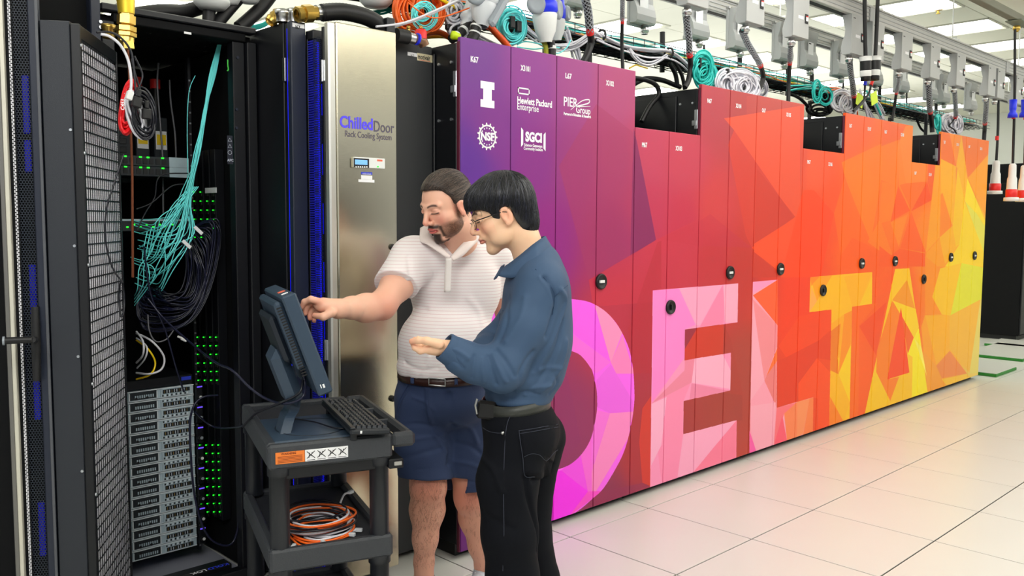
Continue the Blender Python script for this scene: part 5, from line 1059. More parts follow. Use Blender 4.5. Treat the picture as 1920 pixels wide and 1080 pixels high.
t = thing('hose_coupling', tuple(P2W(512, 36, Y=.3)), 'brass coupling behind the wide steel pipe cap', 'coupling'); S = pp([(505, 42), (522, 26)], .3); b = MB(); ax = S[1]-S[0]; b.lathe(S[0], ax, [(.02, 0)]+[(.026 if i % 2 else .022, .008+.009*i) for i in range(7)], brass, 14); b.build('threaded_nut', t)
# hoses over the open rack, white bells
for k, (L, r_, Y, lb) in enumerate((([(245, 30), (300, 22), (345, 22), (380, 12), (400, 2)], .030, .7, 'thick black hose lying over the open rack'), ([(394, 8), (392, 25), (391, 50)], .026, .62, 'black hose dropping from the white bell onto the rack'), ([(455, -12), (440, 5), (420, 28), (404, 48)], .026, .62, 'black hose slanting down beside the white bell'), ([(512, -14), (490, 14), (468, 35), (448, 52)], .028, .62, 'black hose slanting down nearest the brass couplings'))):
    b = MB(); b.tube(spl(pp(L, Y), 8), r_, black_rub, 14); tag(b.build('black_hose'), lb, 'hose')
for k, (px, py, s_, lb) in enumerate(((397, 6, 1.0, 'white bell-shaped cap over the open rack, left and largest'), (432, -4, .6, 'white bell-shaped cap over the open rack, middle'), (466, -6, .7, 'white bell-shaped cap over the open rack, right'), (705, 2, 1.0, 'white bell-shaped cap with grey ring above the steel door'))):
    c = P2W(px, py, Y=.6 if k < 3 else .35); t = thing('bell_cap', tuple(c), lb, 'connector'); b = MB(); b.lathe(c+np.array([0, 0, .06]), (0, 0, -1), [(.03*s_, -.06), (.035*s_, .0), (.05*s_, .03), (.072*s_, .05), (.072*s_, .062), (.05*s_, .085), (.0, .09)], white_pl, 24); b.build('cap', t)
    b = MB(); b.lathe(c+np.array([0, 0, .06]), (0, 0, -1), [(.05*s_, -.06), (.052*s_, -.02), (.03*s_, -.01)], grey_pl, 24); b.build('ring', t)
# pale cabinet far behind, seen over the short crimson doors
t = thing('air_unit', (5.2, 3.0, 0), 'pale grey cabinet standing behind the row, over the short crimson doors', 'cabinet'); a = P2W(1188, 130, Y=2.4); e = P2W(1243, 120, Y=2.4)
b = MB(); b.box((a[0]-.3, 2.4, 0), (e[0]+.05, 3.2, 2.55), mat('pale_grey_enamel', (190, 192, 194), .4), .012); b.build('body', t); b = MB(); b.box((e[0]+.055, 2.45, 0), (e[0]+.5, 3.2, 2.65), black_side, .006); b.build('black_side_column', t)
b = MB(); b.box((a[0]-.25, 2.392, .1), (e[0], 2.399, 1.2), grey_pl, .003); b.build('front_panel', t)
# right end: aisle rail, drop cords with red and white plugs, black racks
t = thing('aisle_rail', (9.5, -.9, 2.95), 'thin dark rail under the ceiling at the upper right corner', 'rail'); a = P2W(1825, -2, Z=3.2); e = P2W(1895, 28, Z=3.2)
b = MB(); d = (e-a); b.box((a[0]-2, a[1]-.04, 3.19), (e[0]+6, a[1]+.03, 3.25), mat('olive_grey_rail', (120, 122, 106), .5), .004); b.build('rail_body', t)
for x in (a[0]-1, e[0]+.6): b = MB(); b.cyl((x, a[1], 3.25), (x, a[1], CEIL), .006, grey_rail, 8); b.build('hanger_rod', t)
ra = a[1]; tb = thing('tap_box', (0, 0, 0), 'small square grey-green box under the rail at the upper right corner', 'tap box'); a = P2W(1897, 20, Y=ra); e = P2W(1916, 50, Y=ra); tb.location = tuple(a)
b = MB(); b.box((a[0], ra-.08, e[2]), (e[0]+.05, ra+.05, 3.188), mat('box_grey_green', (120, 132, 118), .5), .005); b.build('box_body', tb); g = P2W(1906, 53, Y=ra); b = MB(); b.lathe(g+np.array([0, 0, .02]), (0, 0, -1), [(.025, 0), (.03, .01), (.03, .03), (.014, .05)], brass, 10); b.build('cable_gland', tb)
Yr = ra
def dropplug(lb, px, y0, yp, conn=True, Yq=None, braid=False):
    Yq = Yr if Yq is None else Yq; t = thing('drop_cord_plug', tuple(P2W(px, yp, Y=Yq)), lb, 'power cord'); top = P2W(px+4, y0, Y=Yq); c = P2W(px, yp, Y=Yq); s_ = .74*(W2P(c)[2])/9.0
    b = MB(); b.tube(spl([top, (top+c)/2+np.array([.02, 0, 0]), c], 6), .018*s_, black_rub, 8); b.build('cord', t)
    b = MB(); q = top+(c-top)*.62; b.tube([q, q+(c-top)/np.linalg.norm(c-top)*.04], .024*s_, red_p, 10); b.build('red_ring', t)
    if conn:
        q = P2W(px+1, 187, Y=Yq); b = MB(); b.lathe(q, (0, 0, -1), [(.0, 0), (.05*s_, 0), (.045*s_, .08), (.04*s_, .10), (.06*s_, .12), (.065*s_, .15), (.0, .15)], blue_pl, 14); b.build('blue_connector', t)
    b = MB(); b.lathe(c, (0, 0, -1), [(.028*s_, -.01), (.045*s_, .0), (.048*s_, .03), (.05*s_, .1), (.062*s_, .12), (.066*s_, .20), (.07*s_, .21)], white_pl, 18); b.build('white_grip', t)
    b = MB(); b.lathe(c, (0, 0, -1), [(.066*s_, .21), (.074*s_, .212), (.074*s_, .275), (.066*s_, .28)], red_p, 18); b.build('red_sleeve', t)
    b = MB(); b.lathe(c, (0, 0, -1), [(.07*s_, .278), (.095*s_, .28), (.097*s_, .31), (.0, .312)], white_pl, 18); b.build('flange', t)
dropplug('red and white plug hanging on black cord just right of the row', 1868, 176, 303, False, Yq=-.02)
dropplug('red and white plug under a blue connector, hanging at the right edge', 1899, 55, 309)
dropplug('red and white plug cut by the right frame edge', 1921, 55, 312)
for k, (x0, x1_, y0, z1, lb) in enumerate(((12.33, 12.93, .57, 2.02, 'tall black rack far beyond the row end, nearer one'), (12.95, 13.55, .57, 2.30, 'taller black rack far beyond the row end at the right edge'), (13.57, 14.17, .57, 2.02, 'black rack far beyond the row end, hidden behind others'))):
    t = thing('black_rack', ((x0+x1_)/2, 1.1, 0), lb, 'rack'); b = MB(); b.box((x0, y0+.02, .06), (x1_, 1.75, z1), dark_in, .006); b.build('body', t); b = MB(); b.box((x0+.01, y0, .08), (x1_-.01, y0+.018, z1-.02), black_side, .004); b.build('door', t); b = MB(); b.box((x0+.03, y0+.05, 0), (x1_-.03, 1.7, .06), black_rub); b.build('plinth', t)
t = thing('sprinkler_head', tuple(P2W(1759, 22, Z=CEIL-.02)), 'small brass sprinkler head on the ceiling at the upper right', 'sprinkler'); c = P2W(1759, 22, Z=CEIL-.02); b = MB(); b.lathe((c[0], c[1], CEIL), (0, 0, -1), [(.035, 0), (.035, .005), (.012, .008), (.010, .03), (.02, .035), (.02, .04), (0, .042)], brass, 12); b.build('head', t)
# ================================================================== the cart with monitor and keyboard
cart_m = mat('cart_charcoal_plastic', (56, 59, 64), .5, bump=.25, bscale=220, var=.08, vscale=6)
cart_leg = mat('cart_leg_plastic', (26, 29, 36), .42, bump=.05, bscale=300)
shelf_m = mat('cart_shelf_dark', (34, 37, 44), .7, bump=.3, bscale=400)
mon_m = mat('monitor_blue_grey', (52, 68, 86), .42, bump=.03, bscale=500); mon_d = mat('monitor_dark', (24, 32, 44), .5)
# cart frame: u towards the aisle side (right), v away from the camera, hinged on its near left corner
cu = np.array([math.cos(math.radians(-20)), math.sin(math.radians(-20)), 0]); cv = np.array([-cu[1], cu[0], 0])
c0 = P2W(503, 845, Z=.832); c0 = np.array([c0[0], c0[1], 0])
ct_ = thing('utility_cart', tuple(c0), 'dark grey plastic utility cart with a monitor and keyboard on its top shelf', 'cart', rz=math.radians(-20))
CW, CL = .375, .64
def cbx(name, a, c, m=cart_m, bev=.006, par=None): b = MB(); b.box(a, c, m, bev); return b.build(name, par or ct_, local=True)
def shelf(z, hgt, nm):
    b = MB(); b.box((.01, .01, z), (CW-.01, CL-.01, z+.012), shelf_m, .002); fl = b.build(nm, ct_, local=True)
    b = MB()
    for a, c in (((0, 0, z-hgt+.03), (CW, .03, z+.03)), ((0, CL-.03, z-hgt+.03), (CW, CL, z+.03)), ((0, .03, z-hgt+.03), (.03, CL-.03, z+.03)), ((CW-.03, .03, z-hgt+.03), (CW, CL-.03, z+.03))): b.box(a, c, cart_m, .007)
    b.build('shelf_rim', fl, local=True)
shelf(.815, .075, 'top_shelf'); shelf(.497, .07, 'middle_shelf'); shelf(.17, .07, 'bottom_shelf')
for i, (u, v) in enumerate(((.035, .035), (CW-.035, .035), (.035, CL-.035), (CW-.035, CL-.035))):
    b = MB(); 
    for za, zb in ((.52, .775), (.20, .462), (.07, .13)): b.lathe((u, v, za), (0, 0, 1), [(.030, 0), (.030, zb-za-.03), (.035, zb-za-.028), (.035, zb-za)], cart_leg, 16)
    b.build('leg', ct_, local=True)
    b = MB(); b.cyl((u-.015, v, .045), (u+.015, v, .045), .045, black_rub, 20); b.cyl((u-.017, v, .045), (u+.017, v, .045), .016, grey_pl, 12); b.box((u-.022, v-.015, .045), (u+.022, v+.015, .09), black_metal, .003); b.build('caster', ct_, local=True)
# moulded tray with wells along the right side, push handle ear
b = MB(); b.box((CW, 0, .80), (CW+.075, .03, .846), cart_m, .010); b.box((CW+.045, .03, .80), (CW+.075, CL, .846), cart_m, .010); b.box((CW, CL-.03, .80), (CW+.075, CL, .846), cart_m, .01); b.box((CW, .03, .80), (CW+.046, CL-.03, .806), shelf_m); b.build('side_tray', ct_, local=True)
b = MB()
for v0, v1 in ((.22, .23), (.40, .41)): b.box((CW, v0, .806), (CW+.05, v1, .842), cart_m, .003)
b.build('tray_divider', ct_, local=True)
cbx('drawer_front', (.045, .012, .735), (CW-.045, .03, .772), black_metal, .003); cbx('drawer_rail', (CW-.012, .0, .735), (CW+.035, .5, .765), black_metal, .003)
b = MB(); b.box((CW+.004, -.003, .744), (CW+.030, .002, .757), steel, .002); b.build('slide_end', ct_, local=True)
b = MB(); b.box((.02, -.0016, .788), (.105, .0, .823), mat('warning_orange', (240, 130, 50), .5), .0005); lab = b.build('warning_label', ct_, local=True)
b = MB(); b.box((.106, -.0016, .788), (.235, .0, .823), paper, .0005); b.build('instruction_label', ct_, local=True)
b = MB()
for k in range(5): b.box((.026, -.0022, .792+k*.0042), (.098, -.0016, .7935+k*.0042), mat('label_brown', (140, 60, 20), .6))
b.build('label_text', ct_, local=True)
b = MB()
for k in range(4):
    x = .111+k*.0315
    for s_ in (0, 1): b.tube([(x, -.002, .797 if s_ else .818), (x+.024, -.002, .818 if s_ else .797)], .0011, ink, 4)
    b.tube([(x+.006, -.002, .799), (x+.008, -.002, .814), (x+.012, -.002, .804), (x+.016, -.002, .815)], .0012, ink, 4); b.box((x, -.002, .791), (x+.024, -.0016, .7925), ink)
b.build('pictogram', ct_, local=True)
W_T = Matrix.Translation(tuple(c0)) @ Matrix.Rotation(math.radians(-20), 4, 'Z')
text('WARNING', .009, np.array(W_T @ Vector((.036, -.0024, .8150))), cu, (0, 0, 1), mat('label_brown', (140, 60, 20), .6), ct_, off=.0003)
# coil of patch cords on the middle shelf
def cw(u, v, z): return np.array(W_T @ Vector((u, v, z)))
t = thing('patch_cord_coil', tuple(cw(.19, .2, .51)), 'coil of white, orange and black patch cords lying on the cart middle shelf', 'cable coil')
for k in range(18):
    m_ = [white_cable, black_cable, orange_c, white_cable, orange_c, black_cable][k % 6]; rr_ = .105*(1-.22*rng.random()); oc = rng.normal(0, .012, 2); z = .516+.0028*k
    cable('loop', [cw(.175+oc[0]+rr_*1.1*math.cos(a), .18+oc[1]+rr_*1.05*math.sin(a), z+.004*math.sin(a*2+k)) for a in np.arange(12)*2*PI/12], .0036, m_, parent=t, k=4, closed=True)
for P_, m_ in (([(.09, .12, .516), (.12, .06, .515), (.19, .05, .515), (.25, .07, .517)], orange_c), ([(.08, .14, .517), (.10, .045, .515), (.16, .04, .515)], orange_c), ([(.26, .25, .55), (.29, .30, .575), (.32, .34, .565)], white_cable), ([(.10, .14, .52), (.15, .07, .518), (.22, .08, .518), (.28, .10, .52)], white_cable)): cable('cord_end', [cw(*q) for q in P_], .0036, m_, parent=t)
for q in ((.26, .07), (.165, .035), (.075, .04), (.29, .10)): b = MB(); b.box((-.012, -.006, -.005), (.012, .006, .006), mat('clear_plug', (215, 220, 225), .2), .0015, Matrix.Translation(tuple(cw(*q, .519))) @ Matrix.Rotation(.3+q[0]*7, 4, 'Z')); b.build('plug', t)
b = MB(); b.box((-.012, -.006, -.005), (.012, .006, .006), mat('clear_plug', (215, 220, 225), .2), .0015, Matrix.Translation(tuple(cw(.325, .35, .565))) @ Matrix.Rotation(.3, 4, 'Z')); b.build('plug', t)
# monitor: screen plane runs along cv, leaning back to the left
zt = .829
tilt = math.radians(20)
a = P2W(625, 734, D=2.66); top = P2W(563, 549, D=2.60)   # near lower and near upper corner of the screen
lean = math.atan2(W2P(a)[0]-W2P(top)[0], W2P(top)[1]*-1+W2P(a)[1])
M0 = np.array([a[0], a[1], a[2]])
LN = math.radians(19.5); lu = np.array([-cu[0]*math.sin(LN), -cu[1]*math.sin(LN), math.cos(LN)])   # up along the screen
ln_ = np.cross(lu, cv); ln_ /= np.linalg.norm(ln_); ln_ = ln_ if ln_@cu > 0 else -ln_                           # screen normal, to the right
HM, WM = np.linalg.norm(top-a)*1.02, .36
mt_ = thing('computer_monitor', tuple(M0-np.array([0, 0, M0[2]-zt])), 'blue-grey flat computer monitor on the cart, leaning back and seen from its side', 'monitor')
def mbox(name, w0, w1, h0, h1, d0, d1, m=mon_m, bev=.006, par=None):
    """w along the screen width, h up the screen, d along the normal"""
    Mx = Matrix(((cv[0], lu[0], ln_[0], M0[0]), (cv[1], lu[1], ln_[1], M0[1]), (cv[2], lu[2], ln_[2], M0[2]), (0, 0, 0, 1)))
    b = MB(); b.box((w0, h0, d0), (w1, h1, d1), m, bev, Mx); return b.build(name, par or mt_)
mbox('screen_housing', 0, WM, 0, HM, -.045, 0.0, mon_m, .005); mbox('screen_bezel', .012, WM-.012, .015, HM-.012, -.0005, .001, mon_d, .0005)
mbox('screen', .02, WM-.02, .025, HM-.02, .0008, .0016, mat('screen_dark_glass', (12, 14, 20), .12, spec=.6), .0004)
bk = mbox('back_cover', .02, WM-.02, .10*HM/.35, HM-.012, -.072, -.046, mon_m, .008)
mbox('back_bulge', .06, WM-.06, .12, HM-.05, -.095, -.072, mon_d, .012)
for k in range(26): mbox('vent_slot', .0185, .0205, .075+k*.0088, .079+k*.0088, -.068, -.052, ink, 0, bk)
mbox('button', .05, .062, HM-.0005, HM+.002, -.035, -.015, paper, .0005); mbox('orange_sticker', .11, .14, HM-.0005, HM+.0008, -.035, -.012, mat('orange_red_mark', (235, 110, 80), .5), .0003)
mbox('port_label', -.0012, .0005, .022, .034, -.024, -.018, paper, .0003); mbox('port_label', -.0012, .0005, .024, .036, -.031, -.028, paper, .0003)
mbox('tilt_column', .10, .26, -.03, .165, -.128, -.074, mat('monitor_stand_grey', (58, 74, 92), .45), .03)
# curved foot
foot = MB(); A_ = W2P(M0)
fc = P2W(553, 745, D=2.80); fb2 = P2W(530, 812, D=2.72)
arm = spl([fc+np.array([0, 0, .03]), fc-np.array([0, 0, .03])-cu*.01, (fc+fb2)/2-cu*.005, np.array([fb2[0], fb2[1], zt+.012])], 5)
for i in range(len(arm)-1):
    p0, p1 = arm[i], arm[i+1]; w_ = .045; foot.add([tuple(p0+cv*w_+cu*.016), tuple(p0-cv*w_+cu*.016), tuple(p0-cv*w_-cu*.016), tuple(p0+cv*w_-cu*.016), tuple(p1+cv*w_+cu*.016), tuple(p1-cv*w_+cu*.016), tuple(p1-cv*w_-cu*.016), tuple(p1+cv*w_-cu*.016)], [(0, 1, 2, 3), (4, 7, 6, 5), (0, 4, 5, 1), (1, 5, 6, 2), (2, 6, 7, 3), (3, 7, 4, 0)], mon_m)
foot.build('stand_arm', mt_)
b = MB(); b.box((.02, .035, .8275), (.285, .36, .846), mon_m, .006); Vb = [tuple(W_T @ Vector(q)) for q in b.v]; b.v = Vb; b.build('stand_base', mt_)
b = MB(); b.tube([cw(.16+.11*math.cos(g), .19+.12*math.sin(g), .8465) for g in np.arange(28)*2*PI/28], .0016, mon_d, 4, closed=True); b.build('turntable_groove', mt_)
# keyboard at the right of the monitor, long side running away from the camera
kk = thing('keyboard', tuple(cw(.30, .05, .83)), 'black computer keyboard on the cart right of the monitor', 'keyboard')
kbm = mat('keyboard_black', (30, 34, 40), .5); keym = mat('key_cap', (40, 44, 50), .45)
k0 = P2W(657, 806, D=2.60); ke = P2W(600, 749, Z=k0[2]); kn = P2W(732, 803, Z=k0[2]-.008)
ku = ke-k0; KL = np.linalg.norm(ku); ku /= KL; kv = kn-k0; kv -= ku*(kv@ku); KW = np.linalg.norm(kv); kv /= KW; KL = min(KL, .45); KW = min(KW, .17); kw_ = np.cross(kv, ku); kw_ = kw_ if kw_[2] > 0 else -kw_
KM = Matrix(((ku[0], kv[0], kw_[0], k0[0]), (ku[1], kv[1], kw_[1], k0[1]), (ku[2], kv[2], kw_[2], k0[2]), (0, 0, 0, 1)))
b = MB(); b.box((0, 0, -.018), (KL, KW, .0), kbm, .005, KM); b.box((.0, .0, -.0), (KL, .018, .006), kbm, .003, KM); b.build('case', kk)
b = MB(); b.box((.03, .01, -.042), (.05, .03, -.016), kbm, .003, KM); b.box((KL-.05, .01, -.042), (KL-.03, .03, -.016), kbm, .003, KM); b.build('riser_foot', kk)
cols_ = 19
for r_ in range(6):
    w_ = (KL-.02)/cols_; dv = (KW-.028)/6
    skip = {4: (15, 16, 17)}.get(r_, ())
    c_ = 0
    while c_ < cols_:
        wid = 1
        if r_ == 5 and c_ == 5: wid = 6
        if c_ in skip or (r_ == 0 and c_ % 5 == 1): c_ += 1; continue
        u0 = .01+c_*w_; v0 = .020+r_*dv
        b = MB(); e = .0011; uu0, uu1, vv0, vv1 = u0+e, u0+w_*wid-e, v0+e, v0+dv-e; q = .0028
        V = [(uu0, vv0, 0), (uu1, vv0, 0), (uu1, vv1, 0), (uu0, vv1, 0), (uu0+q, vv0+q, .0085), (uu1-q, vv0+q, .0085), (uu1-q, vv1-q, .0085), (uu0+q, vv1-q, .0085)]
        b.add([tuple(KM @ Vector(p_)) for p_ in V], [(0, 1, 2, 3), (4, 7, 6, 5), (0, 4, 5, 1), (1, 5, 6, 2), (2, 6, 7, 3), (3, 7, 4, 0)], keym); b.build('key', kk, normals=False)
        c_ += wid
b = MB(); b.box((-.001, .03, -.012), (.001, .036, -.004), paper, 0, KM); b.build('small_label', kk)
# cords on the cart
cable('monitor_cable', [P2W(277, 560, Y=.6), P2W(310, 600, Y=.55), P2W(360, 645, Y=.4), P2W(405, 680, D=3.1), P2W(435, 694, D=2.95), P2W(470, 728, D=2.9), P2W(500, 748, D=2.85), P2W(535, 757, D=2.72), P2W(566, 746, D=2.70), P2W(572, 722, D=2.72), P2W(566, 690, D=2.74)], .0042, blk_blue, 'dark blue-black cord from the rack coil to the back of the monitor', 'cord', n=8, k=10)
cable('monitor_cable', [P2W(455, 800, D=2.95), P2W(480, 775, D=2.86), P2W(520, 758, D=2.74), P2W(560, 738, D=2.7), P2W(568, 712, D=2.72)], .0042, black_cable, 'black cord curving from the cart edge up behind the monitor', 'cord', n=8, k=8)
cable('cord', [cw(.13, .30, .851), cw(.18, .22, .853), cw(.22, .12, .853), cw(.27, .10, .85), cw(.31, .09, .85)], .0026, black_cable, parent=kk, n=6, k=8)
# ================================================================== the two people
import openvdb as vdb
from mathutils.bvhtree import BVHTree
class SDF:
    def __init__(s, lo, hi, h):
        s.h = h; s.lo = np.array(lo, np.float32); n = np.ceil((np.array(hi)-np.array(lo))/h).astype(int)+1; s.n = n
        s.d = np.full(tuple(n), .05, np.float32); s.ax = [s.lo[i]+np.arange(n[i], dtype=np.float32)*h for i in range(3)]
        s.o = np.zeros(3); s.R = np.eye(3)
    def W(s, p): return s.o+s.R@np.asarray(p, float)
    def op(s, lo, hi, fn, k, sub=False):
        m = k+.01+2*s.h; i0 = [max(0, int((lo[i]-m-s.lo[i])/s.h)) for i in range(3)]; i1 = [min(s.n[i], int((hi[i]+m-s.lo[i])/s.h)+2) for i in range(3)]
        if any(i1[i] <= i0[i] for i in range(3)): return
        sl = tuple(slice(i0[i], i1[i]) for i in range(3)); X, Y, Z = np.meshgrid(*[s.ax[i][sl[i]] for i in range(3)], indexing='ij', sparse=True)
        v = fn(X, Y, Z).astype(np.float32); a = s.d[sl]
        if sub: v = -v; hh = np.maximum(k-np.abs(a-v), 0)/k; s.d[sl] = np.maximum(a, v)+hh*hh*k*.25
        else: hh = np.maximum(k-np.abs(a-v), 0)/k; s.d[sl] = np.minimum(a, v)-hh*hh*k*.25
    def ell(s, c, r, k=.01, sub=False, R=None):
        c = s.W(c); Rm = s.R if R is None else s.R@R; r = np.array(r, float); q = float(r.max())
        def fn(X, Y, Z):
            x, y, z = X-c[0], Y-c[1], Z-c[2]; u = [x*Rm[0, i]+y*Rm[1, i]+z*Rm[2, i] for i in range(3)]
            k0 = np.sqrt(sum((u[i]/r[i])**2 for i in range(3)))+1e-6; k1 = np.sqrt(sum((u[i]/r[i]**2)**2 for i in range(3)))+1e-6
            return k0*(k0-1)/k1
        s.op(c-q, c+q, fn, k, sub); return s
    def cone(s, a, b, ra, rb, k=.01, sub=False, flat=None):
        a = s.W(a); b = s.W(b); d = b-a; L2 = float(d@d)+1e-9; q = max(ra, rb)
        def fn(X, Y, Z):
            t = np.clip(((X-a[0])*d[0]+(Y-a[1])*d[1]+(Z-a[2])*d[2])/L2, 0, 1)
            return np.sqrt((X-a[0]-t*d[0])**2+(Y-a[1]-t*d[1])**2+(Z-a[2]-t*d[2])**2)-(ra+(rb-ra)*t)
        s.op(np.minimum(a, b)-q, np.maximum(a, b)+q, fn, k, sub); return s
    def path(s, P, r, k=.012, sub=False):
        for i in range(len(P)-1): s.cone(P[i], P[i+1], r[i], r[i+1], k, sub)
        return s
    def plane(s, p, n, k=.004):
        """keep the side the normal points away from"""
        p = s.W(p); n = s.R@np.array(n, float); n /= np.linalg.norm(n)
        X, Y, Z = np.meshgrid(*s.ax, indexing='ij', sparse=True); v = ((X-p[0])*n[0]+(Y-p[1])*n[1]+(Z-p[2])*n[2]).astype(np.float32); s.d = np.maximum(s.d, v); return s
    def cutbox(s, p, n, rad, k=.004):
        """cut off what lies beyond the plane, only within rad of p"""
        p = s.W(p); n = s.R@np.array(n, float); n /= np.linalg.norm(n)
        def fn(X, Y, Z): return np.maximum(-((X-p[0])*n[0]+(Y-p[1])*n[1]+(Z-p[2])*n[2]), np.sqrt((X-p[0])**2+(Y-p[1])**2+(Z-p[2])**2)-rad)
        s.op(p-rad, p+rad, fn, k, True); return s
    def noise(s, amp, f, seed=0, stretch=(1, 1, 1)):
        r_ = np.random.default_rng(seed); X, Y, Z = np.meshgrid(*s.ax, indexing='ij'); m = np.abs(s.d) < .03; x, y, z = X[m]*stretch[0], Y[m]*stretch[1], Z[m]*stretch[2]; v = 0
        wx = .03*np.sin(9*y+7*z+seed)+.02*np.sin(17*z+5*x); wz = .03*np.sin(11*x-6*y+seed*2)
        for i in range(7): q = r_.normal(0, 1, 3)*f; v = v+(1-2*np.abs(np.sin(q[0]*(x+wx)+q[1]*y+q[2]*(z+wz)+r_.uniform(0, 6))))
        s.d[m] += (amp*v/3.0).astype(np.float32); return s
    def mesh(s):
        g = vdb.FloatGrid(.05); g.copyFromArray(s.d.astype(np.float64)); P, Q = g.convertToQuads(0.0)
        return P.astype(float)*s.h+s.lo, Q.astype(int)
def vnormals(V, Q):
    n = np.cross(V[Q[:, 2]]-V[Q[:, 0]], V[Q[:, 3]]-V[Q[:, 1]]); N = np.zeros_like(V)
    for i in range(4): np.add.at(N, Q[:, i], n)
    return N/(np.linalg.norm(N, axis=1)[:, None]+1e-12)
def orient(V, Q):
    """outward winding: the signed volume must be positive"""
    a, b, c, d = V[Q[:, 0]], V[Q[:, 1]], V[Q[:, 2]], V[Q[:, 3]]; vol = np.einsum('ij,ij->i', a, np.cross(b, c)).sum()+np.einsum('ij,ij->i', a, np.cross(c, d)).sum()
    return Q if vol > 0 else Q[:, ::-1]
def mk(name, V, Q, mt, parent=None, col=None, relax=1):
    for _ in range(relax):
        S_ = np.zeros_like(V); c = np.zeros(len(V))
        for i in range(4): np.add.at(S_, Q[:, i], V[Q[:, (i+1) % 4]]+V[Q[:, (i+3) % 4]]); np.add.at(c, Q[:, i], 2)
        V = V*.5+.5*S_/c[:, None]
    me = bpy.data.meshes.new(name); me.vertices.add(len(V)); me.vertices.foreach_set('co', V.astype(np.float32).ravel()); me.loops.add(Q.size); me.loops.foreach_set('vertex_index', Q.astype(np.int32).ravel())
    me.polygons.add(len(Q)); me.polygons.foreach_set('loop_start', np.arange(0, Q.size, 4, dtype=np.int32)); me.update(calc_edges=True); me.polygons.foreach_set('use_smooth', np.ones(len(Q), bool))
    if col is not None:
        a = me.color_attributes.new('skin', 'FLOAT_COLOR', 'POINT'); cc = np.ones((len(V), 4), np.float32); cc[:, :3] = np.where(col/255 <= .04045, col/255/12.92, ((col/255+.055)/1.055)**2.4); a.data.foreach_set('color', cc.ravel())
    me.materials.append(mt); o = bpy.data.objects.new(name, me); COL.objects.link(o)
    if parent is not None: o.parent = parent
    return o, V
class Body:
    """a person: local x runs to the right of the view, y away from it, z up"""
    def __init__(s, px, py, D): w = P2W(px, py, D=D); s.base = np.array([w[0], w[1], 0.0]); s.parts = []
    def L(s, px, py, D):
        q = P2W(px, py, D=D)-s.base; return np.array([q[0]*_cy-q[1]*_sy, q[0]*_sy+q[1]*_cy, q[2]])
    def cast(s, bvh, px, py, off=.0):
        a = s.L(px, py, .3); b_ = s.L(px, py, 4.0); h = bvh.ray_cast(Vector(a), Vector(b_-a))
        if h[0] is None: return None
        n = h[1]; n = n if n.dot(Vector(b_-a)) < 0 else -n
        return np.array(h[0]+n*off)
def tree(V, Q): return BVHTree.FromPolygons([tuple(v) for v in V], [tuple(int(i) for i in q) for q in Q])
def folds(V, Q, B, bvh, L):
    """L: (pixel polyline, width, depth): presses or lifts creases along lines on the cloth"""
    N = vnormals(V, Q); out = V.copy()
    for pl, w, amp in L:
        P = [B.cast(bvh, x, y) for x, y in pl]; P = [p for p in P if p is not None]
        if len(P) < 2: continue
        P = spl(P, 4) if len(P) > 2 else np.array(P); m = np.all((V > P.min(0)-3*w) & (V < P.max(0)+3*w), axis=1); idx = np.where(m)[0]; v = V[idx]; best = np.full(len(v), 9.0)
        for i in range(len(P)-1):
            a, d = P[i], P[i+1]-P[i]; t = np.clip(((v-a)@d)/(d@d+1e-9), 0, 1); best = np.minimum(best, np.linalg.norm(v-a-t[:, None]*d, axis=1))
        out[idx] += N[idx]*(amp*np.exp(-(best/w)**2))[:, None]
    return out
def patch(B, bvh, poly, off, th, mt, name, parent, rings=4, step=6):
    """a piece of cloth or leather laid on the surface, cut to a pixel outline"""
    E_ = []
    for i in range(len(poly)):
        a, b_ = np.array(poly[i-1], float), np.array(poly[i], float); m = max(1, int(np.linalg.norm(b_-a)/step))
        for j in range(m): E_.append(a+(b_-a)*j/m)
    c = np.mean(E_, axis=0); V = []; F_ = []; n = len(E_)
    c3 = B.cast(bvh, *c, off)
    if c3 is None: return None
    V.append(c3)
    for r_ in range(1, rings+1):
        for e in E_:
            p = B.cast(bvh, *(c+(e-c)*r_/rings), off); V.append(p if p is not None else V[-1])
    for j in range(n): F_.append((0, 1+j, 1+(j+1) % n))
    for r_ in range(1, rings):
        for j in range(n): a = 1+(r_-1)*n; F_.append((a+j, a+n+j, a+n+(j+1) % n, a+(j+1) % n))
    me = MB(); me.add(V, F_, mt, True); o = me.build(name, parent, local=True); md = o.modifiers.new('thickness', 'SOLIDIFY'); md.thickness = th; md.offset = 0
    return o
def strip(B, up, lo, mt, name, parent, th=.003, n=5):
    U_, L_ = spl([B.L(*q) for q in up], n), spl([B.L(*q) for q in lo], n); m = len(U_); V = []
    for i in range(m):
        for t_ in (0, .35, .7, 1.0): V.append(U_[i]*(1-t_)+L_[i]*t_+np.array([0, -.004*math.sin(t_*PI), 0]))
    b = MB(); b.add(V, [(i*4+j, i*4+j+1, i*4+4+j+1, i*4+4+j) for i in range(m-1) for j in range(3)], mt, True); o = b.build(name, parent, local=True); md = o.modifiers.new('thickness', 'SOLIDIFY'); md.thickness = th; md.offset = 0; return o
def stitch(B, bvh, pl, r_, mt, name, parent, off=.0015, closed=False, k=4):
    P = [B.cast(bvh, x, y, off) for x, y in pl]; P = [p for p in P if p is not None]
    if len(P) < 2: return
    b = MB(); b.tube(spl(P, k, closed), r_, mt, 5, closed); return b.build(name, parent, local=True, normals=False)
def frame(psi, th, roll=0):
    f0 = np.array([-math.sin(psi), -math.cos(psi), 0]); z = np.array([0, 0, 1.0]); f = math.cos(th)*f0-math.sin(th)*z; u = math.cos(th)*z+math.sin(th)*f0; l = np.cross(u, f)
    if roll: l, u = math.cos(roll)*l+math.sin(roll)*u, -math.sin(roll)*l+math.cos(roll)*u
    return np.stack([l, f, u], 1)
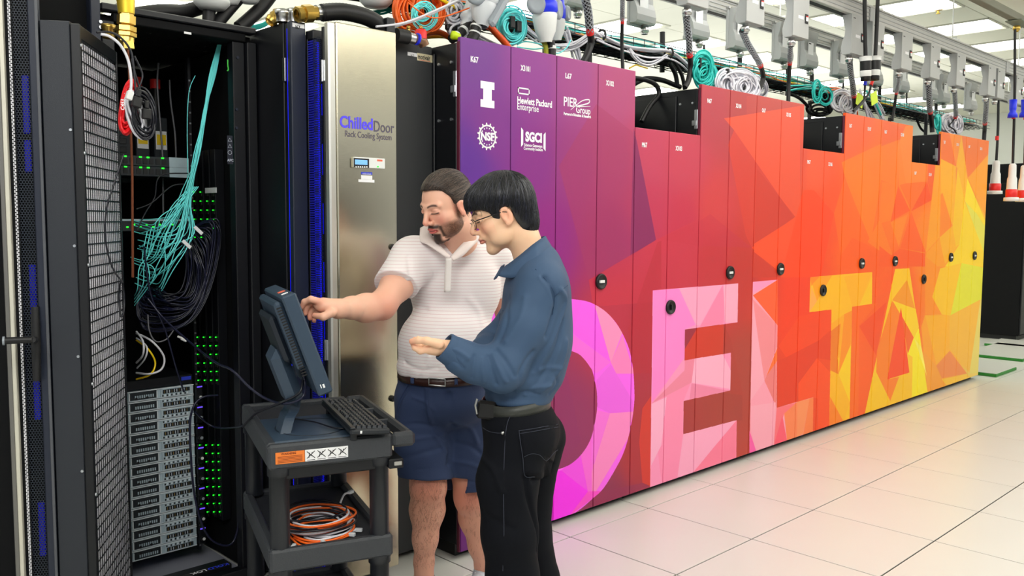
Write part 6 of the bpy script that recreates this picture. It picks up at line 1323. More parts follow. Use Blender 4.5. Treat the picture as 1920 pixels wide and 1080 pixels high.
def head_sdf(S, o, R, heavy=0.0, nose=1.0):
    S.o = np.array(o); S.R = R; h = heavy
    S.ell((0, -.012, .042), (.074, .094, .080), .01)
    S.ell((0, .020, -.005), (.064+.004*h, .070, .092), .02)
    S.ell((0, .020, -.062), (.058+.006*h, .060, .042), .02)
    S.ell((0, .068, -.094), (.024+.003*h, .022, .020), .022)
    for x in (-1, 1):
        S.ell((x*.044, .050, -.022), (.022+.003*h, .026, .024), .016); S.ell((x*.046, .028, -.062), (.018+.004*h, .034, .026), .02)
        S.cone((x*.012, .088, .030), (x*.046, .070, .032), .008, .007, .014)
        S.ell((x*.032, .098, .012), (.017, .014, .012), .010, True)
        S.ell((x*.031, .0745, .011), (.0165, .0145, .0135), .003)
        S.cone((x*.016, .089, .0045), (x*.046, .076, .0045), .0026, .0022, .004)
    S.cone((0, .088, .024), (0, .1125*nose, -.019), .0075, .0105, .012); S.ell((0, .1085*nose, -.024), (.010, .010, .008), .006)
    for x in (-1, 1): S.ell((x*.0125, .098, -.026), (.0078, .011, .0078), .005)
    S.ell((0, .083, -.047), (.026, .015, .014), .012)
    S.ell((0, .0955, -.0500), (.021, .0085, .0058), .004); S.ell((0, .0940, -.0605), (.018, .0085, .0066), .004)
    for x in (-1, 1):
        S.ell((x*.0755, -.008, -.004), (.0085, .019, .031), .006, R=np.array(Matrix.Rotation(-.15, 3, 'X')))
        S.ell((x*.0835, -.004, -.001), (.0055, .010, .017), .004, True); S.ell((x*.077, -.004, -.030), (.006, .009, .009), .005)
def head_cols(V, o, R, base, beard=0.0, seed=1, lips=.75):
    p = (V-o)@R; x, y, z = p[:, 0], p[:, 1], p[:, 2]; ax = np.abs(x); c = np.tile(np.array(base, float), (len(V), 1)); r_ = np.random.default_rng(seed)
    def mixin(w, col): w = np.clip(w, 0, 1)[:, None]; c[:] = c*(1-w)+np.array(col, float)*w
    g = lambda v, a, s_: np.exp(-((v-a)/s_)**2); face = (y > .04)
    mixin(.35*g(ax, .043, .022)*g(z, -.022, .022)*face, (236, 120, 105)); mixin(.4*g(ax, 0, .012)*g(z, -.022, .014)*(y > .095), (235, 120, 105))
    mixin(.25*(ax > .068)*g(z, -.004, .04)*(y < .03)*(y > -.04), (230, 110, 95))
    if beard:
        n = r_.random(len(V))
        jaw = np.clip((-.030-z+.30*(y-.05).clip(-1, 0)*-1*.3)/.018, 0, 1)*(y < .085)*(y > -.015)*(ax > .030); jaw *= np.clip((.088-y)/.03, 0, 1)*np.clip((z+.060+.80*(y+.01))/.008, 0, 1)*(y > .0)
        side = g(y, .012, .014)*(ax > .055)*(ax < .0725)*np.clip((.045-z)/.02, 0, 1)*(z > -.06)
        mixin(.74*np.maximum(jaw*(z > -.125), side)*(.75+.5*n), (66, 38, 24))
        mu = np.clip((.0325-ax)/.006, 0, 1)*g(z, -.0410-.10*ax, .0062)*(y > .070); ch = np.clip((.026-ax)/.008, 0, 1)*np.clip((-.0705-z)/.004, 0, 1)*(y > .045); br = g(ax, .031, .005)*(z < -.042)*(z > -.085)*(y > .06)
        mixin(.95*np.maximum(np.maximum(mu, ch), .85*br), (38, 22, 16))
        un = (y > .03)*(y < .085)*np.clip((-.098-z)/.006, 0, 1)*np.clip((z+.075+.72*(y-.0))/.008, 0, 1); mixin(.7*un, (60, 36, 24))
    lip = np.clip((.0225-ax)/.003, 0, 1)*(((z+.0555)/.0105)**2 < 1-(ax/.025)**2)*(y > .082); mixin(lips*lip, (205, 84, 82)); mixin(.8*g(z, -.0555, .0017)*(ax < .022)*(y > .08), (120, 40, 44))
    eb = g(z, .0315+.004*np.sin(np.clip((ax-.012)/.036, 0, 1)*PI), .0032)*np.clip((ax-.011)/.004, 0, 1)*np.clip((.050-ax)/.006, 0, 1)*(y > .05); mixin(.9*eb, (38, 24, 20))
    el = g(z, .0052+.05*((ax-.031)/.015)**2*.02, .0018)*np.clip((.0165-np.abs(ax-.0315))/.003, 0, 1)*(y > .06); mixin(.95*el, (24, 16, 16))
    mixin(.35*g(z, .016, .003)*np.clip((.017-np.abs(ax-.0315))/.003, 0, 1)*(y > .06), (170, 100, 85)); mixin(.5*((np.abs(ax-.0085) < .0035) & (z < -.0285) & (z > -.034) & (y > .095)), (110, 50, 45))
    return c
def skin_mat(name, c):
    m = mat(name, c, .48, attr='skin', bump=.03, bscale=350); b = m.node_tree.nodes['Principled BSDF']; b.inputs['Subsurface Weight'].default_value = .12; b.inputs['Subsurface Radius'].default_value = (1, .35, .2); b.inputs['Subsurface Scale'].default_value = .008; return m
def join_parts(A):
    V = []; Q = []; C = []; n = 0
    for v, q, c in A: V.append(v); Q.append(q+n); C.append(c); n += len(v)
    return np.concatenate(V), np.concatenate(Q), np.concatenate(C)
def strand_mesh(paths, r_, mt, name, parent):
    b = MB()
    for P in paths:
        P = np.array(P); m = len(P); b.tube(P, [r_*(1-.75*(i/(m-1))**2)*(0.6 if i == 0 else 1) for i in range(m)], mt, 4, cap=False)
    o = b.build(name, parent, local=True, normals=False); return o
# ------------------------------------------------------------------ man in the striped polo, pointing at the monitor
A = Body(822, 1000, 3.30); LA = A.L
skA = skin_mat('skin_rosy', (226, 160, 128)); baseA = (240, 184, 158); legA = (222, 152, 124)
oA = LA(838, 388, 3.14); RA = frame(math.radians(46), math.radians(21))
S = SDF(oA-np.array([.15, .15, .24]), oA+np.array([.15, .15, .15]), .0020); head_sdf(S, oA, RA, heavy=1.0)
S.o = np.zeros(3); S.R = np.eye(3); nbA = LA(866, 482, 3.26); S.path([oA+RA@np.array([0, -.022, -.04]), oA+RA@np.array([0, -.022, -.095]), nbA], [.058, .060, .068], .02)
Vh, Qh = S.mesh(); Qh = orient(Vh, Qh); Ch = head_cols(Vh, oA, RA, baseA, 1.0)
# body: trunk core, arms, legs
S = SDF((-.62, -.60, 0.0), (.36, .45, 1.50), .0042)
shR, shL = LA(775, 488, 3.22), LA(925, 486, 3.36); elR = LA(716, 573, 3.06); wrR = LA(634, 579, 2.88)
S.cone(LA(848, 500, 3.28), LA(832, 700, 3.32), .10, .12, .03); S.cone(shR, shL, .055, .055, .03)
S.path([shR, (shR+elR)/2+np.array([0, 0, -.005]), elR, elR*.62+wrR*.38+np.array([0, 0, -.004]), wrR], [.062, .056, .046, .045, .030], .03)
elL = LA(955, 590, 3.42); wrL = LA(950, 690, 3.40); S.path([shL, elL, wrL], [.060, .048, .030], .03); S.ell(wrL+np.array([0, 0, -.07]), (.022, .042, .06), .02)
for f_ in range(4): S.path([wrL+np.array([-.01, -.03+.02*f_, -.10]), wrL+np.array([-.012, -.034+.022*f_, -.15]), wrL+np.array([-.03, -.03+.022*f_, -.18])], [.010, .009, .008], .006)
S.path([wrL+np.array([-.01, -.035, -.05]), wrL+np.array([-.03, -.05, -.09]), wrL+np.array([-.035, -.05, -.12])], [.012, .011, .009], .008)
# right leg (left in the picture) and left leg
hipR, hipL = LA(796, 770, 3.32), LA(872, 770, 3.36)
knR, anR = LA(803, 912, 3.30), LA(795, 1052, 3.36); knL, anL = LA(884, 930, 3.42), LA(908, 1062, 3.52)
for hp, kn, an in ((hipR, knR, anR), (hipL, knL, anL)):
    S.cone(hp, kn, .095, .066, .03); S.ell(kn+np.array([0, -.012, .0]), (.056, .058, .065), .03); cf = kn*.68+an*.32+np.array([.0, .016, 0]); S.path([kn, cf, kn*.3+an*.7, an], [.058, .064, .045, .036], .03)
    S.cone(an, np.array([an[0], an[1], .05]), .038, .04, .02); S.cone(np.array([an[0], an[1]+.02, .045]), np.array([an[0]-.05, an[1]-.14, .035]), .036, .03, .02)
# pointing hand
S2 = SDF(LA(560, 540, 2.86)-np.array([.06, .12, .18]), LA(660, 620, 2.86)+np.array([.05, .13, .14]), .0021)
S2.path([elR*.3+wrR*.7, wrR], [.036, .030], .02); S2.path([elR*.62+wrR*.38+np.array([0, 0, -.004]), elR*.3+wrR*.7], [.047, .036], .02)
S2.cone(wrR, LA(606, 572, 2.86), .028, .024, .02); S2.ell(LA(608, 573, 2.865), (.034, .030, .020), .014)
for P_, r_ in (([(600, 566, 2.842), (583, 561, 2.838), (571, 566, 2.845), (566, 576, 2.852)], (.0125, .0105, .0095, .0082)), ([(600, 569, 2.862), (583, 566, 2.862), (573, 576, 2.866), (572, 588, 2.868)], (.0125, .0105, .0095, .0080)),
    ([(603, 574, 2.884), (588, 574, 2.888), (580, 586, 2.890), (581, 597, 2.884)], (.012, .0100, .0090, .0078)), ([(606, 580, 2.900), (594, 583, 2.905), (587, 593, 2.902), (589, 602, 2.894)], (.0105, .0088, .0080, .0070)), ([(622, 586, 2.84), (606, 594, 2.828), (590, 592, 2.836)], (.016, .0125, .0095))): S2.path([LA(*q) for q in P_], r_, .006)
V2, Q2 = S2.mesh(); Q2 = orient(V2, Q2)
Vb, Qb = S.mesh(); Qb = orient(Vb, Qb)
def limb_col(V, base, red=(214, 118, 98), knees=(), seed=3):
    c = np.tile(np.array(base, float), (len(V), 1)); r_ = np.random.default_rng(seed)
    for k_, rad, w_ in knees: c += (np.array(red)-c)*(w_*np.exp(-(np.linalg.norm(V-k_, axis=1)/rad)**2))[:, None]
    return c
Cb = limb_col(Vb, baseA, knees=[(knR+np.array([0, -.06, .02]), .07, .45), (knL+np.array([0, -.06, .02]), .06, .5), (elR+np.array([.02, -.03, -.03]), .07, .4)]); lg = Vb[:, 2] < .75; Cb[lg] = Cb[lg]*np.array([.97, .93, .92])
tips = [LA(566, 576, 2.852), LA(572, 588, 2.868), LA(581, 597, 2.884), LA(589, 602, 2.894), LA(590, 592, 2.836), LA(600, 566, 2.842)]
C2 = limb_col(V2, baseA, knees=[(t_, .016, .45) for t_ in tips])
Va, Qa, Ca = join_parts([(Vh, Qh, Ch), (Vb, Qb, Cb), (V2, Q2, C2)])
pa, _ = mk('person', Va, Qa, skA, None, Ca); pa.location = tuple(A.base); pa.rotation_euler = (0, 0, -YAW)
tag(pa, 'bearded man in pale striped polo and navy shorts, pointing at the monitor', 'person')
# leg and forearm hair: short fine strands
hairl = mat('fine_body_hair', (150, 96, 74), .6)
bvA = tree(Va, Qa); b = MB(); r_ = np.random.default_rng(5); n_ = 0
for _ in range(9000):
    reg = r_.integers(0, 5)
    px, py = (r_.uniform(768, 842), r_.uniform(890, 1062)) if reg < 3 else (r_.uniform(868, 916), r_.uniform(920, 1075)) if reg == 3 else (r_.uniform(770, 840), r_.uniform(900, 1062))
    p = A.cast(bvA, px, py)
    if p is None or n_ > 700: continue
    q = A.cast(bvA, px+r_.uniform(-3, 3) if reg < 4 else px-4, py+(r_.uniform(4, 7) if reg < 4 else r_.uniform(-2, 2)), .0015)
    if q is None or np.linalg.norm(q-p) > .025: continue
    if reg == 4 and r_.random() < .1: continue
    b.tube([p, (p+q)/2+np.array([0, -.001, 0]), q], .00028, hairl, 3, cap=False); n_ += 1
tag(b.build('body_hair', pa, local=True, normals=False), kind='stuff')
# hair: cap and slicked strands
hairA = mat('hair_dark_brown', (40, 29, 23), .38, var=.35, vscale=60, spec=.6)
def hair_cap(S, o, R, line, cuts, swell=1.0, extra=(), k=.40):
    """a cap over the skull kept above a hairline: line gives z as a function of y in the head's own frame"""
    S.o = np.array(o); S.R = R; S.ell((0, -.014, .046), (.0795*swell, .1005*swell, .0865*swell), .01)
    for c, r_, k_ in extra: S.ell(c, r_, k_)
    X, Y, Z = np.meshgrid(*[S.ax[i]-o[i] for i in range(3)], indexing='ij', sparse=True); y = X*R[0, 1]+Y*R[1, 1]+Z*R[2, 1]; z = X*R[0, 2]+Y*R[1, 2]+Z*R[2, 2]; x = X*R[0, 0]+Y*R[1, 0]+Z*R[2, 0]
    lx_, lz_ = zip(*line); S.d = np.maximum(S.d, ((np.interp(y, lx_, lz_)-z)*k).astype(np.float32))
    for c, r_, k_ in cuts: S.ell(c, r_, k_, True)
    return S
def comb(o, R, bvh, starts, end, n, r_, m_, name, parent, lift, wob=.0, seed=1, tr=None):
    """strands laid over the cap from start to end directions, seen from the skull's middle"""
    q = np.random.default_rng(seed); cen = np.array([0, -.012, .045]); out = []
    for i in range(n):
        d0, d1 = starts(q), end(q); P_ = []; pr_ = None; off = q.uniform(.0004, lift); w_ = q.normal(0, wob); t0, t1 = (max(0, q.uniform(-.5, .45)), q.uniform(.75, 1)) if tr is None else (q.uniform(*tr[0]), q.uniform(*tr[1]))
        ax_ = np.cross(d0, d1); ax_ /= np.linalg.norm(ax_)+1e-9; an_ = math.acos(float(np.clip(d0@d1, -1, 1)))
        for t_ in np.linspace(t0, t1, 10):
            d = np.array(Matrix.Rotation(an_*t_, 3, Vector(ax_)) @ Vector(d0)); d = d+ax_*w_*math.sin(t_*PI); d /= np.linalg.norm(d)
            h_ = bvh.ray_cast(Vector(o+R@(cen+d*.3)), Vector(-(R@d)), .3)
            r0 = .3-h_[3] if h_[0] is not None else pr_
            if r0 is None or (pr_ is not None and r0 < pr_-.02): r0 = pr_
            if r0 is None: continue
            pr_ = r0; P_.append(o+R@(cen+d*(r0+off*math.sin(min(1, t_+.15)*PI*.9)+.0006)))
        if len(P_) > 4: out.append(P_)
    strand_mesh(out, r_, m_, name, parent)['kind'] = 'stuff'
def sph(az, el): return np.array([math.cos(el)*math.sin(az), math.cos(el)*math.cos(az), math.sin(el)])
S = SDF(oA-np.array([.17, .17, .14]), oA+np.array([.17, .17, .15]), .0024)
hair_cap(S, oA, RA, [(-.13, -.060), (-.07, -.055), (-.035, -.045), (-.004, -.040), (.010, -.030), (.020, .010), (.026, .045), (.045, .078), (.065, .086), (.1, .088)], [((.082, -.006, -.014), (.016, .020, .034), .005), ((-.082, -.006, -.014), (.016, .020, .034), .005)], 1.01, extra=[((0, -.108, .01), (.028, .026, .03), .02)])
Vc, Qc = S.mesh(); Qc = orient(Vc, Qc); mk('hair', Vc, Qc, hairA, pa); bvH = tree(Vc, Qc)
def stA(q):
    az = q.uniform(-1.75, 1.75); a_ = abs(az); el = np.interp(a_, [0, .5, .8, 1.05, 1.3, 1.75], [.40, .38, .24, -.02, -.30, -.5])+q.uniform(-.02, .05); return sph(az, el)
hs1 = mat('hair_strand_brown', (78, 58, 44), .34, spec=.8); hs2 = mat('hair_strand_dark_brown', (40, 28, 22), .4, spec=.5)
comb(oA, RA, bvH, stA, lambda q: sph(PI+q.normal(0, .12), .05+q.normal(0, .10)), 620, .0009, hs1, 'hair_strands', pa, .0016, .02, 1)
comb(oA, RA, bvH, stA, lambda q: sph(PI+q.normal(0, .12), .05+q.normal(0, .10)), 520, .0010, hs2, 'hair_strands', pa, .0018, .02, 2)
comb(oA, RA, bvH, stA, lambda q: sph(PI+q.normal(0, .12), .05+q.normal(0, .10)), 620, .0010, hs2, 'hair_strands', pa, .0012, .02, 7, ((0, .10), (.35, .6)))
comb(oA, RA, bvH, stA, lambda q: sph(PI+q.normal(0, .12), .05+q.normal(0, .10)), 300, .0008, hs1, 'hair_strands', pa, .0014, .02, 8, ((0, .10), (.35, .6)))
# polo shirt
polo_m = mat('polo_knit', (238, 226, 224), .8, bump=.12, bscale=500)
N = polo_m.node_tree.nodes; Lk = polo_m.node_tree.links; tc = N.new('ShaderNodeTexCoord'); sp_ = N.new('ShaderNodeSeparateXYZ'); m1 = N.new('ShaderNodeMath'); m1.operation = 'MULTIPLY'; m1.inputs[1].default_value = 2*PI/.0115; m2 = N.new('ShaderNodeMath'); m2.operation = 'SINE'; m3_ = N.new('ShaderNodeMath'); m3_.operation = 'GREATER_THAN'; m3_.inputs[1].default_value = .80
mx = N.new('ShaderNodeMix'); mx.data_type = 'RGBA'; mx.inputs[6].default_value = (*lin((242, 234, 234)), 1); mx.inputs[7].default_value = (*lin((230, 208, 210)), 1)
Lk.new(tc.outputs['Object'], sp_.inputs[0]); Lk.new(sp_.outputs[2], m1.inputs[0]); Lk.new(m1.outputs[0], m2.inputs[0]); Lk.new(m2.outputs[0], m3_.inputs[0]); Lk.new(m3_.outputs[0], mx.inputs[0]); Lk.new(mx.outputs[2], N['Principled BSDF'].inputs['Base Color'])
S = SDF((-.36, -.32, .74), (.34, .36, 1.47), .0040); ct_A = frame(math.radians(18), 0)
chc, bec = LA(852, 540, 3.30), LA(838, 640, 3.28); S.R = np.eye(3)
S.ell(chc+np.array([0, .0, .0]), (.180, .125, .17), .03, R=ct_A); S.ell(bec+np.array([0, -.015, -.01]), (.185, .165, .155), .05, R=ct_A); S.ell(LA(837, 688, 3.30), (.188, .172, .085), .04, R=ct_A)
S.cone(shR+np.array([.01, 0, .005]), nbA+np.array([-.02, 0, .01]), .070, .070, .03); S.cone(shL+np.array([0, 0, .0]), nbA+np.array([.02, 0, .01]), .068, .066, .03); S.cone(shR, shL, .075, .075, .04)
hemR = shR*.42+elR*.58; S.cone(shR, shR*.30+elR*.70, .082, .078, .03); hemL = shL*.4+elL*.6; S.cone(shL, shL*.25+elL*.75, .078, .070, .03)
S.cutbox(hemR, (elR-shR)+np.array([.06, 0, 0]), .13); S.cutbox(hemL, elL-shL, .12)
S.plane(LA(838, 708, 3.13), (.05, 0, -1)); neckc = LA(856, 456, 3.22); S.path([nbA+np.array([0, 0, -.0]), oA+RA@np.array([0, -.02, -.09])], [.052, .060], .008, True)
S.cone(LA(848, 470, 3.10), LA(846, 503, 3.10), .030, .008, .008, True)
S.noise(.0022, 9, 3, (1, 1, .8))
Vs, Qs = S.mesh(); Qs = orient(Vs, Qs); bv = tree(Vs, Qs)
Vs = folds(Vs, Qs, A, bv, [([(765, 480), (770, 520), (762, 560)], .010, -.007), ([(757, 560), (775, 575), (800, 580)], .010, -.006), ([(752, 600), (765, 592), (790, 590)], .010, .005), ([(735, 545), (750, 530), (765, 525)], .008, .005), ([(730, 555), (745, 545), (760, 545)], .007, -.005), ([(760, 680), (790, 694), (820, 690)], .008, -.004), ([(790, 700), (800, 686), (805, 670)], .007, .004), ([(850, 704), (856, 690), (850, 672)], .007, .004), ([(880, 560), (900, 590), (905, 640)], .012, .005)])
mk('polo_shirt', Vs, Qs, polo_m, pa); shA = bpy.data.objects['polo_shirt']; bvS = tree(Vs, Qs)
cream = mat('polo_placket_cream', (240, 232, 228), .8)
collar_m = mat('polo_collar', (232, 218, 214), .8, bump=.1, bscale=500)
strip(A, [(836, 484, 3.085), (834, 515, 3.085), (833, 548, 3.085)], [(847, 484, 3.080), (846, 515, 3.080), (845, 548, 3.080)], cream, 'placket', shA)
for px, py in ((838, 497), (839, 531)):
    p = A.cast(bvS, px, py, .006)
    if p is not None: b = MB(); b.lathe(p, (0, -1, .1), [(.006, 0), (.0062, .0015), (.005, .003), (0, .0025)], mat('polo_button', (215, 205, 180), .4), 12); b.build('button', shA, local=True)
def ring_band(B, c, R, rx, ry, h0, h1, fl, mt, name, parent, gap=(-.5, .5), th=.004, drop=.012):
    """a folded collar: a band around the neck, open at the front"""
    V = []; F_ = []; n = 40; a0, a1 = gap[1], 2*PI+gap[0]
    for i in range(n+1):
        a = a0+(a1-a0)*i/n; d = np.array([math.sin(a), math.cos(a), 0]); e = .5+.5*math.cos((a-a0)/(a1-a0)*2*PI)
        rows = [(1.0, h0), (1.0, h1), (1.06, h1+.004), (1.16, h1-.006), (1+fl*.7, (h0+h1)/2-drop*.5-e*.006), (1+fl*(1+.25*e), h0-drop-e*.016)]
        for s_, z in rows: V.append(c+R@np.array([d[0]*rx*s_, d[1]*ry*s_, z]))
    m = 6
    for i in range(n):
        for j in range(m-1): F_.append((i*m+j, (i+1)*m+j, (i+1)*m+j+1, i*m+j+1))
    b = MB(); b.add(V, F_, mt, True); o = b.build(name, parent, local=True); md = o.modifiers.new('thickness', 'SOLIDIFY'); md.thickness = th; md.offset = 1; return o
strip(A, [(802, 420, 3.24), (808, 438, 3.19), (822, 457, 3.14), (845, 481, 3.095)], [(788, 428, 3.23), (788, 452, 3.16), (802, 459, 3.12), (840, 486, 3.093)], collar_m, 'collar', shA)
strip(A, [(845, 481, 3.095), (862, 462, 3.13), (878, 446, 3.17), (890, 432, 3.24)], [(850, 490, 3.093), (868, 480, 3.11), (886, 462, 3.15), (902, 446, 3.24)], collar_m, 'collar', shA)
# belt, shorts
belt_b = mat('belt_dark_brown', (52, 28, 24), .35, bump=.08, bscale=200); navy = mat('navy_twill', (42, 58, 94), .8, bump=.2, bscale=600, var=.10, vscale=5)
def belt_loop(B, c, R, rx, ry, z0, z1, mt, name, parent, th=.004, n=48, tiltf=0.0):
    V = []; F_ = []
    for i in range(n):
        a = 2*PI*i/n; d = np.array([math.sin(a)*rx, math.cos(a)*ry, 0])
        for z in (z0, z1):
            for o_ in (1.0, 1+th/rx): V.append(c+R@np.array([d[0]*o_, d[1]*o_, z+tiltf*math.cos(a)]))
    for i in range(n):
        j = (i+1) % n; a, b_ = i*4, j*4; F_ += [(a, b_, b_+1, a+1), (a+2, a+3, b_+3, b_+2), (a+1, b_+1, b_+3, a+3), (a, a+2, b_+2, b_)]
    b = MB(); b.add(V, F_, mt, True); return b.build(name, parent, local=True)
wA = LA(834, 697, 3.30); belt_loop(A, wA, ct_A, .179, .160, -.016, .016, belt_b, 'belt', pa, tiltf=-.012); 
S = SDF((-.26, -.26, .38), (.30, .32, .95), .0042); S.R = np.eye(3)
S.ell(wA+np.array([0, .0, -.02]), (.172, .152, .07), .02, R=ct_A); S.ell(wA+np.array([0, .01, -.10]), (.182, .155, .12), .04, R=ct_A)
for hp, kn, sg in ((hipR, knR, -1), (hipL, knL, 1)):
    d = kn-hp; S.path([hp+np.array([0, 0, .04]), hp+d*.5+np.array([sg*.006-.004, 0, 0]), hp+d*.96+np.array([sg*.004-.004, 0, 0]), hp+d*1.06], [.112, .104, .098, .098], .025)
S.plane(wA+np.array([0, 0, .004]), (0, 0, 1)); hR = LA(795, 893, 3.3); S.cutbox(hR, (-.04, -.12, -1), .17); S.cutbox(LA(886, 915, 3.4), (.10, -.12, -1), .17)
for hp, kn, hh in ((hipR, knR, hR), (hipL, knL, LA(886, 915, 3.4))): d = (kn-hp)/np.linalg.norm(kn-hp); S.cone(hh-d*.035, hh+d*.08, .088, .090, .003, True)
S.noise(.0028, 8, 11, (1, 1, .7))
Vs, Qs = S.mesh(); Qs = orient(Vs, Qs); bv = tree(Vs, Qs)
Vs = folds(Vs, Qs, A, bv, [([(800, 728), (806, 780), (815, 815), (838, 850)], .009, .007), ([(842, 740), (848, 800), (842, 870)], .012, -.012), ([(765, 725), (752, 750), (745, 775)], .005, -.005), ([(745, 800), (780, 795), (815, 800)], .008, -.005), ([(750, 830), (790, 822), (830, 815)], .008, .005), ([(755, 860), (790, 850), (825, 840)], .009, -.005), ([(850, 790), (880, 800), (895, 830)], .009, .006), ([(855, 830), (880, 835), (900, 850)], .009, -.005), ([(850, 865), (880, 870), (905, 880)], .009, .004), ([(775, 745), (800, 755), (815, 770)], .007, .004), ([(748, 882), (790, 880), (838, 872)], .0035, -.003), ([(850, 893), (880, 902), (903, 905)], .0035, -.003)])
mk('shorts', Vs, Qs, navy, pa); so = bpy.data.objects['shorts']; bvT = tree(Vs, Qs)
stitch(A, bvT, [(800, 728), (804, 760), (806, 790)], .0012, navy, 'fly_seam', so); stitch(A, bvT, [(765, 722), (752, 745), (744, 770)], .0012, navy, 'pocket_seam', so)
bvB = tree(np.array([v.co[:] for v in bpy.data.objects['belt'].data.vertices]), np.array([p.vertices[:] for p in bpy.data.objects['belt'].data.polygons]))
for px, w_ in ((855, 6), (774, 6)): patch(A, bvB, [(px-w_/2, 698), (px+w_/2, 698), (px+w_/2, 727), (px-w_/2, 727)], .003, .003, navy, 'belt_loop', so, rings=2, step=4)
bk = [A.cast(bvB, x, y, .004) for x, y in ((805, 711), (835, 713), (835, 720), (805, 718))]
if all(q is not None for q in bk): b = MB(); P_ = []; [P_.extend([bk[i], (bk[i]+bk[(i+1) % 4])/2]) for i in range(4)]; b.tube([q_+np.array([0, -.004, (.006 if i_ < 4 else -.006)]) for i_, q_ in enumerate(P_)], .0028, steel, 8, closed=True, smooth=True); b.build('belt_buckle', bpy.data.objects['belt'], local=True)
# socks and shoes
shoe_m = mat('grey_sneaker', (198, 202, 212), .6, bump=.1, bscale=300); sole_m = mat('sneaker_sole', (238, 238, 238), .5); sock_m = mat('black_sock', (24, 24, 28), .9, bump=.2, bscale=500)
for an, lb in ((anR, 'R'), (anL, 'L')):
    S = SDF((an[0]-.17, an[1]-.28, -.006), (an[0]+.12, an[1]+.14, .16), .003); f_ = np.array([-.28, -.96, 0]); h_ = np.array([an[0], an[1]+.02, 0])
    S.cone(h_+np.array([0, 0, .05]), h_+f_*.10+np.array([0, 0, .052]), .044, .042, .02); S.cone(h_+f_*.08+np.array([0, 0, .046]), h_+f_*.20+np.array([0, 0, .035]), .042, .036, .02); S.cone(h_+np.array([0, -.005, .07]), np.array([an[0], an[1], .10]), .045, .042, .02); S.plane((0, 0, .018), (0, 0, -1)); S.plane((0, 0, .108), (0, 0, 1)); S.cone(np.array([an[0], an[1]-.005, .075]), np.array([an[0], an[1], .15]), .037, .038, .004, True)
    v, q = S.mesh(); q = orient(v, q); sh_, _ = mk('sneaker', v, q, shoe_m, pa)
    b = MB(); P_ = [h_-f_*.05+np.array([.035, 0, 0]), h_+f_*.02+np.array([.046, 0, 0]), h_+f_*.14+np.array([.044, 0, 0]), h_+f_*.225+np.array([.025, 0, 0]), h_+f_*.24, h_+f_*.225+np.array([-.030, 0, 0]), h_+f_*.14+np.array([-.046, 0, 0]), h_+f_*.02+np.array([-.044, 0, 0]), h_-f_*.05+np.array([-.035, 0, 0])]
    b.prism([(p[0], p[1]) for p in P_], sole_m, lambda x, y: (x, y, .001), lambda x, y: (x, y, .019)); b.build('sole', sh_, local=True)
    b = MB()
    for j in range(4): c = h_+f_*(.06+.03*j)+np.array([0, 0, .098-.012*j]); b.tube([c+np.array([-.02, .005, -.004]), c, c+np.array([.02, -.005, -.004])], .003, sole_m, 5)
    b.build('laces', sh_, local=True)
    b = MB(); b.tube([(an[0], an[1], .085), (an[0], an[1], .132)], [.0415, .0405], sock_m, 20, cap=False); b.build('sock', pa, local=True)
# ------------------------------------------------------------------ man in the blue shirt with glasses
B = Body(975, 1000, 2.84); LB = B.L
skB = skin_mat('skin_light', (226, 172, 136)); baseB = (244, 198, 162)
oB = LB(942, 403, 2.86); RB = frame(math.radians(86), math.radians(21))
S = SDF(oB-np.array([.16, .15, .24]), oB+np.array([.17, .15, .14]), .0020); head_sdf(S, oB, RB, heavy=-.4, nose=.985)
S.o = np.zeros(3); S.R = np.eye(3); nbB = LB(1000, 492, 2.88); S.path([oB+RB@np.array([0, -.030, -.035]), oB+RB@np.array([0, -.038, -.085]), nbB], [.052, .050, .062], .02)
Vh, Qh = S.mesh(); Qh = orient(Vh, Qh); Ch = head_cols(Vh, oB, RB, baseB, 0.0, lips=.45)
S = SDF((-.50, -.42, 0.0), (.34, .42, 1.50), .0042)
sL, sR_ = LB(1014, 540, 2.76), LB(1000, 535, 3.02); eL = LB(935, 690, 2.70); wL = LB(842, 655, 2.64)
S.cone(LB(1000, 520, 2.88), LB(972, 760, 2.88), .085, .09, .03); S.path([sL, eL, wL], [.045, .038, .026], .02)
eR = LB(920, 645, 3.02); wR = LB(925, 706, 2.84); S.path([sR_, eR, wR], [.045, .038, .026], .02)
hand2 = LB(938, 722, 2.775); S.ell(hand2, (.035, .030, .014), .012)
for f_ in range(4): S.path([hand2+np.array([.01, -.024+.016*f_, -.004]), hand2+np.array([.045, -.026+.017*f_, -.006]), hand2+np.array([.065, -.026+.017*f_, .006])], [.010, .009, .0075], .005)
S.path([hand2+np.array([-.02, -.02, 0]), hand2+np.array([.005, -.04, -.002]), hand2+np.array([.03, -.042, .004])], [.011, .010, .008], .006)
kL, aL = LB(958, 1000, 2.80), LB(965, 1180, 2.84); kR, aR = LB(985, 1000, 3.00), LB(1032, 1190, 3.08)
for hp, kn, an in ((LB(965, 800, 2.82), kL, aL), (LB(985, 800, 2.96), kR, aR)):
    S.path([hp, kn, an], [.08, .05, .035], .02); S.cone(an, np.array([an[0], an[1], .05]), .036, .036, .02)
S2 = SDF(LB(760, 600, 2.64)-np.array([.03, .10, .14]), LB(860, 680, 2.64)+np.array([.03, .11, .10]), .0021)
S2.cone(wL+np.array([.03, 0, 0]), LB(826, 652, 2.64), .028, .025, .015); S2.ell(LB(812, 652, 2.645), (.034, .034, .019), .014, R=np.array(Matrix.Rotation(.25, 3, 'X'))); S2.ell(LB(822, 650, 2.62), (.022, .014, .016), .014)
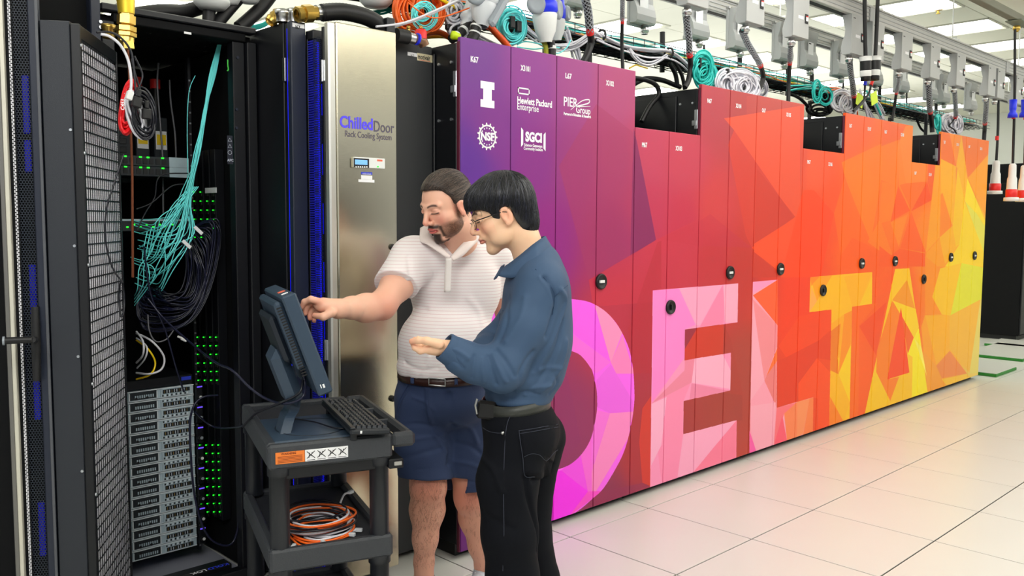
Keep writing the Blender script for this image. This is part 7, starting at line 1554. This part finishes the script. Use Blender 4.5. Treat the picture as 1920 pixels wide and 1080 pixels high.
for P_, r_ in (([(824, 645, 2.605), (800, 639, 2.600), (785, 638, 2.605), (772, 640, 2.612)], (.0150, .0115, .0105, .0088)), ([(806, 654, 2.622), (788, 658, 2.618), (778, 652, 2.622), (774, 645, 2.628)], (.0115, .0098, .0088, .0078)), ([(804, 655, 2.642), (786, 655, 2.644), (778, 645, 2.650), (778, 636, 2.652)], (.0115, .0098, .0088, .0078)),
    ([(806, 656, 2.662), (790, 655, 2.668), (783, 644, 2.672), (784, 634, 2.670)], (.011, .0092, .0084, .0074)), ([(809, 657, 2.680), (797, 656, 2.688), (791, 646, 2.692), (792, 638, 2.688)], (.010, .0084, .0075, .0066))): S2.path([LB(*q) for q in P_], r_, .006)
V2, Q2 = S2.mesh(); Q2 = orient(V2, Q2); Vb, Qb = S.mesh(); Qb = orient(Vb, Qb)
Va, Qa, Ca = join_parts([(Vh, Qh, Ch), (Vb, Qb, limb_col(Vb, baseB)), (V2, Q2, limb_col(V2, (240, 192, 158), knees=[(LB(772, 640, 2.612), .014, .5), (LB(778, 636, 2.652), .014, .4)]))])
pb, _ = mk('person', Va, Qa, skB, None, Ca); pb.location = tuple(B.base); pb.rotation_euler = (0, 0, -YAW)
tag(pb, 'man with glasses in slate blue shirt and black jeans, one palm held out', 'person')
# hair
hairB = mat('hair_black', (14, 14, 20), .34, var=.3, vscale=80, spec=.7)
S = SDF(oB-np.array([.18, .17, .16]), oB+np.array([.18, .17, .17]), .0024)
hair_cap(S, oB, RB, [(-.14, -.098), (-.08, -.092), (-.045, -.070), (-.032, -.035), (-.026, .018), (.010, .020), (.014, -.008), (.032, -.010), (.040, .022), (.062, .040), (.090, .046), (.14, .052)], [((.080, -.008, -.008), (.014, .022, .034), .005), ((-.080, -.008, -.008), (.014, .022, .034), .005)], 1.07, extra=[((0, .048, .062), (.064, .060, .056), .02), ((0, -.05, .0), (.072, .066, .080), .02), ((0, -.062, -.050), (.058, .045, .05), .02)], k=.6)
Vc, Qc = S.mesh(); Qc = orient(Vc, Qc); mk('hair', Vc, Qc, hairB, pb); bvH = tree(Vc, Qc)
whorl = sph(PI, 1.05)
def enB(q):
    az = q.uniform(-PI, PI); a_ = abs(az); el = np.interp(a_, [0, .5, .8, 1.0, 1.25, 1.45, 1.7, 1.95, 2.3, PI], [.02, -.02, -.12, -.42, -.62, -.30, -.25, -.85, -1.05, -1.05])+q.normal(0, .08); return sph(az, el)
hb2 = mat('hair_strand_black', (34, 36, 54), .30, spec=.9); hb1 = mat('hair_strand_deep_black', (12, 12, 18), .4, spec=.5)
comb(oB, RB, bvH, lambda q: sph(PI+q.normal(0, .25), 1.1+q.normal(0, .12)), enB, 520, .0010, hb2, 'hair_strands', pb, .0048, .10, 3)
comb(oB, RB, bvH, lambda q: sph(PI+q.normal(0, .25), 1.1+q.normal(0, .12)), enB, 900, .0015, hb1, 'hair_strands', pb, .0050, .10, 4)
comb(oB, RB, bvH, lambda q: sph(PI+q.normal(0, .25), 1.1+q.normal(0, .12)), enB, 750, .0013, hb1, 'hair_strands', pb, .0022, .08, 9, ((.45, .7), (.92, 1.0)))
comb(oB, RB, bvH, lambda q: sph(PI+q.normal(0, .25), 1.1+q.normal(0, .12)), enB, 260, .0009, hb2, 'hair_strands', pb, .0026, .08, 10, ((.45, .7), (.92, 1.0)))
# glasses
gl = mat('glasses_dark_metal', (34, 32, 36), .3, .6); lens = mat('lens_glass', (235, 240, 245), .05, alpha=.12)
hd = lambda p: oB+RB@np.array(p)
g_ = MB()
for x in (-1, 1):
    ring = [hd((x*.032+.0245*math.cos(a), .1035-.006*abs(math.cos(a))-.004*(x*math.cos(a) > 0), .004+.0165*math.sin(a)*(1 if math.sin(a) > 0 else 1.0))) for a in np.arange(22)*2*PI/22]; g_.tube(ring, .0013, gl, 6, closed=True)
    g_.tube([hd((x*.057, .094, .012)), hd((x*.066, .085, .013)), hd((x*.0745, .04, .012)), hd((x*.0795, .0, .010)), hd((x*.080, -.018, .002))], [.0016, .002, .0017, .0015, .0015], gl, 6)
g_.tube([hd((-.009, .106, .008)), hd((0, .109, .011)), hd((.009, .106, .008))], .0012, gl, 6)
gs = g_.build('glasses_frame', pb, local=True)
for x in (-1, 1): b = MB(); V = [hd((x*.032+.0235*math.cos(a), .1032-.006*abs(math.cos(a)), .004+.0155*math.sin(a))) for a in np.arange(22)*2*PI/22]; b.add(V, [tuple(range(22))], lens, True); b.build('lens', gs, local=True)
# shirt
shirt_m = mat('slate_blue_shirt', (54, 79, 110), .75, bump=.10, bscale=700, var=.05, vscale=4)
S = SDF((-.40, -.42, .70), (.30, .40, 1.46), .0038); prof = frame(math.radians(86), 0); ftorso = lambda px, py, D, r_, k_: S.ell(LB(px, py, D), r_, k_, R=prof)
ftorso(1006, 560, 2.88, (.172, .112, .175), .03); ftorso(1004, 640, 2.88, (.165, .118, .15), .05); ftorso(982, 705, 2.88, (.162, .122, .085), .05); ftorso(972, 742, 2.88, (.150, .108, .05), .03)
S.cone(sL+np.array([0, .03, .01]), nbB+np.array([.01, 0, -.005]), .060, .066, .03); S.cone(sR_+np.array([0, -.03, .01]), nbB+np.array([.01, 0, -.005]), .060, .066, .03)
m1_ = (sL+eL)/2+np.array([.012, 0, 0]); S.path([sL, m1_, eL+np.array([.012, 0, -.004]), eL], [.076, .068, .064, .060], .035); S.path([eL, LB(892, 683, 2.68), LB(862, 668, 2.65), wL+np.array([.012, 0, 0])], [.060, .055, .048, .036], .03)
S.path([sR_, LB(972, 590, 3.02), eR], [.066, .056, .048], .03); S.path([eR, LB(912, 660, 2.95), LB(920, 690, 2.87), wR], [.048, .050, .046, .04], .03)
S.plane(LB(970, 757, 2.8), (.0, 0, -1)); S.path([nbB+np.array([.0, 0, -.02]), oB+RB@np.array([0, -.035, -.08])], [.058, .060], .008, True)
dW = (wL-LB(862, 668, 2.65)); S.cutbox(wL+dW/np.linalg.norm(dW)*.008, dW, .075); S.noise(.0020, 7, 21, (1, 1, .8))
Vs, Qs = S.mesh(); Qs = orient(Vs, Qs); bv = tree(Vs, Qs)
Vs = folds(Vs, Qs, B, bv, [([(1020, 520), (1040, 560), (1038, 590), (1025, 630)], .009, -.010), ([(1012, 520), (1030, 545), (1040, 575)], .006, .004), ([(1052, 545), (1060, 565), (1050, 600), (1030, 650), (1010, 690)], .010, .008), ([(1055, 600), (1045, 650), (1020, 700), (990, 735)], .010, -.008), ([(1062, 640), (1050, 690), (1020, 730)], .010, .006), ([(1000, 660), (975, 700), (960, 735)], .009, -.008),
    ([(925, 665), (935, 690), (948, 715)], .007, .006), ([(915, 668), (922, 695), (930, 720)], .006, -.006), ([(905, 672), (905, 695), (908, 716)], .006, .005), ([(930, 655), (950, 680), (965, 705)], .007, -.006), ([(890, 668), (888, 690), (885, 708)], .006, -.004), ([(850, 655), (865, 662), (878, 672)], .007, .006), ([(846, 668), (858, 680), (868, 690)], .006, -.005),
    ([(950, 640), (975, 600), (985, 560)], .012, .006), ([(935, 640), (950, 600), (955, 560)], .010, -.005), ([(1040, 705), (1045, 720), (1030, 738)], .006, -.005), ([(985, 740), (1000, 728), (1030, 722)], .006, .006), ([(960, 745), (985, 735), (1010, 740)], .005, -.005), ([(1000, 700), (1025, 690), (1050, 690)], .008, .005)])
mk('long_sleeve_shirt', Vs, Qs, shirt_m, pb); sb = bpy.data.objects['long_sleeve_shirt']; bvS = tree(Vs, Qs)
# cuff
S = SDF(wL-np.array([.10, .09, .09]), wL+np.array([.13, .09, .09]), .003); du = dW/np.linalg.norm(dW); S.cone(wL-du*.050, wL+du*.012, .051, .0455, .01); S.cutbox(wL+du*.020, du, .09); S.cutbox(wL-du*.055, -du, .09); S.cone(wL-du*.08, wL+du*.06, .042, .035, .003, True)
v, q = S.mesh(); q = orient(v, q); mk('cuff', v, q, shirt_m, sb)
strip(B, [(945, 501, 2.83), (958, 492, 2.795), (976, 478, 2.785), (1000, 458, 2.80), (1018, 445, 2.85), (1022, 443, 2.89), (1016, 444, 2.94), (995, 452, 2.97)], [(934, 517, 2.80), (962, 521, 2.765), (988, 502, 2.755), (1012, 484, 2.77), (1030, 470, 2.83), (1036, 466, 2.89), (1030, 468, 2.96), (1000, 480, 3.0)], shirt_m, 'collar', sb, .004, 6)
strip(B, [(947, 503, 2.84), (960, 494, 2.80), (978, 480, 2.79), (1000, 460, 2.805), (1016, 448, 2.85)], [(952, 520, 2.84), (966, 514, 2.80), (984, 500, 2.79), (1004, 484, 2.80), (1020, 470, 2.85)], shirt_m, 'collar_stand', sb, .003, 6)
strip(B, [(945, 501, 2.85), (940, 500, 2.88), (946, 496, 2.92)], [(930, 522, 2.86), (926, 524, 2.89), (934, 516, 2.94)], shirt_m, 'collar', sb, .004, 6)
seam = mat('slate_seam', (40, 66, 98), .8)
stitch(B, bvS, [(1004, 505), (1022, 522), (1036, 542), (1040, 560), (1036, 590)], .0012, seam, 'armhole_seam', sb); stitch(B, bvS, [(1040, 556), (1052, 545), (1064, 535)], .0012, seam, 'yoke_seam', sb); stitch(B, bvS, [(944, 582), (938, 590), (937, 610)], .0014, seam, 'pocket_edge', sb)
# belt, jeans
wB = LB(968, 751, 2.88); belt_g = mat('belt_grey_leather', (54, 56, 52), .42, bump=.12, bscale=300); pRb = frame(math.radians(86), 0)
belt_loop(B, wB, pRb, .150, .112, -.024, .014, belt_g, 'belt', pb, tiltf=-.012); bb = bpy.data.objects['belt.001']; bvB = tree(np.array([v.co[:] for v in bb.data.vertices]), np.array([p.vertices[:] for p in bb.data.polygons]))
jean = mat('black_denim', (10, 12, 19), .9, bump=.15, bscale=900, var=.25, vscale=7, spec=.2); stm = mat('denim_stitch', (52, 56, 70), .8)
S = SDF((-.30, -.32, 0.03), (.36, .40, .93), .0046); S.R = np.eye(3)
S.ell(wB+np.array([0, 0, -.05]), (.150, .112, .09), .02, R=pRb); S.ell(LB(978, 808, 2.88), (.158, .122, .10), .04, R=pRb)
S.path([LB(972, 820, 2.82), LB(952, 900, 2.80), LB(956, 1000, 2.79), LB(962, 1085, 2.81), np.array([aL[0], aL[1], .06])], [.105, .094, .084, .080, .078], .03)
S.path([LB(1002, 820, 2.96), LB(988, 900, 2.98), LB(990, 1000, 3.0), LB(1008, 1085, 3.03), np.array([aR[0], aR[1], .06])], [.105, .088, .078, .074, .074], .02)
S.plane(wB+np.array([0, 0, -.010]), (0, 0, 1)); S.plane((0, 0, .045), (0, 0, -1)); S.noise(.0026, 8, 31, (1, 1, .6))
Vs, Qs = S.mesh(); Qs = orient(Vs, Qs); bv = tree(Vs, Qs)
Vs = folds(Vs, Qs, B, bv, [([(985, 895), (990, 930), (1005, 980), (1008, 1030)], .010, -.012), ([(945, 800), (942, 900), (944, 1060)], .004, .003), ([(905, 860), (925, 880), (940, 920)], .010, .006), ([(1000, 900), (1020, 890), (1035, 870)], .009, -.008), ([(905, 960), (935, 980), (960, 990)], .012, -.005)])
mk('jeans', Vs, Qs, jean, pb); jn = bpy.data.objects['jeans']; bvJ = tree(Vs, Qs)
stitch(B, bvJ, [(957, 780), (950, 800), (946, 850), (944, 930), (945, 1000), (943, 1070)], .0011, stm, 'side_seam', jn); stitch(B, bvJ, [(902, 790), (906, 802), (918, 809), (934, 812), (944, 812)], .0012, stm, 'front_pocket_seam', jn)
pk = [(973, 807), (1046, 795), (1046, 812), (1040, 850), (1030, 890), (1012, 897), (983, 890), (980, 860)]
patch(B, bvJ, pk, .0025, .003, jean, 'back_pocket', jn); stitch(B, bvJ, [(973, 807), (976, 830), (980, 860), (983, 890), (1000, 893), (1014, 896), (1024, 890)], .0010, stm, 'pocket_stitch', jn, .005); stitch(B, bvJ, [(973, 808), (1000, 804), (1022, 800), (1044, 796)], .0011, stm, 'pocket_hem', jn, .005); stitch(B, bvJ, [(975, 813), (1000, 809), (1022, 805), (1044, 801)], .0009, stm, 'pocket_hem', jn, .005)
stitch(B, bvJ, [(982, 856), (995, 850), (1010, 852), (1020, 862), (1026, 860), (1036, 848), (1044, 842)], .0008, stm, 'pocket_arc', jn, .005)
p = B.cast(bvJ, 944, 812, .004)
if p is not None: b = MB(); b.lathe(p, (0, -1, 0), [(.0055, 0), (.0055, .002), (0, .003)], steel, 12); b.build('rivet', jn, local=True)
patch(B, bvB, [(971, 738), (979, 738), (984, 779), (976, 779)], .004, .004, jean, 'belt_loop', jn, rings=2, step=4); patch(B, bvB, [(1030, 735), (1036, 735), (1040, 765), (1034, 765)], .004, .004, jean, 'belt_loop', jn, rings=2, step=4)
# phone pouch on the belt
c = LB(913, 768, 2.78); b = MB(); b.box((-.032, -.014, -.030), (.032, .014, .028), black_rub, .008, Matrix.Translation(tuple(c)) @ Matrix.Rotation(.12, 4, 'Y')); po = b.build('belt_pouch', pb, local=True)
c = LB(902, 758, 2.77); b = MB(); b.tube([c+np.array([-.012, -.014, .02]), c+np.array([-.018, -.016, 0]), c+np.array([-.012, -.014, -.028])], .004, steel, 8); b.build('pouch_clip', po, local=True)
shoe2 = mat('black_shoe_leather', (20, 20, 22), .4)
for an in (aL, aR):
    S = SDF((an[0]-.30, an[1]-.10, -.006), (an[0]+.10, an[1]+.10, .13), .0035); h_ = np.array([an[0]+.02, an[1], 0]); f_ = np.array([-1, -.05, 0])
    S.cone(h_+np.array([0, 0, .045]), h_+f_*.10+np.array([0, 0, .048]), .040, .040, .02); S.cone(h_+f_*.08+np.array([0, 0, .042]), h_+f_*.22+np.array([0, 0, .030]), .040, .032, .02); S.cone(h_+np.array([-.01, 0, .05]), h_+np.array([-.015, 0, .085]), .042, .040, .02); S.plane((0, 0, .004), (0, 0, -1))
    v, q = S.mesh(); q = orient(v, q); mk('shoe', v, q, shoe2, pb)
